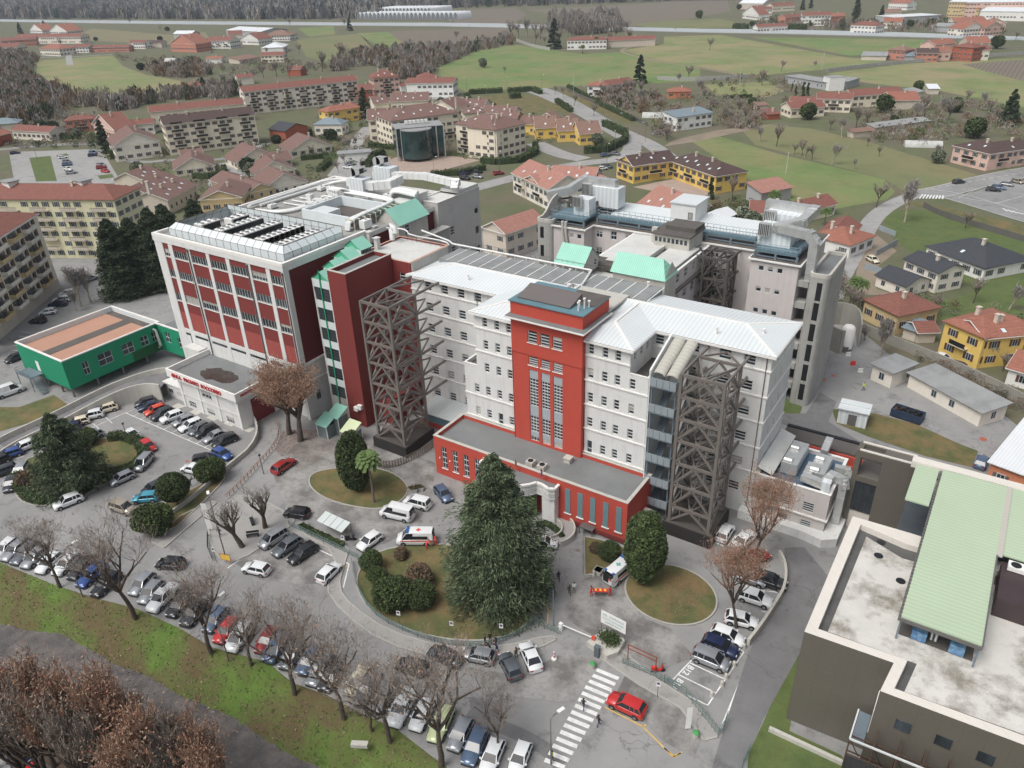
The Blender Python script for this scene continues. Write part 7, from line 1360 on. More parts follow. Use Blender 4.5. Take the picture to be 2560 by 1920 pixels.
def quads_mesh(name,C,U,V,mats,mi=None):
 n=len(C);v=np.empty((n,4,3));v[:,0]=C-U-V;v[:,1]=C+U-V;v[:,2]=C+U+V;v[:,3]=C-U+V
 me=bpy.data.meshes.new(name);me.vertices.add(n*4);me.vertices.foreach_set('co',v.reshape(-1));me.loops.add(n*4);me.loops.foreach_set('vertex_index',np.arange(n*4,dtype=np.int32))
 me.polygons.add(n);me.polygons.foreach_set('loop_start',np.arange(0,n*4,4,dtype=np.int32));me.polygons.foreach_set('loop_total',np.full(n,4,dtype=np.int32))
 for m in mats:me.materials.append(m)
 if mi is not None:me.polygons.foreach_set('material_index',mi.astype(np.int32))
 me.update();me.validate();return me
def rvec(n):v=rng.normal(size=(n,3));return v/np.linalg.norm(v,axis=1)[:,None]
def leaves(name,C,size,mats,w=None,flat=0.,D=None,asp=.5):
 n=len(C);a=rvec(n)
 if D is not None:a=D+a*.55;a/=np.linalg.norm(a,axis=1)[:,None]
 if flat:a[:,2]*=(1-flat);a/=np.linalg.norm(a,axis=1)[:,None]
 b=np.cross(a,rvec(n));b/=np.linalg.norm(b,axis=1)[:,None];s=size*(.6+.8*rng.random(n))[:,None]
 mi=rng.choice(len(mats),n,p=w)if len(mats)>1 else None
 return quads_mesh(name,C,a*s,b*s*asp,mats,mi)
def bare(seed,H,spread,n1,up=.5,mt=TW,tr=.22,leafm=None,nl=0,depth=5,fork=.28,pol=False,tw=.014):
 r=random.Random(seed);tb=MB();segs=[];tips=[]
 def grow(p,d,L,rad,lv):
  n=3;q=p;pts_=[p];
  for i in range(n):
   d=(d+Vector((r.uniform(-.18,.18),r.uniform(-.18,.18),r.uniform(-.05,.14)))).normalized();q=q+d*L/n;pts_.append(q)
  if lv<=2:tb.tube(pts_,[rad*(1-.4*i/n)for i in range(n+1)],5 if lv else 7,0,False)
  else:
   for a,b in zip(pts_[:-1],pts_[1:]):segs.append((a,b,max(rad*.55,tw)))
  if lv>=depth:tips.append(q);return
  k=(n1 if lv==0 else r.choice((3,4))if lv<3 else r.choice((2,3,4)))
  for i in range(k):
   f=r.uniform(.35,1)if lv else r.uniform(.85,1);s=pts_[0].lerp(pts_[-1],f)if lv else pts_[-1]
   ang=2*math.pi*(i+r.random()*.6)/k;sp=spread*(1.0 if lv else.9)*r.uniform(.6,1.2);h=Vector((math.cos(ang),math.sin(ang),0))
   nd=(d*(1-.35*sp)+h*sp+Vector((0,0,up*r.uniform(.3,1)))).normalized();grow(s,nd,L*r.uniform(.6,.82)*(1.25 if lv==0 else 1),rad*.58,lv+1)
 grow(Vector((0,0,0)),Vector((0,0,1)),H*fork,tr,0)
 zs=H/max(1,max(t.z for t in tips))if tips else 1
 S_=np.array([[*a,*b]for a,b,w in segs]);wd=np.array([w for _,_,w in segs]);C=(S_[:,:3]+S_[:,3:])/2;U=(S_[:,3:]-S_[:,:3])/2;V=np.cross(U,rvec(len(U)));V/=np.linalg.norm(V,axis=1)[:,None]+1e-9;V*=wd[:,None]
 cm=quads_mesh('crown',C*1.,U,V,[mt]);tm=tb.mesh('trunk',BKD if mt is not TWG else BKP);lm=None
 if nl:
  tp=np.array([list(t)for t in tips]);i=rng.integers(0,len(tp),nl);lm=leaves('leaves',tp[i]+rng.normal(size=(nl,3))*.3,.075/zs,leafm or[LB,LR],None)
 return dict(parts=[('trunk',tm),('crown',cm)]+([('leaves',lm)]if lm else[]),zs=zs)
def cone_tree(H,R,n,zb=.06,mats=(EGD,EG),size=.28,w=(.7,.3),jag=.25,pw=.8,col=False,tr=.3,bl=110,asp=.4):
 nb=int(n/bl);out=[];dirs=[]
 for i in range(nb):
  f=(i+.5)/nb;f=f**.9;z0=H*(zb+(1-zb)*f);R0=R*((1-f)**pw+.03)*(1+jag*rng.normal()*.5);a=rng.random()*2*np.pi
  if col:R0=R*(np.sin(np.pi*min(1,.12+.88*f))**.35)*(1+jag*rng.normal()*.3)
  m=bl;R0=min(max(R0,.35),R*1.15);l=np.sqrt(rng.random(m))*R0;s=rng.normal(size=m)*.16*(l+.4);x=np.cos(a)*l-np.sin(a)*s;y=np.sin(a)*l+np.cos(a)*s;z=z0-l*.3+rng.normal(size=m)*(.13+.03*l)+(l/R0)**3*.18*R0*.5
  out.append(np.stack([x,y,z],1));th=a+rng.normal(size=m)*.5;dirs.append(np.stack([np.cos(th),np.sin(th),-.25-.1*l/R0],1))
 C=np.concatenate(out);D=np.concatenate(dirs);tb=MB();tb.tube([(0,0,0),(0,0,H*.5),(0,0,H*.95)],[tr,tr*.6,.04],7)
 return dict(parts=[('trunk',tb.mesh('trunk',BKD)),('crown',leaves('crown',C,size,list(mats),list(w),.0,D,asp))],zs=1)
def blob(R,H,n,mats,size=.16,w=None,zb=0.,lump=.34,trunk=0.):
 a=rvec(n);k=rvec(26);lob=np.max(a@k.T,axis=1);rr=(rng.random(n)**.22)*(1-lump*.6+lump*1.6*(lob-.72)*1.5);C=a*rr[:,None]*np.array([R,R,H/2]);C[:,2]+=H/2+zb;C[:,2]=np.maximum(C[:,2],.05)
 P_=[('crown',leaves('crown',C,size,list(mats),w))]
 tb=MB();tb.tube([(0,0,0),(0,0,zb+H*.5)],[max(.08,R*.07),.05],6);P_.insert(0,('trunk',tb.mesh('trunk',BKD)))
 return dict(parts=P_,zs=1)
def place(v,loc,name,label,cat,rz=None,s=1.,group=None,sz=None):
 t=thing(name,label,cat,loc,random.uniform(0,6.28)if rz is None else rz,group);t.scale=(s,s,s if sz is None else sz)
 for nm,me in v['parts']:link(bpy.data.objects.new(nm,me),t)
 return t
lime=[bare(11+i,13,.72,5,.5,TW,.22,[LB],260,6,.25,tw=.009)for i in range(3)]
poll=[bare(31+i,9,.5,5,.6,TW,.36,None,0,5,.24)for i in range(2)]
plane=bare(41,13,.75,6,.55,TWR,.34,[LB,LB,LB,LR],9000,6,.2,tw=.02);plane2=bare(43,17,.6,6,.6,TWR,.26,[LB,LB,LR],3800,6,.26,tw=.016)
farb=[bare(51+i,11,.6,5,.5,TWG if i==2 else TW,.22,None,0,4,.26,tw=.07)for i in range(3)]
birch=bare(61,14,.45,6,.55,TWG,.25,None,0,5,.2,tw=.05)
popl=[bare(71+i,15,.34,6,.95,TWR if i<2 else TW,.14,[LB,LB,LR],2400 if i<2 else 100,6,.14,tw=.011)for i in range(3)]
for lst in(lime,poll,farb,popl):pass
LIMES=[('k',372,248, 'leftmost bare street tree on the riverbank'),('k',830,430, 'biggest bare street tree on the riverbank behind the dark blue car'),('k',1300,645, 'bare street tree on the bank beside the red hatchback'),('k',1545,720, 'thin bare street tree on the bank just right of the white hatchback'),('k',1812,895, 'bare street tree on the bank in front of the blue grey cars'),('k',2112,1045, 'bare street tree with a thick fork beside the cream car'),('l',430,1190, 'bare street tree standing over the silver cars near the crossing'),('l',318,1122, 'thin young bare tree beside the street trees'),('l',745,1345, 'tall bare street tree at the bottom of the car row with few brown leaves'),('l',1095,1260, 'small bare tree among the last cars of the row')]
HS=[1.1,1.4,1.25,1.0,1.2,1.3,1.3,.7,1.5,.8]
for i,(n,x,y,lb)in enumerate(LIMES):
 v=lime[i%3];s=HS[i]*v['zs']*.92;place(v,T(n,x,y,-.15),'street_tree',lb,'tree',1.3*i,s, 'bare trees along the riverbank')
for i,(x,y,lb)in enumerate(((1490,1150, 'front pollarded bare tree beside the bench'),(1630,1030, 'back pollarded bare tree on the paved corner'))):v=poll[i];place(v,T('h',x,y),'pollarded_tree',lb,'tree',2*i,.95*v['zs'],'pollarded trees')
for x,y,lb,z_ in((1215,1390, 'wide plane tree with brown leaves beside the ambulance ramp',1.15),(1120,1330, 'plane tree with pale trunk left of the wide one by the red doors',1.05)):place(plane,T(5,x,y),'plane_tree',lb,'tree',x,z_*plane['zs'],'plane trees')
place(plane2,T('m',445,488),'plane_tree', 'plane tree with a pale trunk rising between the white cars on the right','tree',1.,.9*plane2['zs'],'plane trees');place(plane2,T('j',545,1235),'plane_tree', 'reddish brown plane tree in front of the plant building','tree',3.,.95*plane2['zs'],'plane trees')
ced=cone_tree(22,6.2,120000,.04,(EG,EG2,EGD),.2,(.45,.25,.3),.75,.62,bl=300,asp=.2);place(ced,P(px('i',1060,590),22)-Vector((0,0,22)),'cedar', 'big grey green cedar on the central island','tree',0)
ced2=cone_tree(14,5.2,56000,.04,(EG,EG2,EGD),.19,(.4,.15,.45),.6,.65,bl=260,asp=.22);place(ced2,P(px('h',285,335),14)-Vector((0,0,14)),'cedar', 'dark cedar on the island of the left car park','tree',0)
con=cone_tree(20,5.0,44000,.04,(EGD,EG),.19,(.75,.25),.3,.55)
for i,(x,y,h,lb)in enumerate(((640,365,20, 'dark conifer on the left of the group beside the red and white block'),(770,360,19, 'second dark conifer of the group, in front'),(890,300,21, 'tall dark conifer in the middle of the group'),(985,275,20, 'dark conifer of the group behind the tall middle one'),(1170,245,18, 'dark conifer of the group nearest the hospital roof'),(840,400,17, 'lower dark conifer filling the front of the group'),(700,480,15, 'lowest dark conifer at the front left of the group'))):place(con,P(px('d',x,y),h)-Vector((0,0,h)),'conifer',lb,'tree',i*1.1,h/20*1.12,'dark conifers',h/20)
oak=blob(2.6,10.8,20000,(HG2,HG),.13,(.6,.4),.3,.34);ok2=blob(2.8,11.4,22000,(HG,HG2),.13,(.55,.45),.3,.36)
place(oak,P(px('i',175,445),10.9)-Vector((0,0,10.9)),'evergreen_oak', 'tall dark oval evergreen on the island beside the palm','tree');place(ok2,P(px('i',2015,945),11.3)-Vector((0,0,11.3)),'evergreen_oak', 'tall rounded evergreen on the edge of the circular island','tree')
bs=[blob(1.7,3.0,6000,(HG,HG2),.08,(.6,.4)),blob(1.6,2.4,5000,(GD,HG2),.08,(.8,.2)),blob(1.8,3.,6000,(HG2,HG),.08,(.5,.5))]
for(n,x,y,v,s,lb)in(('h',1305,740,0,1.5, 'clipped round bush at the top of the grass strip'),('h',965,1060,0,1.75, 'large round bush beside the no parking sign'),('l',320,130,0,1.0, 'round green bush at the upper left of the central island'),('l',355,210,0,.85, 'smaller green bush below the round one on the island'),('l',455,355,2,1.5, 'broad dark green bush on the central island'),('l',620,220,1,1.25, 'brown dry bush left of the cedar'),('l',500,60,1,.7, 'small brown bush at the top of the central island'),('l',620,350,2,1.2, 'low dark bush under the cedar'),('l',1775,60,2,.9, 'dark bush in the small triangular garden'),('l',1690,20,1,.6, 'small dry bush in the triangular garden'),('h',545,520,2,1.1, 'dark bush beside the silver car on the left island'),('h',185,770,1,1.2, 'brownish hedge bush at the left end of the island')):place(bs[v],T(n,x,y),'bush',lb,'bush',x,s)
rt=blob(2.5,4.6,12000,(HG2,HG),.12,(.65,.35),1.3,.15);place(rt,T('h',1095,895),'broadleaf_tree', 'round dark evergreen tree on the grass strip of the left car park','tree')
def hedge(n,ab,w,h,label,mats=(HG2,HG),dens=90,size=.13,z0=0):
 L=resamp([T(n,*q)for q in ab],max(2,int(sum((T(n,*ab[i+1])-T(n,*ab[i])).length for i in range(len(ab)-1)))));tot=sum((b-a).length for a,b in zip(L[:-1],L[1:]));m=MB();C=[]
 for a,b in zip(L[:-1],L[1:]):
  d=(b-a);l=d.length
  if l<1e-4:continue
  d/=l;nn=Vector((-d.y,d.x,0));m.prism([tuple(a-nn*w*.38)[:2],tuple(b-nn*w*.38)[:2],tuple(b+nn*w*.38)[:2],tuple(a+nn*w*.38)[:2]],0,h*.86);k=max(4,int(dens*l));u=rng.random(k)*l;s=(rng.random(k)-.5)*w;z=np.where(rng.random(k)<.5,h*(.88+.16*rng.random(k)),rng.random(k)*h);s=np.where(z<h*.85,np.sign(s)*w*(.42+.1*rng.random(k)),s)
  C.append(np.stack([a.x+d.x*u+nn.x*s,a.y+d.y*u+nn.y*s,z+z0],1))
 t=thing('hedge',label,'hedge',(0,0,0));o=part('core',m,mats[0],t);link(bpy.data.objects.new('foliage',leaves('foliage',np.concatenate(C),size,list(mats),[.6,.4])),t);return t
hedge('h',[(670,495),(760,480),(860,520),(900,600),(850,670),(700,720),(560,760)],1.9,1.4, 'curved clipped hedge round the right end of the left island');hedge('h',[(560,790),(420,850),(290,880),(190,860),(120,790),(110,720)],1.8,1.3, 'low dark hedge along the front of the left island');hedge('h',[(560,690),(640,670),(700,690)],1.5,.8, 'pale grey green shrubs in the middle of the left island',(OL,HG2))
hedge('h',[(1850,1025),(1930,1065),(2110,1150)],.8,.7, 'low green hedge behind the glass shelter');hedge('i',[(1330,1020),(1400,1010),(1460,1060),(1490,1100)],.8,.6, 'small hedge beside the curved access ramp')
hedge('a',[(250,855),(450,850)],3,2.2, 'clipped hedge in front of the pink villa',dens=14,size=.3);hedge('a',[(680,975),(870,955)],3,4.5, 'tall dark hedge before the gabled cream house',dens=20,size=.3);hedge('a',[(1760,850),(1920,830)],3,3.6, 'hedge beside the brick shed',dens=16,size=.3);hedge('a',[(1190,1095),(1290,1098),(1380,1070),(1380,1040)],2.2,2.2, 'hedge round the cream corner bungalow',dens=18,size=.25);hedge('a',[(1510,1140),(1560,1190),(1640,1195)],2.2,2, 'hedge beside the pale bungalow',dens=18,size=.25);hedge('a',[(1850,985),(2000,970),(2020,1010),(1960,1060)],2.6,2.2, 'hedge round the bungalow beside the lane',dens=18,size=.25)
hedge('b',[(790,580),(1000,570)],3,3, 'clipped hedge, left part along the top of the park lawn',dens=10,size=.4);hedge('b',[(1030,570),(1180,560),(1235,580)],3,3, 'clipped hedge, right part along the top of the park lawn',dens=10,size=.4);hedge('b',[(775,600),(800,635),(950,670)],3,3, 'hedge curving down the left side of the park lawn',dens=10,size=.4);hedge('b',[(1045,605),(1105,600)],6,3.5, 'square clipped hedge block on the park lawn',dens=20,size=.4);hedge('b',[(1330,630),(1420,690)],3,2.5, 'hedge between park lawn and boulevard',dens=10,size=.4)
hedge('b',[(1500,945),(1640,935),(1750,880),(1755,835),(1620,775)],2.6,3.2, 'tall curved hedge at the end of the yellow terraces',dens=20,size=.3);hedge('b',[(560,1085),(740,1075),(890,1045)],2.6,2.2, 'long hedge between office lawn and street',dens=16,size=.3);hedge('b',[(870,1000),(960,1010),(1100,1000),(1200,950),(1200,900)],2.6,2.6, 'hedge curving round the corner apartments',dens=16,size=.3);hedge('b',[(170,1030),(210,970),(270,950)],2.6,2.6, 'hedge beside the little kiosk by the office lawn',dens=16,size=.3);hedge('b',[(180,900),(340,920)],2.4,2, 'hedge in the garden left of the glass office',dens=16,size=.3);hedge('b',[(1400,540),(1600,650),(1800,745)],2,2.4, 'long dark hedge along the boundary fence',dens=10,size=.3);hedge('c',[(365,608),(540,600)],2,2, 'hedge in front of the small orchard',dens=10,size=.3);hedge('c',[(430,182),(510,188)],6,6, 'dark hedge beside the motorway',dens=10,size=.8);hedge('c',[(740,185),(870,188)],6,6, 'dark hedge right of the long white house',dens=10,size=.8)
cyp=cone_tree(12,1.6,3000,.03,(EGD,EG),.4,(.7,.3),.2,.45);dcon=cone_tree(17,4.4,5000,.03,(EGD,EG),.55,(.8,.2),.2,.6);dbl=[blob(3.2,6,1500,(HG2,HG),.5,(.5,.5),.6),blob(3,5.5,1500,(OL,HG2),.45,(.8,.2),.6),blob(3.4,5.0,1500,(EGD,HG2),.5,None,.3)]
def far(v,n,lst,name,lbl,cat='tree',s=1.,grp=None,jit=.2):
 for i,q in enumerate(lst):
  k=q[2]if len(q)>2 else 1.;vv=v[i%len(v)]if isinstance(v,list)else v;place(vv,T(n,q[0],q[1]),name,lbl,cat,None,s*k*vv['zs']*random.uniform(1-jit,1+jit),grp or lbl)
place(dcon,T('b',1840,512),'conifer', 'tall dark conifer beside the pink house','tree',0,1.0);place(dcon,T('b',1315,300,0),'conifer', 'tall dark conifer among bare trees at the head of the meadow','tree',0,1.5);place(dcon,T('b',155,720),'conifer', 'dark cypress in front of the apartment complex','tree',0,.9)
place(dcon,T('a',655,935),'conifer', 'blue green conifer beside the gabled cream house','tree',0,.85);place(cyp,T('c',285,1225),'conifer', 'small conifer at the corner of the yellow apartments','tree',0,.6)
far(dcon,'c',[(1170,125),(850,60),(900,50),(1180,90),(1330,130),(2110,770,.8),(2100,740,.7)],'conifer', 'dark conifer standing among the far houses on the right',grp='far conifers');far(dcon,'a',[(130,210),(285,200),(1260,590,.6),(2150,190,.9)],'conifer', 'dark conifer on the upper left',grp='upper left conifers')
far(cyp,'c',[(805,600,.6),(850,590,.6),(878,590,.6),(785,560,.4)],'cypress', 'slim dark cypress below the modern grey house',grp='cypresses')
far(dbl[0],'c',[(880,735),(1350,690,1.3),(1410,760,.7),(1780,690,1.2),(1900,850,1.6),(1560,560,.8),(540,655,.6),(215,115,1.3),(460,60,1.4),(540,165,1),(1640,160,1.2),(1510,170,1),(2040,300,1.3)],'broadleaf_tree', 'rounded dark evergreen tree in the gardens on the right',grp='rounded evergreens on the right');far(dbl[2],'a',[(840,1060,.8),(1530,1050,.9),(1700,880,.6),(2035,860,.8),(1740,910,.5),(870,430,1),(1080,410,1),(985,250,.9),(1030,190,.9),(590,250,1),(270,820,1.2),(150,720,1.3),(330,800,.8)],'broadleaf_tree', 'rounded evergreen tree in the gardens on the left',grp='rounded evergreens on the left')
far(dbl[1],'a',[(855,1070,.8),(1545,1080,.9),(480,850,.7),(1740,925,.5)],'olive_tree', 'grey green olive tree in a left garden',grp='left olive trees');far(dbl[1],'g',[(470,400,1.0),(540,420,.7),(1680,20,.7)],'olive_tree', 'grey green olive tree left of the long farmhouse',grp='right olive trees');far(dbl[1],'b',[(1580,890,.8),(880,415,1),(620,640,.7)],'olive_tree', 'grey green bush like tree in the middle distance',grp='middle olive trees')
place(birch,T('g',1478,382),'birch_tree', 'tall white stemmed birch beside the street corner','tree',0,.95*birch['zs']);place(birch,T('g',1325,1208),'birch_tree', 'cut back birch with bare white branches by the yard wall','tree',1,.62*birch['zs']);place(farb[0],T('g',1305,292),'bare_tree', 'spreading bare tree on the grass beside the street','tree',1,.75*farb[0]['zs']);place(farb[1],T('g',1120,960),'bare_tree', 'bare tree beside the palms at the street','tree',1,.7*farb[1]['zs'])
far(farb,'g',[(1900,880,.5),(1680,960,.45),(2120,920,.5),(1210,960,.5),(420,240,.8),(1040,640,.4),(1850,420,.4),(1230,1110,.3),(2000,1250,.4),(2080,1300,.4)],'bare_tree', 'small bare garden tree on the right',s=1,grp='small bare trees on the right');far(birch,'d',[(500,900,.7),(560,880,.6),(470,930,.5)],'birch_tree', 'pale bare tree in the car park beside the conifers',grp='pale trees by the left car park')
far(farb,'c',[(280,310),(690,900),(590,870,.8),(845,960,.7),(870,970,.6),(1030,1010,.8),(800,950,.5),(910,980,.6),(1170,1040,.5),(1180,790),(1250,790),(1090,850,.9),(1020,800,.7),(600,525),(230,590),(150,490),(240,620),(440,790,.8),(500,750,.8),(380,720,.7),(330,690,.7),(300,660,.7),(460,700,.7),(410,760,.7),(520,790,.7),(560,770,.7),(1520,760),(1740,760),(1850,640),(1950,670),(2000,700),(1600,720),(1680,740),(2050,760),(960,170),(1000,175),(1300,185),(1700,150),(1600,190),(2160,250),(720,440,.7),(930,430,.8),(1250,900,.5),(1320,960,.4),(1660,970,.7),(15,860,.9)],'bare_tree', 'bare tree or shrub in the fields and gardens on the right',s=.85,grp='bare trees in the right fields')
far(farb,'b',[(1050,240,1.6),(1100,230,1.8),(1150,235,1.7),(1200,230,1.8),(1230,240,1.5),(1280,250,1.6),(1350,270,1.7),(1400,230,1.6),(1540,210,2.2),(1590,230,1.8),(1690,240,1.6),(1760,240,1.5),(1780,270,1.2),(1200,270,1.1),(1250,290,1.1),(1340,300,1.1),(1660,280,1.2),(710,260,1.3),(1015,450,.5),(1600,600,1),(1650,610,1),(1700,620,1),(1750,600,1),(1800,600,1),(1850,590,1),(1900,640,1),(1860,660,1),(1560,715,.6),(1440,650,.6),(1370,600,.6),(2010,870,.9),(1320,580,.6),(2090,520,.8)],'bare_tree', 'bare grey tree in the middle distance',s=.9,grp='bare trees in the middle distance')
far(farb,'a',[(2110,400,1.6),(1980,440,1.4),(1900,470,1.3),(1620,480,1.3),(1700,470,1.4),(1560,500,1.1),(1780,480,1.2),(1330,570,1.4),(1380,560,1.2),(380,290,1),(130,330,1),(60,350,1),(340,330,.9),(1640,340,.9),(1770,340,1),(1840,330,.9),(1700,130,1),(1780,170,1.2),(800,150,1),(990,190,.8),(2120,170,1.2),(1920,960,.6),(2120,1010,.5),(2160,940,.6),(2190,900,.6),(2080,1060,.5),(1370,970,.5),(1290,1080,.4)],'bare_tree', 'bare grey brown tree on the upper left',s=.9,grp='bare trees on the upper left')
def palm(loc,H,label,s=1.):
 t=thing('palm_tree',label,'palm',loc,random.random()*6);m=MB();m.tube([(0,0,0),(.05,0,H*.5),(0,.05,H)],[.2*s,.16*s,.2*s],8);part('trunk',m,BK,t);m=MB()
 for i in range(46):
  a=i*2.4;el=1.2-1.5*(i/46);R=2.0*s;d=Vector((math.cos(a),math.sin(a),0));pr_=Vector((0,0,H));
  for j in range(3):f=(j+1)/3;q=Vector((0,0,H))+d*R*f*math.cos(el*.8)+Vector((0,0,R*(math.sin(el)*f-.55*f*f)));w=Vector((-d.y,d.x,0))*(.42*s*(1-abs(f-.66)))+Vector((0,0,.05));w0=Vector((-d.y,d.x,0))*(.2*s if j==0 else.4*s);m.quad(pr_-w0,pr_+w0,q+w,q-w);pr_=q
 part('crown',m,mat('palm_leaf',S(88,108,60),.8,.3,.8),t)
palm(T('i',333,878),8.4, 'palm with a bare trunk on the island beside the dark oval evergreen');palm(T('g',985,400),4.5, 'palm standing in front of the long farmhouse',.9);palm(T('g',670,290),4.5, 'palm beside the open field shed',1.2);palm(T('g',1150,900),6.5, 'left palm of a pair behind the concrete shaft',.9);palm(T('g',1195,905),6, 'right palm of a pair behind the concrete shaft',.8);palm(T('b',1575,300),9, 'palm in front of the white farmhouse',1.4);palm(T('b',1490,330),6, 'low palm in the farmhouse garden',1.3)
for i,(x,y,s)in enumerate(((120,1500,1.0),(300,1560,1.1),(450,1500,1.05),(560,1620,1.1),(700,1560,1.0),(820,1650,1.1),(220,1680,1.1),(400,1720,1.15),(60,1250,.8),(-40,1200,.8),(640,1750,1.1),(160,1150,.6),(900,1560,.85),(1060,1640,.8),(520,1400,.9),(340,1400,.95),(980,1500,.8),(1150,1580,.85),(1300,1680,.9),(1200,1780,1),(860,1420,.75),(1420,1800,.9),(-20,1420,1),(740,1440,.9),(1010,1800,1.1),(150,1360,.8))):v=popl[(i*2)%3 if i<11 or i%3==0 else 2];y-=130 if i<11 else 60;s*=1.12;place(v,T('k',x,y,-1.6),'poplar', 'upright bare reddish brown tree on the near bank of the river','tree',i*.9,s*v['zs'], 'upright trees on the near bank')
def inpoly(x,y,p):
 c=False;j=len(p)-1
 for i in range(len(p)):
  if(p[i][1]>y)!=(p[j][1]>y)and x<(p[j][0]-p[i][0])*(y-p[i][1])/(p[j][1]-p[i][1]+1e-12)+p[i][0]:c=not c
  j=i
 return c
def woods(name,n,poly,cnt,H,R,mats,w,k=34,sz=.55,label='wood'):
 pp=[px(n,*q)for q in poly];xs=[q[0]for q in pp];ys=[q[1]for q in pp];B=[]
 while len(B)<cnt:
  x,y=random.uniform(min(xs),max(xs)),random.uniform(min(ys),max(ys))
  if inpoly(x,y,pp):q=P((x,y));B.append((q.x,q.y,random.uniform(.65,1.25)))
 B=np.array(B);N=len(B)*k;b=np.repeat(B,k,0);u=rng.random(N);a=rng.random(N)*2*np.pi;r=R*b[:,2]*np.sin(np.pi*np.clip(u*.85+.1,0,1))*np.sqrt(rng.random(N));C=np.stack([b[:,0]+r*np.cos(a),b[:,1]+r*np.sin(a),u*H*b[:,2]],1)
 U=rvec(N)*.5;U[:,2]=1+.5*rng.random(N);U*=sz*(.8+rng.random(N))[:,None]*H*.12;V=np.cross(U,rvec(N));V/=np.linalg.norm(V,axis=1)[:,None];V*=sz*.34*(.6+rng.random(N))[:,None]
 mi=np.repeat(rng.choice(len(mats),len(B),p=w),k);o=bpy.data.objects.new(name,quads_mesh(name,C,U,V,list(mats),mi));link(o);o['kind']='stuff';o['label']=label;o['category']='wood'
TWD=mat('twigs_distant',S(96,99,102),.95,.15,.5);MX=(TWD,TWG,EGD,TW)
sheet('woodland_floor',[('a',(-900,122),(-900,-5),(0,-20),(3000,-60),(5600,-70),(5600,-20),(2770,35),(2212,118),(1500,112),(700,110),(150,112),(0,125))],'wood_ground',.1)
woods('woodland','a',[(-50,120),(-50,-60),(2770,-60),(2770,40),(2350,60),(2330,118),(1500,120),(100,118)],5200,15,5.5,MX,(.5,.34,.08,.08),26,1.5, 'grey bare woodland beyond the motorway');woods('woodland','b',[(550,-60),(3900,-60),(3900,-10),(2212,2),(1600,22),(1100,40),(560,55)],2400,15,5.5,MX,(.35,.3,.27,.08),24,1.5, 'darker distant woodland along the top edge')
woods('scrub_wood','a',[(-60,330),(220,350),(190,480),(330,540),(480,620),(700,630),(900,600),(1120,570),(1250,560),(1480,560),(1450,600),(1100,620),(900,650),(700,690),(500,660),(300,740),(150,760),(-60,750)],480,8,4,(TW,GD,HG2,TWG),(.45,.25,.14,.16),70,.7, 'bare scrub wood on the left behind the villas');woods('scrub_wood','a',[(-60,300),(120,340),(230,370),(190,480),(60,470),(-60,420)],110,8,4,(TW,GD,TWG),(.4,.2,.4),60,.7, 'bare scrub beside the light green meadow')
woods('hedgerow','b',[(-60,440),(0,380),(120,330),(300,330),(420,310),(700,300),(1060,245),(1080,275),(860,310),(720,370),(600,410),(560,460),(380,490),(180,400),(-60,450)],380,8,4,(TW,GD,HG2,TWG),(.5,.25,.1,.15),60,.8, 'bare brown hedgerow at the edge of the ploughed field');woods('hedgerow','a',[(900,430),(1260,400),(1300,470),(1100,480),(960,470)],140,7,4,(TW,GD,HG2),(.6,.3,.1),50,.7, 'purple brown scrub between the gardens');woods('hedgerow','b',[(1260,120),(1700,90),(1750,200),(1300,230)],130,13,5,(TW,TWG),(.6,.4),50,1., 'bare trees behind the white farmhouse')
woods('garden_scrub','c',[(-60,640),(230,600),(540,640),(640,720),(560,800),(400,800),(260,720),(-60,900)],150,3.6,3,(TW,GD,HG2,TWG),(.4,.3,.1,.2),60,.4, 'bare orchard scrub between the fields');woods('garden_scrub','c',[(1180,700),(1500,650),(1900,640),(2212,720),(2212,860),(1750,860),(1600,920),(1250,860)],170,3.4,3,(TW,GD,HG,TWG),(.35,.3,.2,.15),60,.4, 'scrubby allotment gardens on the right');woods('garden_scrub','c',[(560,150),(760,120),(1400,150),(1800,150),(2150,190),(2200,210),(1300,195),(600,180)],150,6,5,(TW,GD,HG2),(.5,.2,.3),40,.9, 'trees round the houses above the motorway');woods('garden_scrub','b',[(1580,600),(1960,590),(1990,660),(1850,700),(1600,640)],90,4,3,(TW,GD,HG2),(.5,.35,.15),50,.5, 'bare garden scrub beside the boulevard fence');woods('garden_scrub','g',[(220,270),(560,280),(500,360),(560,430),(400,420),(230,360)],60,2.6,2.2,(HG2,GD,HG),(.4,.3,.3),90,.25, 'garden shrubs left of the long farmhouse');woods('garden_scrub','g',[(990,760),(1120,760),(1180,960),(1060,1000),(1000,940)],34,3,1.8,(HG,GD,TW),(.3,.4,.3),120,.2, 'brownish shrubs along the street behind the shaft');woods('garden_scrub','g',[(1500,1200),(1700,1250),(2212,1480),(2212,1560),(1950,1460)],60,1.8,1.6,(GD,HG2,TW),(.5,.2,.3),80,.18, 'dry shrubs along the yard wall')
woods('village_scrub','a',[(700,340),(1250,370),(1900,380),(2150,430),(1450,470),(1250,420),(800,400)],110,4,3.4,(TW,GD,HG2,HG),(.4,.3,.15,.15),44,.5, 'gardens and scrub below the village');woods('village_scrub','a',[(300,830),(650,800),(650,860),(1000,870),(1050,980),(700,1000),(420,900)],50,2.6,2.2,(HG2,GD),(.6,.4),70,.35, 'garden shrubs between the villas on the left');woods('village_scrub','a',[(1560,860),(2100,800),(2212,850),(2150,960),(2000,1100),(1700,1230),(1500,1100),(1420,960)],110,2.2,2,(HG2,HG,GD,TW),(.35,.25,.2,.2),60,.3, 'garden shrubs between the bungalows')
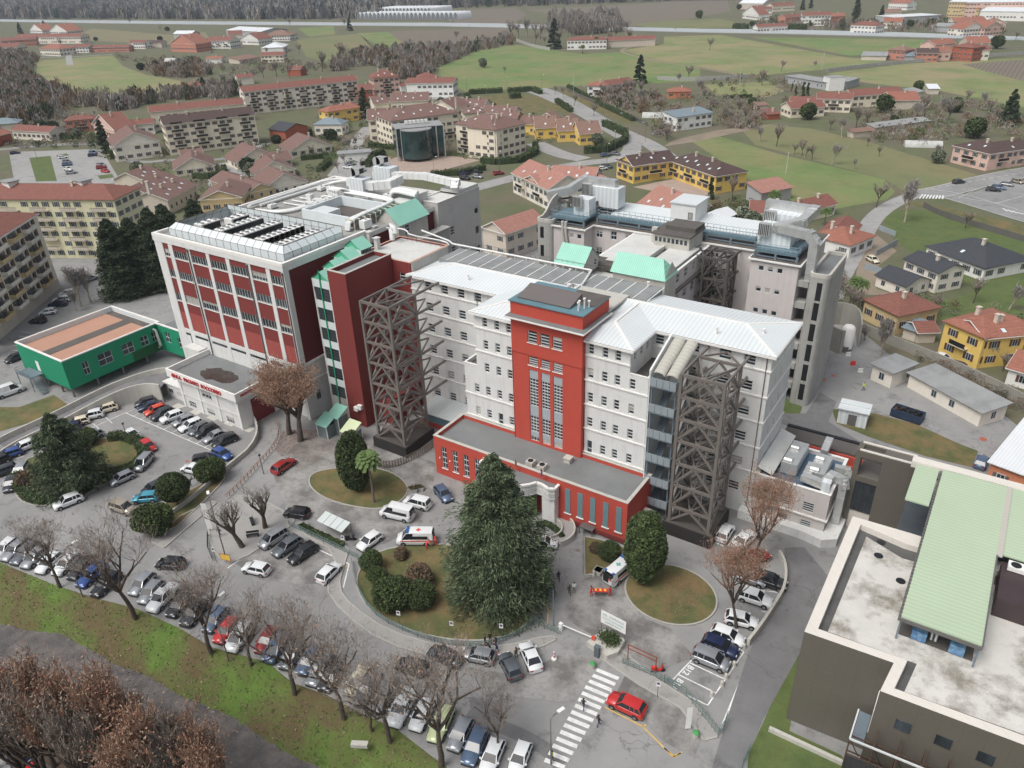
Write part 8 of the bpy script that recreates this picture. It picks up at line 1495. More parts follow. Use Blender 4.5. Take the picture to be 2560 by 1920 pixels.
woods('town_gardens','b',[(-200,620),(120,600),(180,700),(320,640),(560,600),(640,640),(1100,700),(1600,760),(1640,780),(1480,850),(1160,900),(900,980),(700,1000),(300,960),(200,1040),(-100,1000)],230,2.4,2.4,(HG2,HG,GD,TW),(.35,.25,.2,.2),60,.35, 'gardens and hedges between the apartment blocks');woods('town_gardens','a',[(-40,880),(250,860),(640,840),(680,960),(620,900),(60,920)],50,2.6,2.4,(HG2,HG,TW),(.45,.25,.3),60,.35, 'hedges round the small car park');woods('town_gardens','a',[(830,1080),(1020,1000),(1300,1090),(1500,1200),(1500,1260),(880,1229)],60,2.2,2,(HG2,HG,TW),(.45,.3,.25),60,.3, 'gardens beside the terraced houses');woods('town_gardens','c',[(230,480),(700,480),(960,560),(930,640),(740,640),(600,640),(240,600)],70,3,2.4,(TW,GD,HG2),(.4,.3,.3),50,.4, 'gardens round the orange bungalow');woods('town_gardens','g',[(1280,860),(1500,840),(2212,960),(2212,1100),(2000,900),(1760,960),(1640,1000)],40,1.8,1.8,(HG2,GD,TW),(.4,.3,.3),70,.2, 'garden shrubs between the villas on the right');woods('town_gardens','a',[(-60,700),(350,700),(620,740),(640,800),(300,840),(-60,830)],90,5,3,(TW,HG2,GD,TWG),(.4,.25,.2,.15),60,.5, 'trees and shrubs round the pink villa')
n=9000;i=rng.integers(0,119,n);f=rng.random(n);A0=np.array([list(a)for a in BKA]);B0=np.array([list(b)for b in BKB]);pp_=A0[i]*(1-f)[:,None]+B0[i]*f[:,None];pp_[:,:2]+=rng.normal(size=(n,2))*.3;pp_[:,2]=-3.4*f**1.5+.02
o=bpy.data.objects.new('bank_weeds',leaves('bank_weeds',pp_,.09,[mat('weed_green',S(92,124,44),.9,.3,1.),LB,HG],[.5,.3,.2]));link(o);o['kind']='stuff';o['label']='tufts of weeds and dead leaves on the river bank';o['category']='weeds'
def litter(name,n,poly,cnt,z,mats,w,label):
 q=[(T(n,*a).x,T(n,*a).y)for a in poly];out=[];
 while len(out)<cnt:
  x=random.uniform(min(a[0]for a in q),max(a[0]for a in q));y=random.uniform(min(a[1]for a in q),max(a[1]for a in q))
  if inpoly(x,y,q):out.append((x,y,z))
 o=bpy.data.objects.new(name,leaves(name,np.array(out),.05,mats,w,0));link(o);o['kind']='stuff';o['label']=label;o['category']='leaves'
litter('dead_leaves','h',[(1690,560),(1740,430),(2000,430),(2080,560),(1850,680)],9000,.04,[LR,LB],[.6,.4], 'rust coloured fallen leaves under the plane trees');litter('dead_leaves','l',[(230,100),(600,0),(1290,430),(1100,530),(600,500),(300,360)],2200,.17,[LB,GD],[.5,.5], 'fallen leaves on the central island');litter('dead_leaves','m',[(0,130),(200,150),(270,260),(150,420),(0,440)],1500,.17,[LR,LB],[.5,.5], 'fallen leaves on the circular island')

# VEHICLES
CG=mat('car_glass',(.02,.024,.03),.06,.3,.5,spec=.8);TY=mat('tyre',S(38,38,40),.9,.1);RM=mat('rim',S(150,152,156),.35,.1,metal=.6);HLM=mat('headlamp',S(220,226,230),.1,.05);TLM=mat('taillamp',S(150,24,26),.2,.1);PLT=mat('plastic_black',S(44,45,47),.7,.1)
PAINT={k:mat('paint_'+k,S(*c),.28,.04,.5,coat=.6,metal=mt_)for k,c,mt_ in(('white',(226,229,230),0),('silver',(168,172,176),.5),('grey',(108,114,120),.4),('black',(34,36,40),.1),('dark',(58,62,68),.3),('navy',(34,44,78),.2),('blue',(52,84,150),.2),('slate',(92,112,138),.3),('red',(190,44,44),0),('orange',(206,72,50),0),('maroon',(150,40,40),0),('cream',(222,214,190),0),('tan',(172,162,146),.3),('cyan',(70,156,180),.2),('sage',(196,208,160),.1))}
CS=dict(hatch=(4.05,1.74,1.48,.93,.82,(-1.5,-1.9,.35,1.0)),suv=(4.35,1.82,1.62,1.02,.95,(-1.65,-2.02,.35,1.0)),small=(3.6,1.64,1.5,.94,.84,(-1.35,-1.7,.35,.95)),wagon=(4.55,1.78,1.5,.93,.82,(-1.8,-2.15,.3,1.0)),sedan=(4.5,1.78,1.45,.92,.82,(-1.0,-1.65,.3,1.0)),mpv=(4.4,1.8,1.75,1.05,.98,(-1.85,-2.1,.6,1.35)),van=(5.3,2.0,2.25,1.2,1.1,(-2.5,-2.62,1.1,1.9)),pickup=(5.0,1.9,1.75,1.05,1.0,(-.6,-.8,.6,1.2)))
CAR={}
def car_parts(st):
 if st in CAR:return CAR[st]
 L,Wd,H,belt,hood,(rr,rb,rf,fb)=CS[st];w=Wd/2;h=L/2;big=st=='van'
 m=MB();xs=[-h,-h+.12,rb,rb+.5,0,fb,fb+.35,h-.35,h-.1,h];zt=[belt-.16,belt-.03,belt,belt,belt,belt-.02,hood,hood-.05,hood-.17,hood-.32];ws=[.84,.95,1,1,1,1,.99,.96,.88,.78]
 if st=='sedan':zt[1]=belt-.04
 R=[]
 for x,z,s in zip(xs,zt,ws):
  q=w*s;R.append([(x,-q*.9,.22),(x,-q,.42),(x,-q,z-.2),(x,-q*.93,z),(x,0,z+.03),(x,q*.93,z),(x,q,z-.2),(x,q,.42),(x,q*.9,.22)])
 n=9;V=[v for r in R for v in r];F=[(i*n+j+1,i*n+j,(i+1)*n+j,(i+1)*n+j+1)for i in range(len(R)-1)for j in range(n-1)];m.add(V,F,0,True);m.add(R[0],[tuple(range(n))]);m.add(R[-1],[tuple(range(n))[::-1]])
 t_,b_=w*.74,w*.93;zr=H-.06;m.add([(rr,-t_,zr),(rf,-t_,zr),(rf,t_,zr),(rr,t_,zr),(rr+.1,-t_*.8,H),(rf-.12,-t_*.8,H),(rf-.12,t_*.8,H),(rr+.1,t_*.8,H)],[(0,1,5,4),(1,2,6,5),(2,3,7,6),(3,0,4,7),(4,5,6,7)],0,True)
 for s in(-1,1):
  m.bar((rb,s*b_,belt),(rr,s*t_,zr),.1);m.bar((fb,s*b_,belt),(rf,s*t_,zr),.09);m.bar(((rr+rf)/2,s*(b_+.012),belt),((rr+rf)/2,s*(t_+.012),zr),.08,.05);m.bar((rr,s*t_,zr),(rf,s*t_,zr),.07)
  if st in('wagon','mpv','van','suv'):m.bar((rr+.45,s*(b_+.012),belt),(rr+.5,s*(t_+.012),zr),.1,.05)
  if big:m.add([(rb+.1,s*(b_+.01),belt),(.2,s*(b_+.01),belt),(.2,s*(t_+.02),zr),(rr+.05,s*(t_+.02),zr)],[(0,1,2,3)if s<0 else(3,2,1,0)])
  m.bar((fb-.15,s*(w+.02),belt+.02),(fb-.15,s*(w+.2),belt+.05),.18,.12)
 g=MB();z0=belt-.02
 B_=[(rb,-b_,z0),(fb,-b_,z0),(fb,b_,z0),(rb,b_,z0)];T_=[(rr,-t_,zr),(rf,-t_,zr),(rf,t_,zr),(rr,t_,zr)]
 for i in range(4):g.quad(B_[i],B_[(i+1)%4],T_[(i+1)%4],T_[i])
 k=MB();k.box(-h+.03,-w*.86,.2,-h+.3,w*.86,.42);k.box(h-.25,-w*.76,.2,h+.02,w*.76,.4);k.box(-h*.6,-w-.005,.2,h*.55,w+.005,.32)
 r_=.32 if not big else.35;xw=(h*.62,-h*.62);ar=MB()
 for x in xw:
  for s in(-1,1):ar.cylh((x,s*(w-.12),r_+.02),(x,s*(w+.012),r_+.02),r_+.07,14)
 part_=[('body',m.mesh('body',PAINT['white'])),('windows',g.mesh('windows',CG)),('bumpers',k.mesh('bumpers',PLT)),('wheel_arches',ar.mesh('wheel_arches',PLT))]
 wh=MB();wh.cylh((0,-.11,0),(0,.11,0),r_,16,0);rm=MB();rm.cylh((0,-.125,0),(0,.125,0),r_*.62,10)
 hl=MB();hl.box(-.09,-.17,-.06,.09,.17,.07);CAR[st]=(part_,[(x,s*(w-.06),r_)for x in xw for s in(-1,1)],wh.mesh('wheel',TY),rm.mesh('rim',RM),hl.mesh('headlight',HLM),hl.mesh('taillight',TLM),(h,w,hood,belt));return CAR[st]
CL=dict(white='white',silver='silver',grey='grey',black='black',dark='dark grey',navy='navy blue',blue='blue',slate='blue grey',red='red',orange='bright orange red',maroon='dark red',cream='cream',tan='beige',cyan='turquoise',sage='pale green');NM=dict(hatch='hatchback',suv='sport utility car',small='small city car',wagon='estate car',sedan='saloon',mpv='tall people carrier',van='van',pickup='pickup')
def car(n,x0,y0,x1,y1,st,col,where,name='parked_car',flip=False,grp='cars',rz=None,zz=.02):
 """tail and nose pixels of the car's footprint"""
 a,b=T(n,x0,y0),T(n,x1,y1);c=(a+b)/2;d=b-a;ang=math.atan2(d.y,d.x)if rz is None else rz;P_,Wp,wh,rm,hl,tl,(h,w,hood,belt)=car_parts(st)
 t=thing(name,'%s %s %s'%(CL[col],NM[st],where),'van' if st=='van' else 'car',(c.x,c.y,zz),ang,grp)
 for nm,me in P_:
  o=bpy.data.objects.new(nm,me);link(o,t)
  if nm=='body':o.material_slots[0].link='OBJECT';o.material_slots[0].material=PAINT[col]
 if n in 'abc':return t
 for q in Wp:o=bpy.data.objects.new('wheel',wh);link(o,t);o.location=q;p=bpy.data.objects.new('rim',rm);link(p,o)
 for s in(-1,1):
  o=bpy.data.objects.new('headlight',hl);link(o,t);o.location=(h-.14,s*w*.62,hood-.22);o=bpy.data.objects.new('taillight',tl);link(o,t);o.location=(-h+.05,s*w*.72,belt-.2)
 return t
C_=[('h',955,262,840,290,'hatch','dark', 'first in the row by the emergency block'),('h',985,285,870,315,'sedan','navy', 'second in the row by the emergency block'),('h',1015,305,905,345,'hatch','orange', 'parked in the row by the emergency block'),('h',1050,328,955,370,'suv','dark', 'right of the orange hatchback in the block row'),('h',1110,350,1015,385,'suv','white', 'fifth in the row by the emergency block'),('h',1180,372,1085,408,'hatch','silver', 'sixth in the row by the emergency block'),('h',1230,395,1125,440,'wagon','white', 'seventh in the row by the emergency block'),('h',1270,415,1180,465,'hatch','grey', 'eighth in the row by the emergency block'),('h',1330,430,1215,480,'suv','black', 'ninth in the row by the emergency block'),('h',1385,460,1270,510,'sedan','silver', 'tenth in the row by the emergency block'),('h',1440,490,1330,535,'wagon','black', 'last in the row by the emergency block'),('h',700,305,610,330,'suv','cream', 'with a black roof nearest the corner by the curved ramp'),('h',625,345,510,370,'suv','white', 'second from the corner by the curved ramp'),('h',535,385,435,410,'hatch','cream', 'third from the corner by the curved ramp'),('h',470,425,400,440,'hatch','navy', 'fourth from the corner, half behind the cedar'),('h',610,470,520,520,'suv','silver', 'behind the hedge of the left island'),('h',770,450,860,500,'sedan','white', 'at the top of the curved hedge'),('h',890,520,940,570,'hatch','red', 'at the right end of the curved hedge'),('h',925,610,850,690,'mpv','silver', 'right of the curved hedge'),('h',810,720,700,770,'hatch','silver', 'beside the lower side of the island hedge'),('h',495,860,355,915,'suv','white', 'with a sunroof at the lower tip of the left island'),('h',95,740,55,820,'hatch','dark', 'at the left tip of the island'),('h',1225,695,1150,680,'hatch','white', 'left of the big round bush'),('h',1330,575,1410,615,'hatch','blue', 'alone at the end of the car park'),('h',1235,630,1290,620,'hatch','black', 'hidden behind the big round bush'),('h',950,860,850,870,'hatch','cyan', 'beside the round evergreen'),('h',980,790,920,820,'hatch','dark', 'behind the turquoise car'),('h',695,905,830,950,'mpv','tan', 'at the lower end of the grass strip'),('h',195,535,110,570,'suv','white', 'left of the cedar in the car park'),('h',115,580,20,610,'hatch','blue', 'below the white one at the left edge of the car park'),('h',30,625,-50,660,'hatch','black', 'cut by the left edge of the picture'),('h',70,685,-30,720,'wagon','dark', 'lower of those cut by the left edge'),('h',150,670,120,720,'hatch','silver', 'mostly hidden behind the cedar'),('h',1695,705,1800,630,'wagon','maroon', 'with a sunroof parked under the plane trees'),('h',1890,965,1765,950,'hatch','black', 'facing left above the glass shelter'),('h',1735,1085,1635,1150,'mpv','silver', 'left of three in the bays'),('h',1835,1120,1700,1210,'wagon','grey', 'middle of three in the bays'),('h',1930,1165,1800,1250,'wagon','black', 'right of three in the bays'),('h',1660,1320,1500,1285,'hatch','white', 'on the road below the bays'),('l',15,215,105,125,'hatch','white', 'with open boot in the last bay'),('h',1120,1275,985,1265,'hatch','black', 'driving along the road on the left'),('i',375,1085,240,1180,'hatch','white', 'parked at the end of the glass shelter'),('i',735,810,785,870,'hatch','slate', 'parked by the planters left of the cedar'),('i',1295,1140,1450,1150,'hatch','white', 'with red stripes in front of the portico'),('i',665,915,535,880,'mpv','white', 'with red stripes behind the white minibus'),('l',1290,240,1330,180,'hatch','white', 'half hidden at the right of the cedar'),('l',1060,700,890,665,'hatch','silver', 'with its front door open by the pavement'),('l',1195,800,1140,690,'hatch','grey', 'with brake lights on beside the long white one'),('l',1325,755,1265,620,'sedan','white', 'with a glass roof near the barrier'),('l',1975,1030,1790,945,'suv','red', 'in the yellow bay by the zebra crossing'),('l',640,770,495,730,'hatch','black', 'driving below the central pavement'),('l',850,720,690,645,'sedan','dark', 'waiting behind the silver one by the pavement'),('m',195,670,375,745,'mpv','silver', 'next to the bay marked B12'),('m',255,595,430,665,'suv','navy', 'with a white roof right of the silver people carrier'),('m',310,530,465,590,'hatch','white', 'third in the right hand row'),('m',395,445,550,480,'hatch','white', 'behind the pale plane tree trunk'),('m',470,300,640,355,'suv','white', 'fifth in the right hand row under the branches'),('m',600,210,695,240,'suv','black', 'with red lamps at the curved wall'),('j',350,1120,400,1040,'hatch','white', 'beside the base of the right truss tower'),('j',460,1150,530,1090,'sedan','white', 'under the reddish plane tree'),('j',530,1240,600,1220,'hatch','maroon', 'under the reddish plane tree'),('m',500,195,560,215,'hatch','silver', 'hidden among the plane tree branches'),('g',1250,610,1310,640,'hatch','cream', 'on the stone drive by the grey gate'),('g',1765,150,1850,140,'suv','dark', 'driving on the main road at the right'),('g',1985,190,2055,195,'wagon','black', 'first in the small lot by the main road'),('g',2020,175,2085,185,'wagon','slate', 'second in the small lot by the main road'),('g',2070,155,2140,165,'hatch','silver', 'third in the small lot by the main road'),('g',2140,135,2200,150,'hatch','tan', 'fourth in the small lot by the main road'),('g',1655,1215,1760,1250,'sedan','white', 'in the yard of the bright yellow house'),('g',1770,1275,1860,1300,'hatch','navy', 'right of the white one at the yellow house'),('j',1935,665,1960,620,'hatch','slate', 'beside the peach coloured building'),('d',20,980+0,20,980,'hatch','white',''),]
C_.pop()
for q in C_:car(*q)
for q in(('d',455,825,380,835,'hatch','white', 'furthest in the row below the left flats'),('d',430,865,340,872,'wagon','white', 'second in the row below the left flats'),('d',400,895,315,900,'suv','navy', 'third in the row below the left flats'),('d',350,940,245,955,'hatch','white', 'fourth in the row below the left flats'),('d',285,1000,185,1000,'hatch','black', 'nearest in the row below the left flats'),('d',545,745,575,735,'hatch','silver', 'alone under the yellow block'),('d',115,1225,75,1240,'hatch','dark', 'behind the corner of the green building')):car(*q,grp='cars by the left flats')
car('d',20,1455,105,1425,'van','white', 'on the lane below the green building','parked_van');car('g',1075,720,1080,680,'van','white', 'standing in the narrow street behind the shaft','parked_van');mb_=car('i',565,985,390,945,'van','white', 'with dark side windows beside the palm island','minibus')
b=MB();
for s in(-1,1):b.box(-2.1,s*1.0-.03,1.3,.8,s*1.0+.03,1.8)
b.box(-2.66,-.75,1.3,-2.6,.75,1.85);part('side_windows',b,CG,mb_)
LB_=[('white','hatch'),('silver','wagon'),('grey','wagon'),('silver','hatch'),('white','hatch'),('white','sedan'),('dark','sedan'),('blue','wagon'),('black','wagon'),('silver','hatch'),('silver','hatch'),('white','pickup'),('black','hatch'),('dark','suv'),('slate','hatch'),('red','hatch'),('white','mpv'),('maroon','hatch'),('slate','mpv'),('grey','hatch'),('slate','hatch'),('silver','wagon'),('dark','hatch'),('cream','hatch'),('slate','wagon'),('silver','mpv'),('white','pickup'),('white','hatch'),('sage','wagon'),('silver','hatch'),('slate','wagon'),('white','hatch'),('white','small')]
KX=[('k',40,20),('k',105,30),('k',165,50),('k',220,80),('k',310,110),('k',420,115),('k',510,140),('k',570,185),('k',660,240),('k',880,240),('k',935,290),('k',1010,325),('k',1110,370),('k',1200,420),('k',1330,460),('k',1400,525),('k',1480,570),('k',1650,585),('k',1710,635),('k',1800,680),('k',1905,715),('k',1975,770),('k',2040,810),('l',240,840),('l',300,890),('l',400,935),('l',510,1000),('l',630,1045),('l',745,1100),('l',865,1165),('l',955,1235),('l',1060,1300),('l',1230,1310)]
WH=['leftmost in the riverbank row','second','third','fourth']
ORD='first second third fourth fifth sixth seventh eighth ninth tenth eleventh twelfth thirteenth fourteenth fifteenth sixteenth seventeenth eighteenth nineteenth twentieth'.split()
hd=T('k',860,300)-T('k',960,190);hd=math.atan2(hd.y,hd.x);N_=len(KX)
for i,((n,x,y),(c,st))in enumerate(zip(KX,LB_)):
 w_='%s from the left in the riverbank row'%ORD[i]if i<18 else '%s from the right in the riverbank row'%ORD[N_-1-i]
 car(n,x,y,x+1,y,st,c,w_,rz=hd+random.uniform(-.04,.04)-.12*(i/N_),grp='cars in the riverbank row')
for q in(('k',20,1180,120,1290,'sedan','navy', 'on the riverside road at the lower left corner'),('k',170,1340,260,1400,'hatch','red', 'at the bottom left corner under the trees')):car(*q,grp='cars on the riverside road',zz=-1.55)
FC=[('a',x,y,c)for x,y,c in((390,975,'white'),(415,1000,'grey'),(415,1020,'slate'),(420,1045,'white'),(440,1070,'silver'),(575,945,'slate'),(570,962,'navy'),(625,1020,'silver'),(625,1038,'maroon'),(650,1058,'red'),(95,948,'navy'),(2140,1035,'white'),(2155,1018,'silver'),(2165,955,'black'),(1480,1125,'dark'),(265,342,'white'),(1300,325,'silver'))]+[('b',x,y,c)for x,y,c in((50,1035,'white'),(65,1018,'silver'),(130,1050,'silver'),(155,1015,'black'),(65,955,'navy'),(765,1078,'navy'),(768,1102,'black'),(845,1068,'dark'),(845,1092,'silver'),(975,1075,'maroon'),(580,1095,'red'),(1630,962,'slate'),(1690,952,'grey'),(1615,1045,'white'),(1640,1030,'dark'),(1945,828,'silver'),(790,158,'white'),(680,130,'white'),(2060,182,'slate'))]
for i,(n,x,y,c)in enumerate(FC):car(n,x-12,y,x+12,y+(3 if i%2 else-3),('hatch','wagon','suv')[i%3],c, 'number of a distant group'.replace('number of a distant group','in the distance, %s'%('on the motorway' if y<200 else 'in the small car park on the left' if n=='a' and y>900 and x<700 else 'on a village street behind the hospital')),grp='distant '+c+' cars')
def amb(n,x0,y0,x1,y1,where,blue):
 t=car(n,x0,y0,x1,y1,'van','white',where,'ambulance',grp='ambulances');t['category']='ambulance';t['label']='white ambulance '+where
 st=mat('amb_orange',S(206,84,62),.5,.05);m=MB()
 for s in(-1,1):m.box(-2.55,s*1.0-.015,.95,2.0,s*1.0+.015,1.15)
 m.box(-2.67,-.85,.95,-2.62,.85,1.15);part('stripe',m,st,t);m=MB();
 for s in(-1,1):m.box(-1.9,s*.98-.03,1.35,.2,s*.98+.03,1.85)
 m.box(-2.68,-.8,1.3,-2.62,-.05,1.9);part('side_windows',m,CG,t);m=MB();m.box(.8,-.7,2.2,1.15,.7,2.4)
 if blue:m.box(-2.6,-.8,2.2,-2.3,-.45,2.36);m.box(-2.6,.45,2.2,-2.3,.8,2.36)
 part('light_bar',m,mat('amb_blue',S(46,96,160),.3,.05),t);cm=mat('amb_green',S(96,168,158),.6)if blue else st
 m=MB();m.box(-.9,-.12,2.253,-.2,.12,2.27);m.box(-.67,-.35,2.255,-.43,.35,2.272);part('roof_cross',m,cm,t)
 if blue:m=MB();m.box(-3.3,-.98,.5,-2.62,-.93,2.0);part('open_rear_door',m,PAINT['white'],t);m=MB();m.box(-2.69,0,.5,-2.63,.85,2.0);part('dark_interior',m,MW['black_metal'],t)
 return t
amb('i',690,1120,490,1120, 'with an orange stripe left of the cedar',False);amb('l',1790,215,1900,120, 'with blue roof lights and open rear doors by the tall evergreen',True)

# PEOPLE AND STREET FURNITURE
PM={k:mat('cloth_'+k,S(*c),.85,.1)for k,c in dict(black=(34,35,40),navy=(38,48,76),grey=(120,122,126),red=(214,60,52),green=(62,78,58),white=(224,224,222),brown=(96,78,62),jeans=(62,76,102),hiviz=(214,222,90),skin=(206,160,134),hair=(58,44,36),shoe=(40,38,38)).items()}
PMESH={}
def pmesh(pose):
 if pose in PMESH:return PMESH[pose]
 st={'stand':.06,'walk':.26,'reach':.1,'bend':.1}[pose];lean=.38 if pose=='bend' else.02;V=[];E_=[];R_s=[]
 def v(p,r,par=None):
  V.append(p);R_s.append(r)
  if par is not None:E_.append((par,len(V)-1))
  return len(V)-1
 pe=v((0,0,.95),.135);sp=v((lean*.3,0,1.12),.125,pe);ch=v((lean*.8,0,1.36-lean*.15),.15,sp);nk=v((lean*1.1,0,1.5-lean*.25),.055,ch);hd_=v((lean*1.25+.01,0,1.6-lean*.3),.092,nk);v((lean*1.35+.01,0,1.7-lean*.35),.085,hd_)
 H_=[]
 for s in(-1,1):
  f=st*s;h1=v((0,.09*s,.88),.095,pe);k1=v((f*.6+.03,.1*s,.49),.062,h1);a1=v((f-.04*(pose=='walk'),.1*s,.09),.042,k1);v((f+.17,.11*s,.04),.038,a1)
  sh=v((lean*.85,.19*s,1.4-lean*.2),.062,ch)
  if pose in('reach','bend'):e=v((lean+.2,.24*s,1.18),.045,sh);w=v((lean+.45,.2*s,1.08),.032,e)
  else:e=v((-f*.4,.25*s,1.13),.045,sh);w=v((-f*.9+.06,.26*s,.9),.032,e)
  q=v(tuple(a+b*.09 for a,b in zip(V[w],((V[w][0]-V[e][0])/.27,0,(V[w][2]-V[e][2])/.27))),.034,w);H_.append((V[w],V[q],s))
 me=bpy.data.meshes.new('body');me.from_pydata(V,E_,[]);o=bpy.data.objects.new('tmp',me);COL.objects.link(o);o.modifiers.new('s','SKIN');
 for i,r in enumerate(R_s):me.skin_vertices[0].data[i].radius=(r,r)
 me.skin_vertices[0].data[0].use_root=True;o.modifiers.new('u','SUBSURF').levels=1;dg=bpy.context.evaluated_depsgraph_get();m2=bpy.data.meshes.new_from_object(o.evaluated_get(dg));bpy.data.objects.remove(o)
 b=MB();b.add([tuple(q.co)for q in m2.vertices],[tuple(p.vertices)for p in m2.polygons],0,True);hz_=V[4]
 for w,q,s in H_:
  d=(Vector(q)-Vector(w)).normalized();sd_=Vector((0,1,0))
  for j in range(4):a=Vector(q)+sd_*(j-1.5)*.018;b.tube([a,a+d*(.045+.008*(j in(1,2))),a+d*.08-Vector((0,0,.015))],[.009,.008,.006],5)
  a=Vector(w).lerp(Vector(q),.4)-sd_*s*.03;b.tube([a,a-sd_*s*.02+d*.04,a-sd_*s*.018+d*.065],[.01,.009,.007],5)
 b.box(hz_[0]+.085,-.012,hz_[2]-.01,hz_[0]+.115,.012,hz_[2]+.03);
 for s in(-1,1):b.box(hz_[0]-.02,s*.09-.012,hz_[2]-.01,hz_[0]+.02,s*.09+.012,hz_[2]+.05)
 body=b.mesh('body',[PM['skin'],PM['black'],PM['jeans'],PM['shoe']])
 for p in body.polygons:
  c=p.center;r=math.hypot(c.x,c.y);hand=any((c-Vector(q)).length<.1 for _,q,_ in H_)
  p.material_index=0 if(hand or c.z>V[3][2]-.01)else 3 if c.z<.1 else 2 if c.z<.93 and abs(c.y)<.2 else 1
 hr=MB();hr.tube([(hz_[0]-.03,0,hz_[2]-.02),(hz_[0]-.02,0,hz_[2]+.08),(hz_[0]-.01,0,hz_[2]+.14),(hz_[0],0,hz_[2]+.17)],[.09,.105,.09,.03],10);PMESH[pose]=(body,hr.mesh('hair',PM['hair']));return PMESH[pose]
def person(n,x,y,rz,pose,top,leg,label,cat='person',z=.05):
 me,hr=pmesh(pose);t=thing('person',label,cat,tuple(T(n,x,y,z)),R_(rz));o=bpy.data.objects.new('body',me);link(o,t);link(bpy.data.objects.new('hair',hr),t)
 for i,m in((1,top),(2,leg)):o.material_slots[i].link='OBJECT';o.material_slots[i].material=PM[m]
 return t
for q in(('l',1466,203,120,'walk','navy','black', 'person in dark blue walking towards the hospital entrance'),('l',1533,288,120,'walk','green','brown', 'person in a dark green jacket walking beside one in white'),('l',1562,272,120,'walk','white','grey', 'person in a white jacket walking beside one in dark green'),('l',1665,295,0,'reach','red','red', 'paramedic in red at the left end of the stretcher'),('l',1783,297,180,'reach','red','red', 'paramedic in red at the right end of the stretcher by the ambulance'),('i',655,1165,60,'bend','red','red', 'paramedic in red leaning beside the striped ambulance'),('i',714,1142,150,'bend','red','red', 'paramedic in red behind the striped ambulance near the cedar'),('l',1015,592,20,'stand','black','black', 'person in black on the pavement behind the open car door'),('l',1048,578,-60,'stand','black','jeans', 'person in black with a green bag on the pavement',),('l',1084,598,-120,'stand','navy','black', 'person in dark blue at the right of the pavement group'),('l',1089,642,170,'bend','navy','navy', 'person in blue standing on the road behind the silver car'),('l',1047,642,200,'bend','black','black', 'person in black bending beside the silver car'),('l',1207,675,160,'stand','brown','black', 'person in brown between the grey and the white car'),('l',1618,990,100,'walk','black','jeans', 'person in black and jeans on the zebra crossing'),('l',1711,1093,60,'walk','black','jeans', 'person in a dark jacket walking beside the red car'),('l',800,778,-100,'walk','grey','jeans', 'person in grey standing on the road near the bare branches'),('l',1425,1310,0,'stand','hiviz','jeans', 'worker in a yellow reflective jacket at the end of the crossing'),('j',1222,188,30,'walk','hiviz','jeans', 'worker in a yellow reflective jacket alone in the rear yard'),('h',1354,1085,100,'walk','black','jeans', 'person in a black jacket behind the lamp post on the left'),('h',1176,778,100,'bend','black','grey', 'person in black on the grass strip beside the round tree')):person(*q)
t=thing('stretcher', 'wheeled stretcher with red and yellow straps between two paramedics','stretcher',tuple(T('l',1722,292)),math.atan2(*(lambda d:(d.y,d.x))(T('l',1783,297)-T('l',1665,295))));m=MB();m.box(-.95,-.28,.85,.95,.28,.97);part('mattress',m,PM['red'],t)
m=MB();
for x in(-.6,.0,.6):m.box(x-.12,-.2,.973,x+.12,.2,1.0)
part('straps',m,mat('strap_yellow',S(232,200,80),.7),t);m=MB()
for x in(-.6,.6):
 for y in(-.25,.25):m.bar((x,y,.12),(-x*.6,y,.85),.04);m.cylh((x,y-.02,.08),(x,y+.02,.08),.08,8)
part('legs',m,MW['steel_gray'],t)
def pole(n,x,y,h,label,kind='street_lamp',head=None,col='steel_gray',arm=0,rz=0):
 t=thing(kind,label,'street lamp' if 'lamp' in kind else 'pole',tuple(T(n,x,y)),rz);m=MB();m.tube([(0,0,0),(0,0,h)]+([(arm*.5,0,h+.3),(arm,0,h+.35)]if arm else[]),[.09,.06]+([.05,.04]if arm else[]),8);part('pole',m,MW[col],t)
 m=MB();a=arm or 0
 if head=='ball':m.tube([(0,0,h),(0,0,h+.12),(0,0,h+.3),(0,0,h+.42)],[.08,.2,.2,.05],10)
 else:m.box(a-.1,-.18,h+.3,a+.7,.18,h+.44)
 part('lamp_head',m,MW['white_paint']if head!='ball' else MW['black_metal'],t);return t
pole('l',1435,480,6.2, 'tall pale blue lamp post beside the entrance barrier',head='ball',col='steel_blue');pole('k',1405,688,9, 'street lamp with a white head over the riverbank cars',arm=1.2,rz=1.6);pole('l',1420,1330,7, 'street lamp with a white head at the end of the crossing',arm=1.,rz=1.2);pole('h',1385,1205,10, 'thick dark lamp post on the paved corner with signs',arm=.8,rz=2.6);pole('k',510,300,8, 'street lamp among the leftmost riverbank trees',arm=1.2,rz=1.5);pole('a',230,980,9, 'twin headed lamp beside the small car park lawn',arm=1.4,rz=.5)
for i,(n,x,y,h)in enumerate((('h',655,690,3.5),('h',500,765,3.5),('h',175,835,3.5),('h',790,500,3.5),('h',1620,700,3.5),('i',1985,1130,0))):
 if h:pole(n,x,y,h,'small garden lamp %s'%['in the middle of the left island', 'at the lower hedge of the left island', 'at the left tip of the left island','by the curved hedge','beside the lower ramp'][i],'garden_lamp',head='ball')
for i,(x,y)in enumerate(((1240,545),(1485,625),(1620,700),(1740,810),(1875,870),(1690,925),(980,1060),(580,1100),(1025,560),(905,620),(780,560),(1435,600),(1640,1010))):pole('b',x,y,8, 'slim street lamp along the boulevard and streets behind the hospital',arm=1.,rz=i)['group']='street lamps behind the hospital'
for q in(('c',465,510,11),('c',970,430,11),('c',748,1070,8),('b',1435,590,12)):t=single('utility_pole',MB().cyl(0,0,0,q[3],.16,8),MW['concrete_pale'], 'tall bare utility pole standing in the meadows','pole',tuple(T(*q[:3])),group='utility poles',world=False)
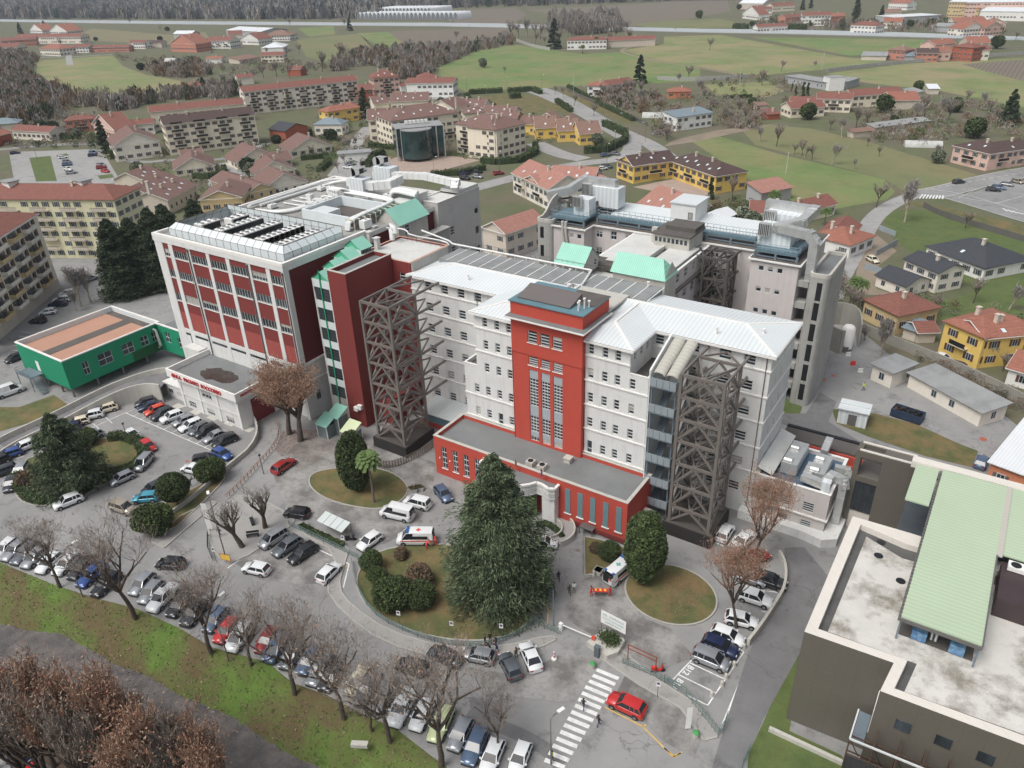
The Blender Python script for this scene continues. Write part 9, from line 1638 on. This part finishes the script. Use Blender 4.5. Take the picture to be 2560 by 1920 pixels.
def sign(n,x,y,h,w,hh,label,rz,face='white',txt=None,tcol=None,name='road_sign',round_=False):
 t=thing(name,label,'sign',tuple(T(n,x,y)),R_(rz));m=MB();m.cyl(0,.03,0,h,.035,8);part('pole',m,MW['steel_gray'],t);m=MB();m.box(-w/2,-.02,h-hh,w/2,.0,h);part('panel',m,MW['white_paint']if face=='white' else face,t)
 if round_:m=MB();m.cylh((0,-.025,h-hh*.35),(0,-.05,h-hh*.35),min(w,hh)*.34,16);part('disc',m,mat('sign_blue_red',S(96,70,120),.5),t)
 if txt:text('lettering',txt,hh*.26,tcol or MATS['letter_navy'],Matrix.Translation((0,-.03,h-hh/2))@Matrix.Rotation(R_(90),4,'X'),t,.004)
 return t
for q in(('l',492,480,2.6, 'no parking sign on the left of the central pavement'),('l',815,545,2.6, 'no parking sign in the middle of the central pavement'),('l',1117,560,2.6, 'no parking sign right of the people on the pavement'),('l',2072,920,2.6, 'no parking sign on the pavement right of the red car'),('h',1000,1080,2.8, 'no parking sign in front of the large round bush'),('h',1330,1240,2.6, 'blank white sign beside the lamp post on the paved corner'),('i',150,1160,2.4, 'small white sign at the end of the glass shelter')):sign(q[0],q[1],q[2],q[3],.5,.75,q[4],20,round_=True)
yl=mat('sign_yellow',S(236,200,84),.6,.04);t=sign('h',1395,1250,1.6,1.5,.95, 'yellow road works sign with a red border at the tip of the paved corner',15,yl);m=MB();m.box(-.82,-.018,.58,.82,.01,1.68);part('border',m,MATS['sign_red'],t)
t=sign('h',1295,1055,5.2,.75,4.6, 'tall white totem sign with blue top at the left driveway',35,name='totem_sign',txt=None);sign('m',145,1120,3.6,.6,3.3, 'white totem sign at the end of the pavement beside the lane',35,name='totem_sign')
q=T('l',1765,600);t=thing('planter', 'stone planter with clipped dark shrubs under the big white sign','planter',tuple(q),R_(-6));m=MB();m.prism([(-1.9,-1.6),(1.2,-1.9),(1.9,-.6),(1.6,1.5),(-1.4,1.4)],0,.8);part('basin',m,MW['concrete_pale'],t);link(bpy.data.objects.new('shrubs',leaves('shrubs',rng.normal(size=(2500,3))*np.array([.6,.45,.22])+np.array([.1,.3,1.15]),.08,[HG2,HG],[.6,.4])),t)
t=thing('hospital_sign', 'big white sign board with pale lettering standing over the stone planter','sign',(q.x+.1,q.y+1.2,0),R_(-4));m=MB();m.box(-1.7,-.03,1.9,1.7,.03,3.9);part('board',m,MW['white_paint'],t);m=MB();m.cyl(-1.6,.06,0,3.9,.05,8);m.cyl(1.6,.06,0,3.9,.05,8);part('posts',m,MW['steel_gray'],t)
for z,s_,tx in((3.4,.42,'ASL  OSPEDALE'),(2.85,.3,'PRONTO SOCCORSO'),(2.35,.26,'INGRESSO VEICOLI')):text('lettering',tx,s_,mat('letter_teal',S(120,170,178),.6),Matrix.Translation((0,-.045,z))@Matrix.Rotation(R_(90),4,'X'),t,.006)
a,b=T('l',1480,505),T('l',1680,590);t=thing('barrier', 'white entrance barrier arm beside the planter','barrier',(a.x,a.y,0));m=MB();m.bar((a.x,a.y,1.0),(b.x,b.y,1.0),.1,.12);part('arm',m,MW['white_paint'],t,True)
for k,c in enumerate((a,b)):m=MB();m.box(c.x-.22,c.y-.2,0,c.x+.22,c.y+.2,1.2);part('post',m,MATS['paint_orange']if k else MW['white_paint'],t,True)
m=MB();m.box(-.3,-.25,0,.3,.25,1.5);m.box(-.34,-.29,1.503,.34,.29,1.65);single('ticket_machine',m,mat('machine_grey',S(96,104,112),.5), 'dark grey ticket machine in front of the planter','ticket machine',tuple(T('l',1702,665)),world=False)
for n,x,y,lb in(('l',1675,735, 'green waste bin at the top of the crossing'),('m',195,1160, 'green waste bin near the lane gate')):m=MB();m.cyl(0,0,0,.7,.3,12,0,.36);m.cyl(0,0,.7,.9,.38,12,1,.2);single('waste_bin',m,[MW['concrete_pale'],mat('bin_green',S(74,150,84),.6)],lb,'bin',tuple(T(n,x,y)),world=False)
m=MB();m.cyl(0,0,0,.25,.32,12,0);m.cyl(0,0,.25,1.3,.14,10,0,.08);m.cyl(0,0,.5,.7,.135,10,1);m.cyl(0,0,.95,1.1,.12,10,1);single('striped_bollard',m,[MW['white_paint'],MATS['paint_orange']], 'red and white striped bollard standing alone on the road','bollard',tuple(T('l',1438,685)),world=False)
for i,(x,y)in enumerate(((490,615),(430,725),(380,800),(355,845),(293,910))):m=MB();m.cyl(0,0,0,.55,.26,12,0,.2);m.tube([(0,0,.55),(0,0,.7),(0,0,.8)],[.2,.2,.05],12);single('stone_bollard',m,MW['concrete_pale'], '%s stone bollard from the top along the lane line'%ORD[i],'bollard',tuple(T('m',x,y)),group='stone bollards',world=False)
t=thing('flower_tub', 'square stone tub beside the small garden','planter',tuple(T('l',1710,155)));m=MB();m.box(-.5,-.5,0,.5,.5,.7);m.box(-.58,-.58,.55,.58,.58,.7);part('tub',m,MW['concrete_pale'],t);m=MB();m.cyl(0,0,0,.9,.25,10,0,.15);single('stone_bollard',m,MW['concrete_pale'], 'white bollard beside the square stone tub','bollard',tuple(T('l',1682,172)),world=False)
for x,y,lb,rz in((1550,1000, 'dark bench behind the front pollarded tree',-.5),(1555,1085, 'dark bench between the two pollarded trees and the bays',.75)):
 t=thing('bench',lb,'bench',tuple(T('h',x,y,.1)),rz)
 for nm,q in(('seat',(-.9,-.22,.4,.9,.22,.46)),('backrest',(-.9,.24,.55,.9,.28,.9)),('leg',(-.8,-.2,0,-.7,.26,.4)),('leg',(.7,-.2,0,.8,.26,.4))):m=MB();m.box(*q);part(nm,m,MW['black_metal'],t)
m=MB();m.box(-.9,-.3,0,.9,.3,.45);single('stone_bench',m,MW['concrete_pale'], 'pale stone block lying on the grass of the riverbank','bench',tuple(T('l',245,1215)),.5,world=False)
a,b=T('h',1970,1050),T('h',2125,1125);d=b-a;rz=math.atan2(d.y,d.x);L=d.length;t=thing('glass_shelter', 'long glass roofed shelter with four bays behind the parking bays','shelter',tuple(a),rz)
for i in range(4):m=MB();u=L*i/4;m.quad((u+.04,-.4,2.2),(u+L/4-.04,-.4,2.2),(u+L/4-.04,1.5,2.7),(u+.04,1.5,2.7));part('roof_pane',m,mat('shelter_glass',S(198,206,204),.3,.06),t)
m=MB()
for i in range(5):u=L*i/4;m.bar((u,1.4,0),(u,1.4,2.6),.08);m.bar((u,-.4,2.17),(u,1.5,2.67),.06)
m.bar((0,1.4,1.2),(L,1.4,1.2),.05);part('frame',m,MW['steel_gray'],t)
def rail(n,ab,label,h=1.0,col=None,sp=2.0):
 L=smooth_line([T(n,*q)for q in ab],2);tot=sum((b-a).length for a,b in zip(L[:-1],L[1:]));L=resamp(L,max(3,int(tot/sp)));m=MB()
 for a,b in zip(L[:-1],L[1:]):
  for z in(h*.35,h*.68,h):m.bar((a.x,a.y,z),(b.x,b.y,z),.05,.07)
  for k in range(5):q=a.lerp(b,k/5);m.bar((q.x,q.y,0),(q.x,q.y,h),.07 if k==0 else.03)
 return single('railing',m,col or mat('rail_green',S(104,126,122),.6,.1),label,'railing')
rail('o',[(760,1215),(768,1265),(800,1325),(870,1365),(960,1395),(1050,1400),(1120,1375),(1155,1345)], 'low grey green railing along the front of the central island',.9);rail('l',[(1860,715),(2000,770),(2200,870)], 'grey green railing above the zebra crossing',1.);rail('m',[(0,830),(115,890),(200,990),(330,1160)], 'grey green fence down to the gate by the lane',1.4);rail('h',[(1780,1020),(1900,1080),(2212,1230)], 'grey green railing behind the shelter and parking bays',1.0);rail('l',[(1290,440),(1380,500),(1480,540)], 'short railing beside the barrier',1.1);rail('i',[(1615,1060),(1615,1320)], 'green fence along the small garden',1.1)
rail('h',[(1280,1080),(1275,1170),(1310,1240)], 'dark low rail on the left edge of the paved corner',.8,MW['black_metal']);rail('m',[(480,1352),(510,1290),(525,1250)], 'green mesh gate end at the bottom of the lane',1.6);rail('m',[(330,1165),(355,1150),(385,1060)], 'yellow green gate leaf by the lane',1.5)
L=resamp(smooth_line([T('m',*q)for q in((705,50),(745,130),(740,260),(690,350),(600,490),(515,600))],2),22);m=MB()
for a,b in zip(L[:-1],L[1:]):d=(b-a).normalized();n_=Vector((-d.y,d.x,0))*.17;m.prism([(a-n_)[:2],(b-n_)[:2],(b+n_)[:2],(a+n_)[:2]],0,1.1)
single('car_park_wall',m,MW['concrete_pale'], 'curved pale concrete wall between the right hand cars and the dark lane','wall')
t=thing('rusty_frame', 'empty rust coloured sign frame standing over the verge','frame',tuple(T('l',1890,690)));a,b=T('l',1890,690),T('l',2060,770);m=MB()
for p in(a,b):m.bar((p.x,p.y,0),(p.x,p.y,2.6),.1)
for z in(2.0,2.6):m.bar((a.x,a.y,z),(b.x,b.y,z),.09)
part('frame',m,mat('frame_rust',S(140,72,54),.8),t,True)
for n,x,y,c,lb in(('i',190,1110,'black', 'black scooter parked at the end of the glass shelter'),('l',2075,760,'red', 'red scooter beside the rusty frame')):
 t=thing('scooter',lb,'scooter',tuple(T(n,x,y)),.6);m=MB();m.box(-.75,-.16,.35,-.1,.16,.85);m.box(-.1,-.14,.25,.35,.14,.38);m.bar((.35,0,.35),(.55,0,1.05),.2);part('body',m,PM[c],t)
 for u in(-.55,.6):m=MB();m.cylh((u,-.06,.25),(u,.06,.25),.25,12);part('wheel',m,TY,t)
 m=MB();m.bar((.5,-.35,1.05),(.5,.35,1.05),.05);part('handlebar',m,MW['black_metal'],t)
for x,y,lb in((570,810, 'left of two stone planters with dark shrubs by the palm island'),(610,800, 'right of two stone planters with dark shrubs by the palm island')):t=thing('planter',lb,'planter',tuple(T('i',x,y)),.4);m=MB();m.box(-.8,-.4,0,.8,.4,.6);part('box',m,MW['concrete'],t);link(bpy.data.objects.new('shrub',leaves('shrub',rng.normal(size=(500,3))*np.array([.35,.18,.12])+np.array([0,0,.8]),.07,[HG2,GD],[.5,.5])),t)
for x,y,c,lb in((1160,30,'red', 'red plastic road barrier lying in the rear yard'),(1130,-25,'white', 'white plastic road barrier furthest in the rear yard'),(1205,75,'white', 'white plastic road barrier nearest the white service building')):m=MB();m.prism([(-.5,-.22),(.5,-.22),(.5,.22),(-.5,.22)],0,.25);m.prism([(-.45,-.1),(.45,-.1),(.45,.1),(-.45,.1)],.25,.85);single('road_barrier',m,PM[c],lb,'road barrier',tuple(T('j',x,y)),.5,world=False)
m=MB()
for n,x,y,r in(('l',1585,388,.75),('i',1360,1197,.35),('i',665,713,.4),('i',620,993,.3),('i',1585,1170,.35),('h',1150,623,.3),('j',978,120,.6),('j',1042,98,.45),('j',1962,487,.6)):q=T(n,x,y);m.flat([(q.x+r*math.cos(a),q.y+r*math.sin(a))for a in[R_(30*i)for i in range(12)]],.05,1 if n=='j' or n=='h' else 0)
struct('manhole_covers',m,[mat('manhole',S(118,110,104),.8,.2),mat('red_mark',S(172,96,78),.9)])
m=MB();q=T('l',1020,1000);m.flat([(q.x+2.3*math.cos(a)*(1+.2*math.sin(3*a)),q.y+1.2*math.sin(a)*(1+.2*math.cos(2*a)))for a in[R_(20*i)for i in range(18)]],.03);ribbon(m,smooth_line(pts('l',(900,1030),(1150,1110),(1300,1180),(1420,1260),(1480,1340)),2),1.6,.032);struct('dark_road_repair',m,MW['asphalt_dark'])

# HAZE
hz_v=MB();hz_v.box(-5200,-700,-6,2600,6200,CAM_H+14);HZ=bpy.data.materials.new('haze');HZ.use_nodes=True;HZ.node_tree.nodes.remove(HZ.node_tree.nodes['Principled BSDF']);pv=HZ.node_tree.nodes.new('ShaderNodeVolumePrincipled');pv.inputs['Color'].default_value=(.8,.88,.98,1);pv.inputs['Density'].default_value=.0001;HZ.node_tree.links.new(pv.outputs[0],HZ.node_tree.nodes['Material Output'].inputs['Volume'])
if True:struct('haze',hz_v,HZ,'stuff', 'thin winter haze over the valley','haze')
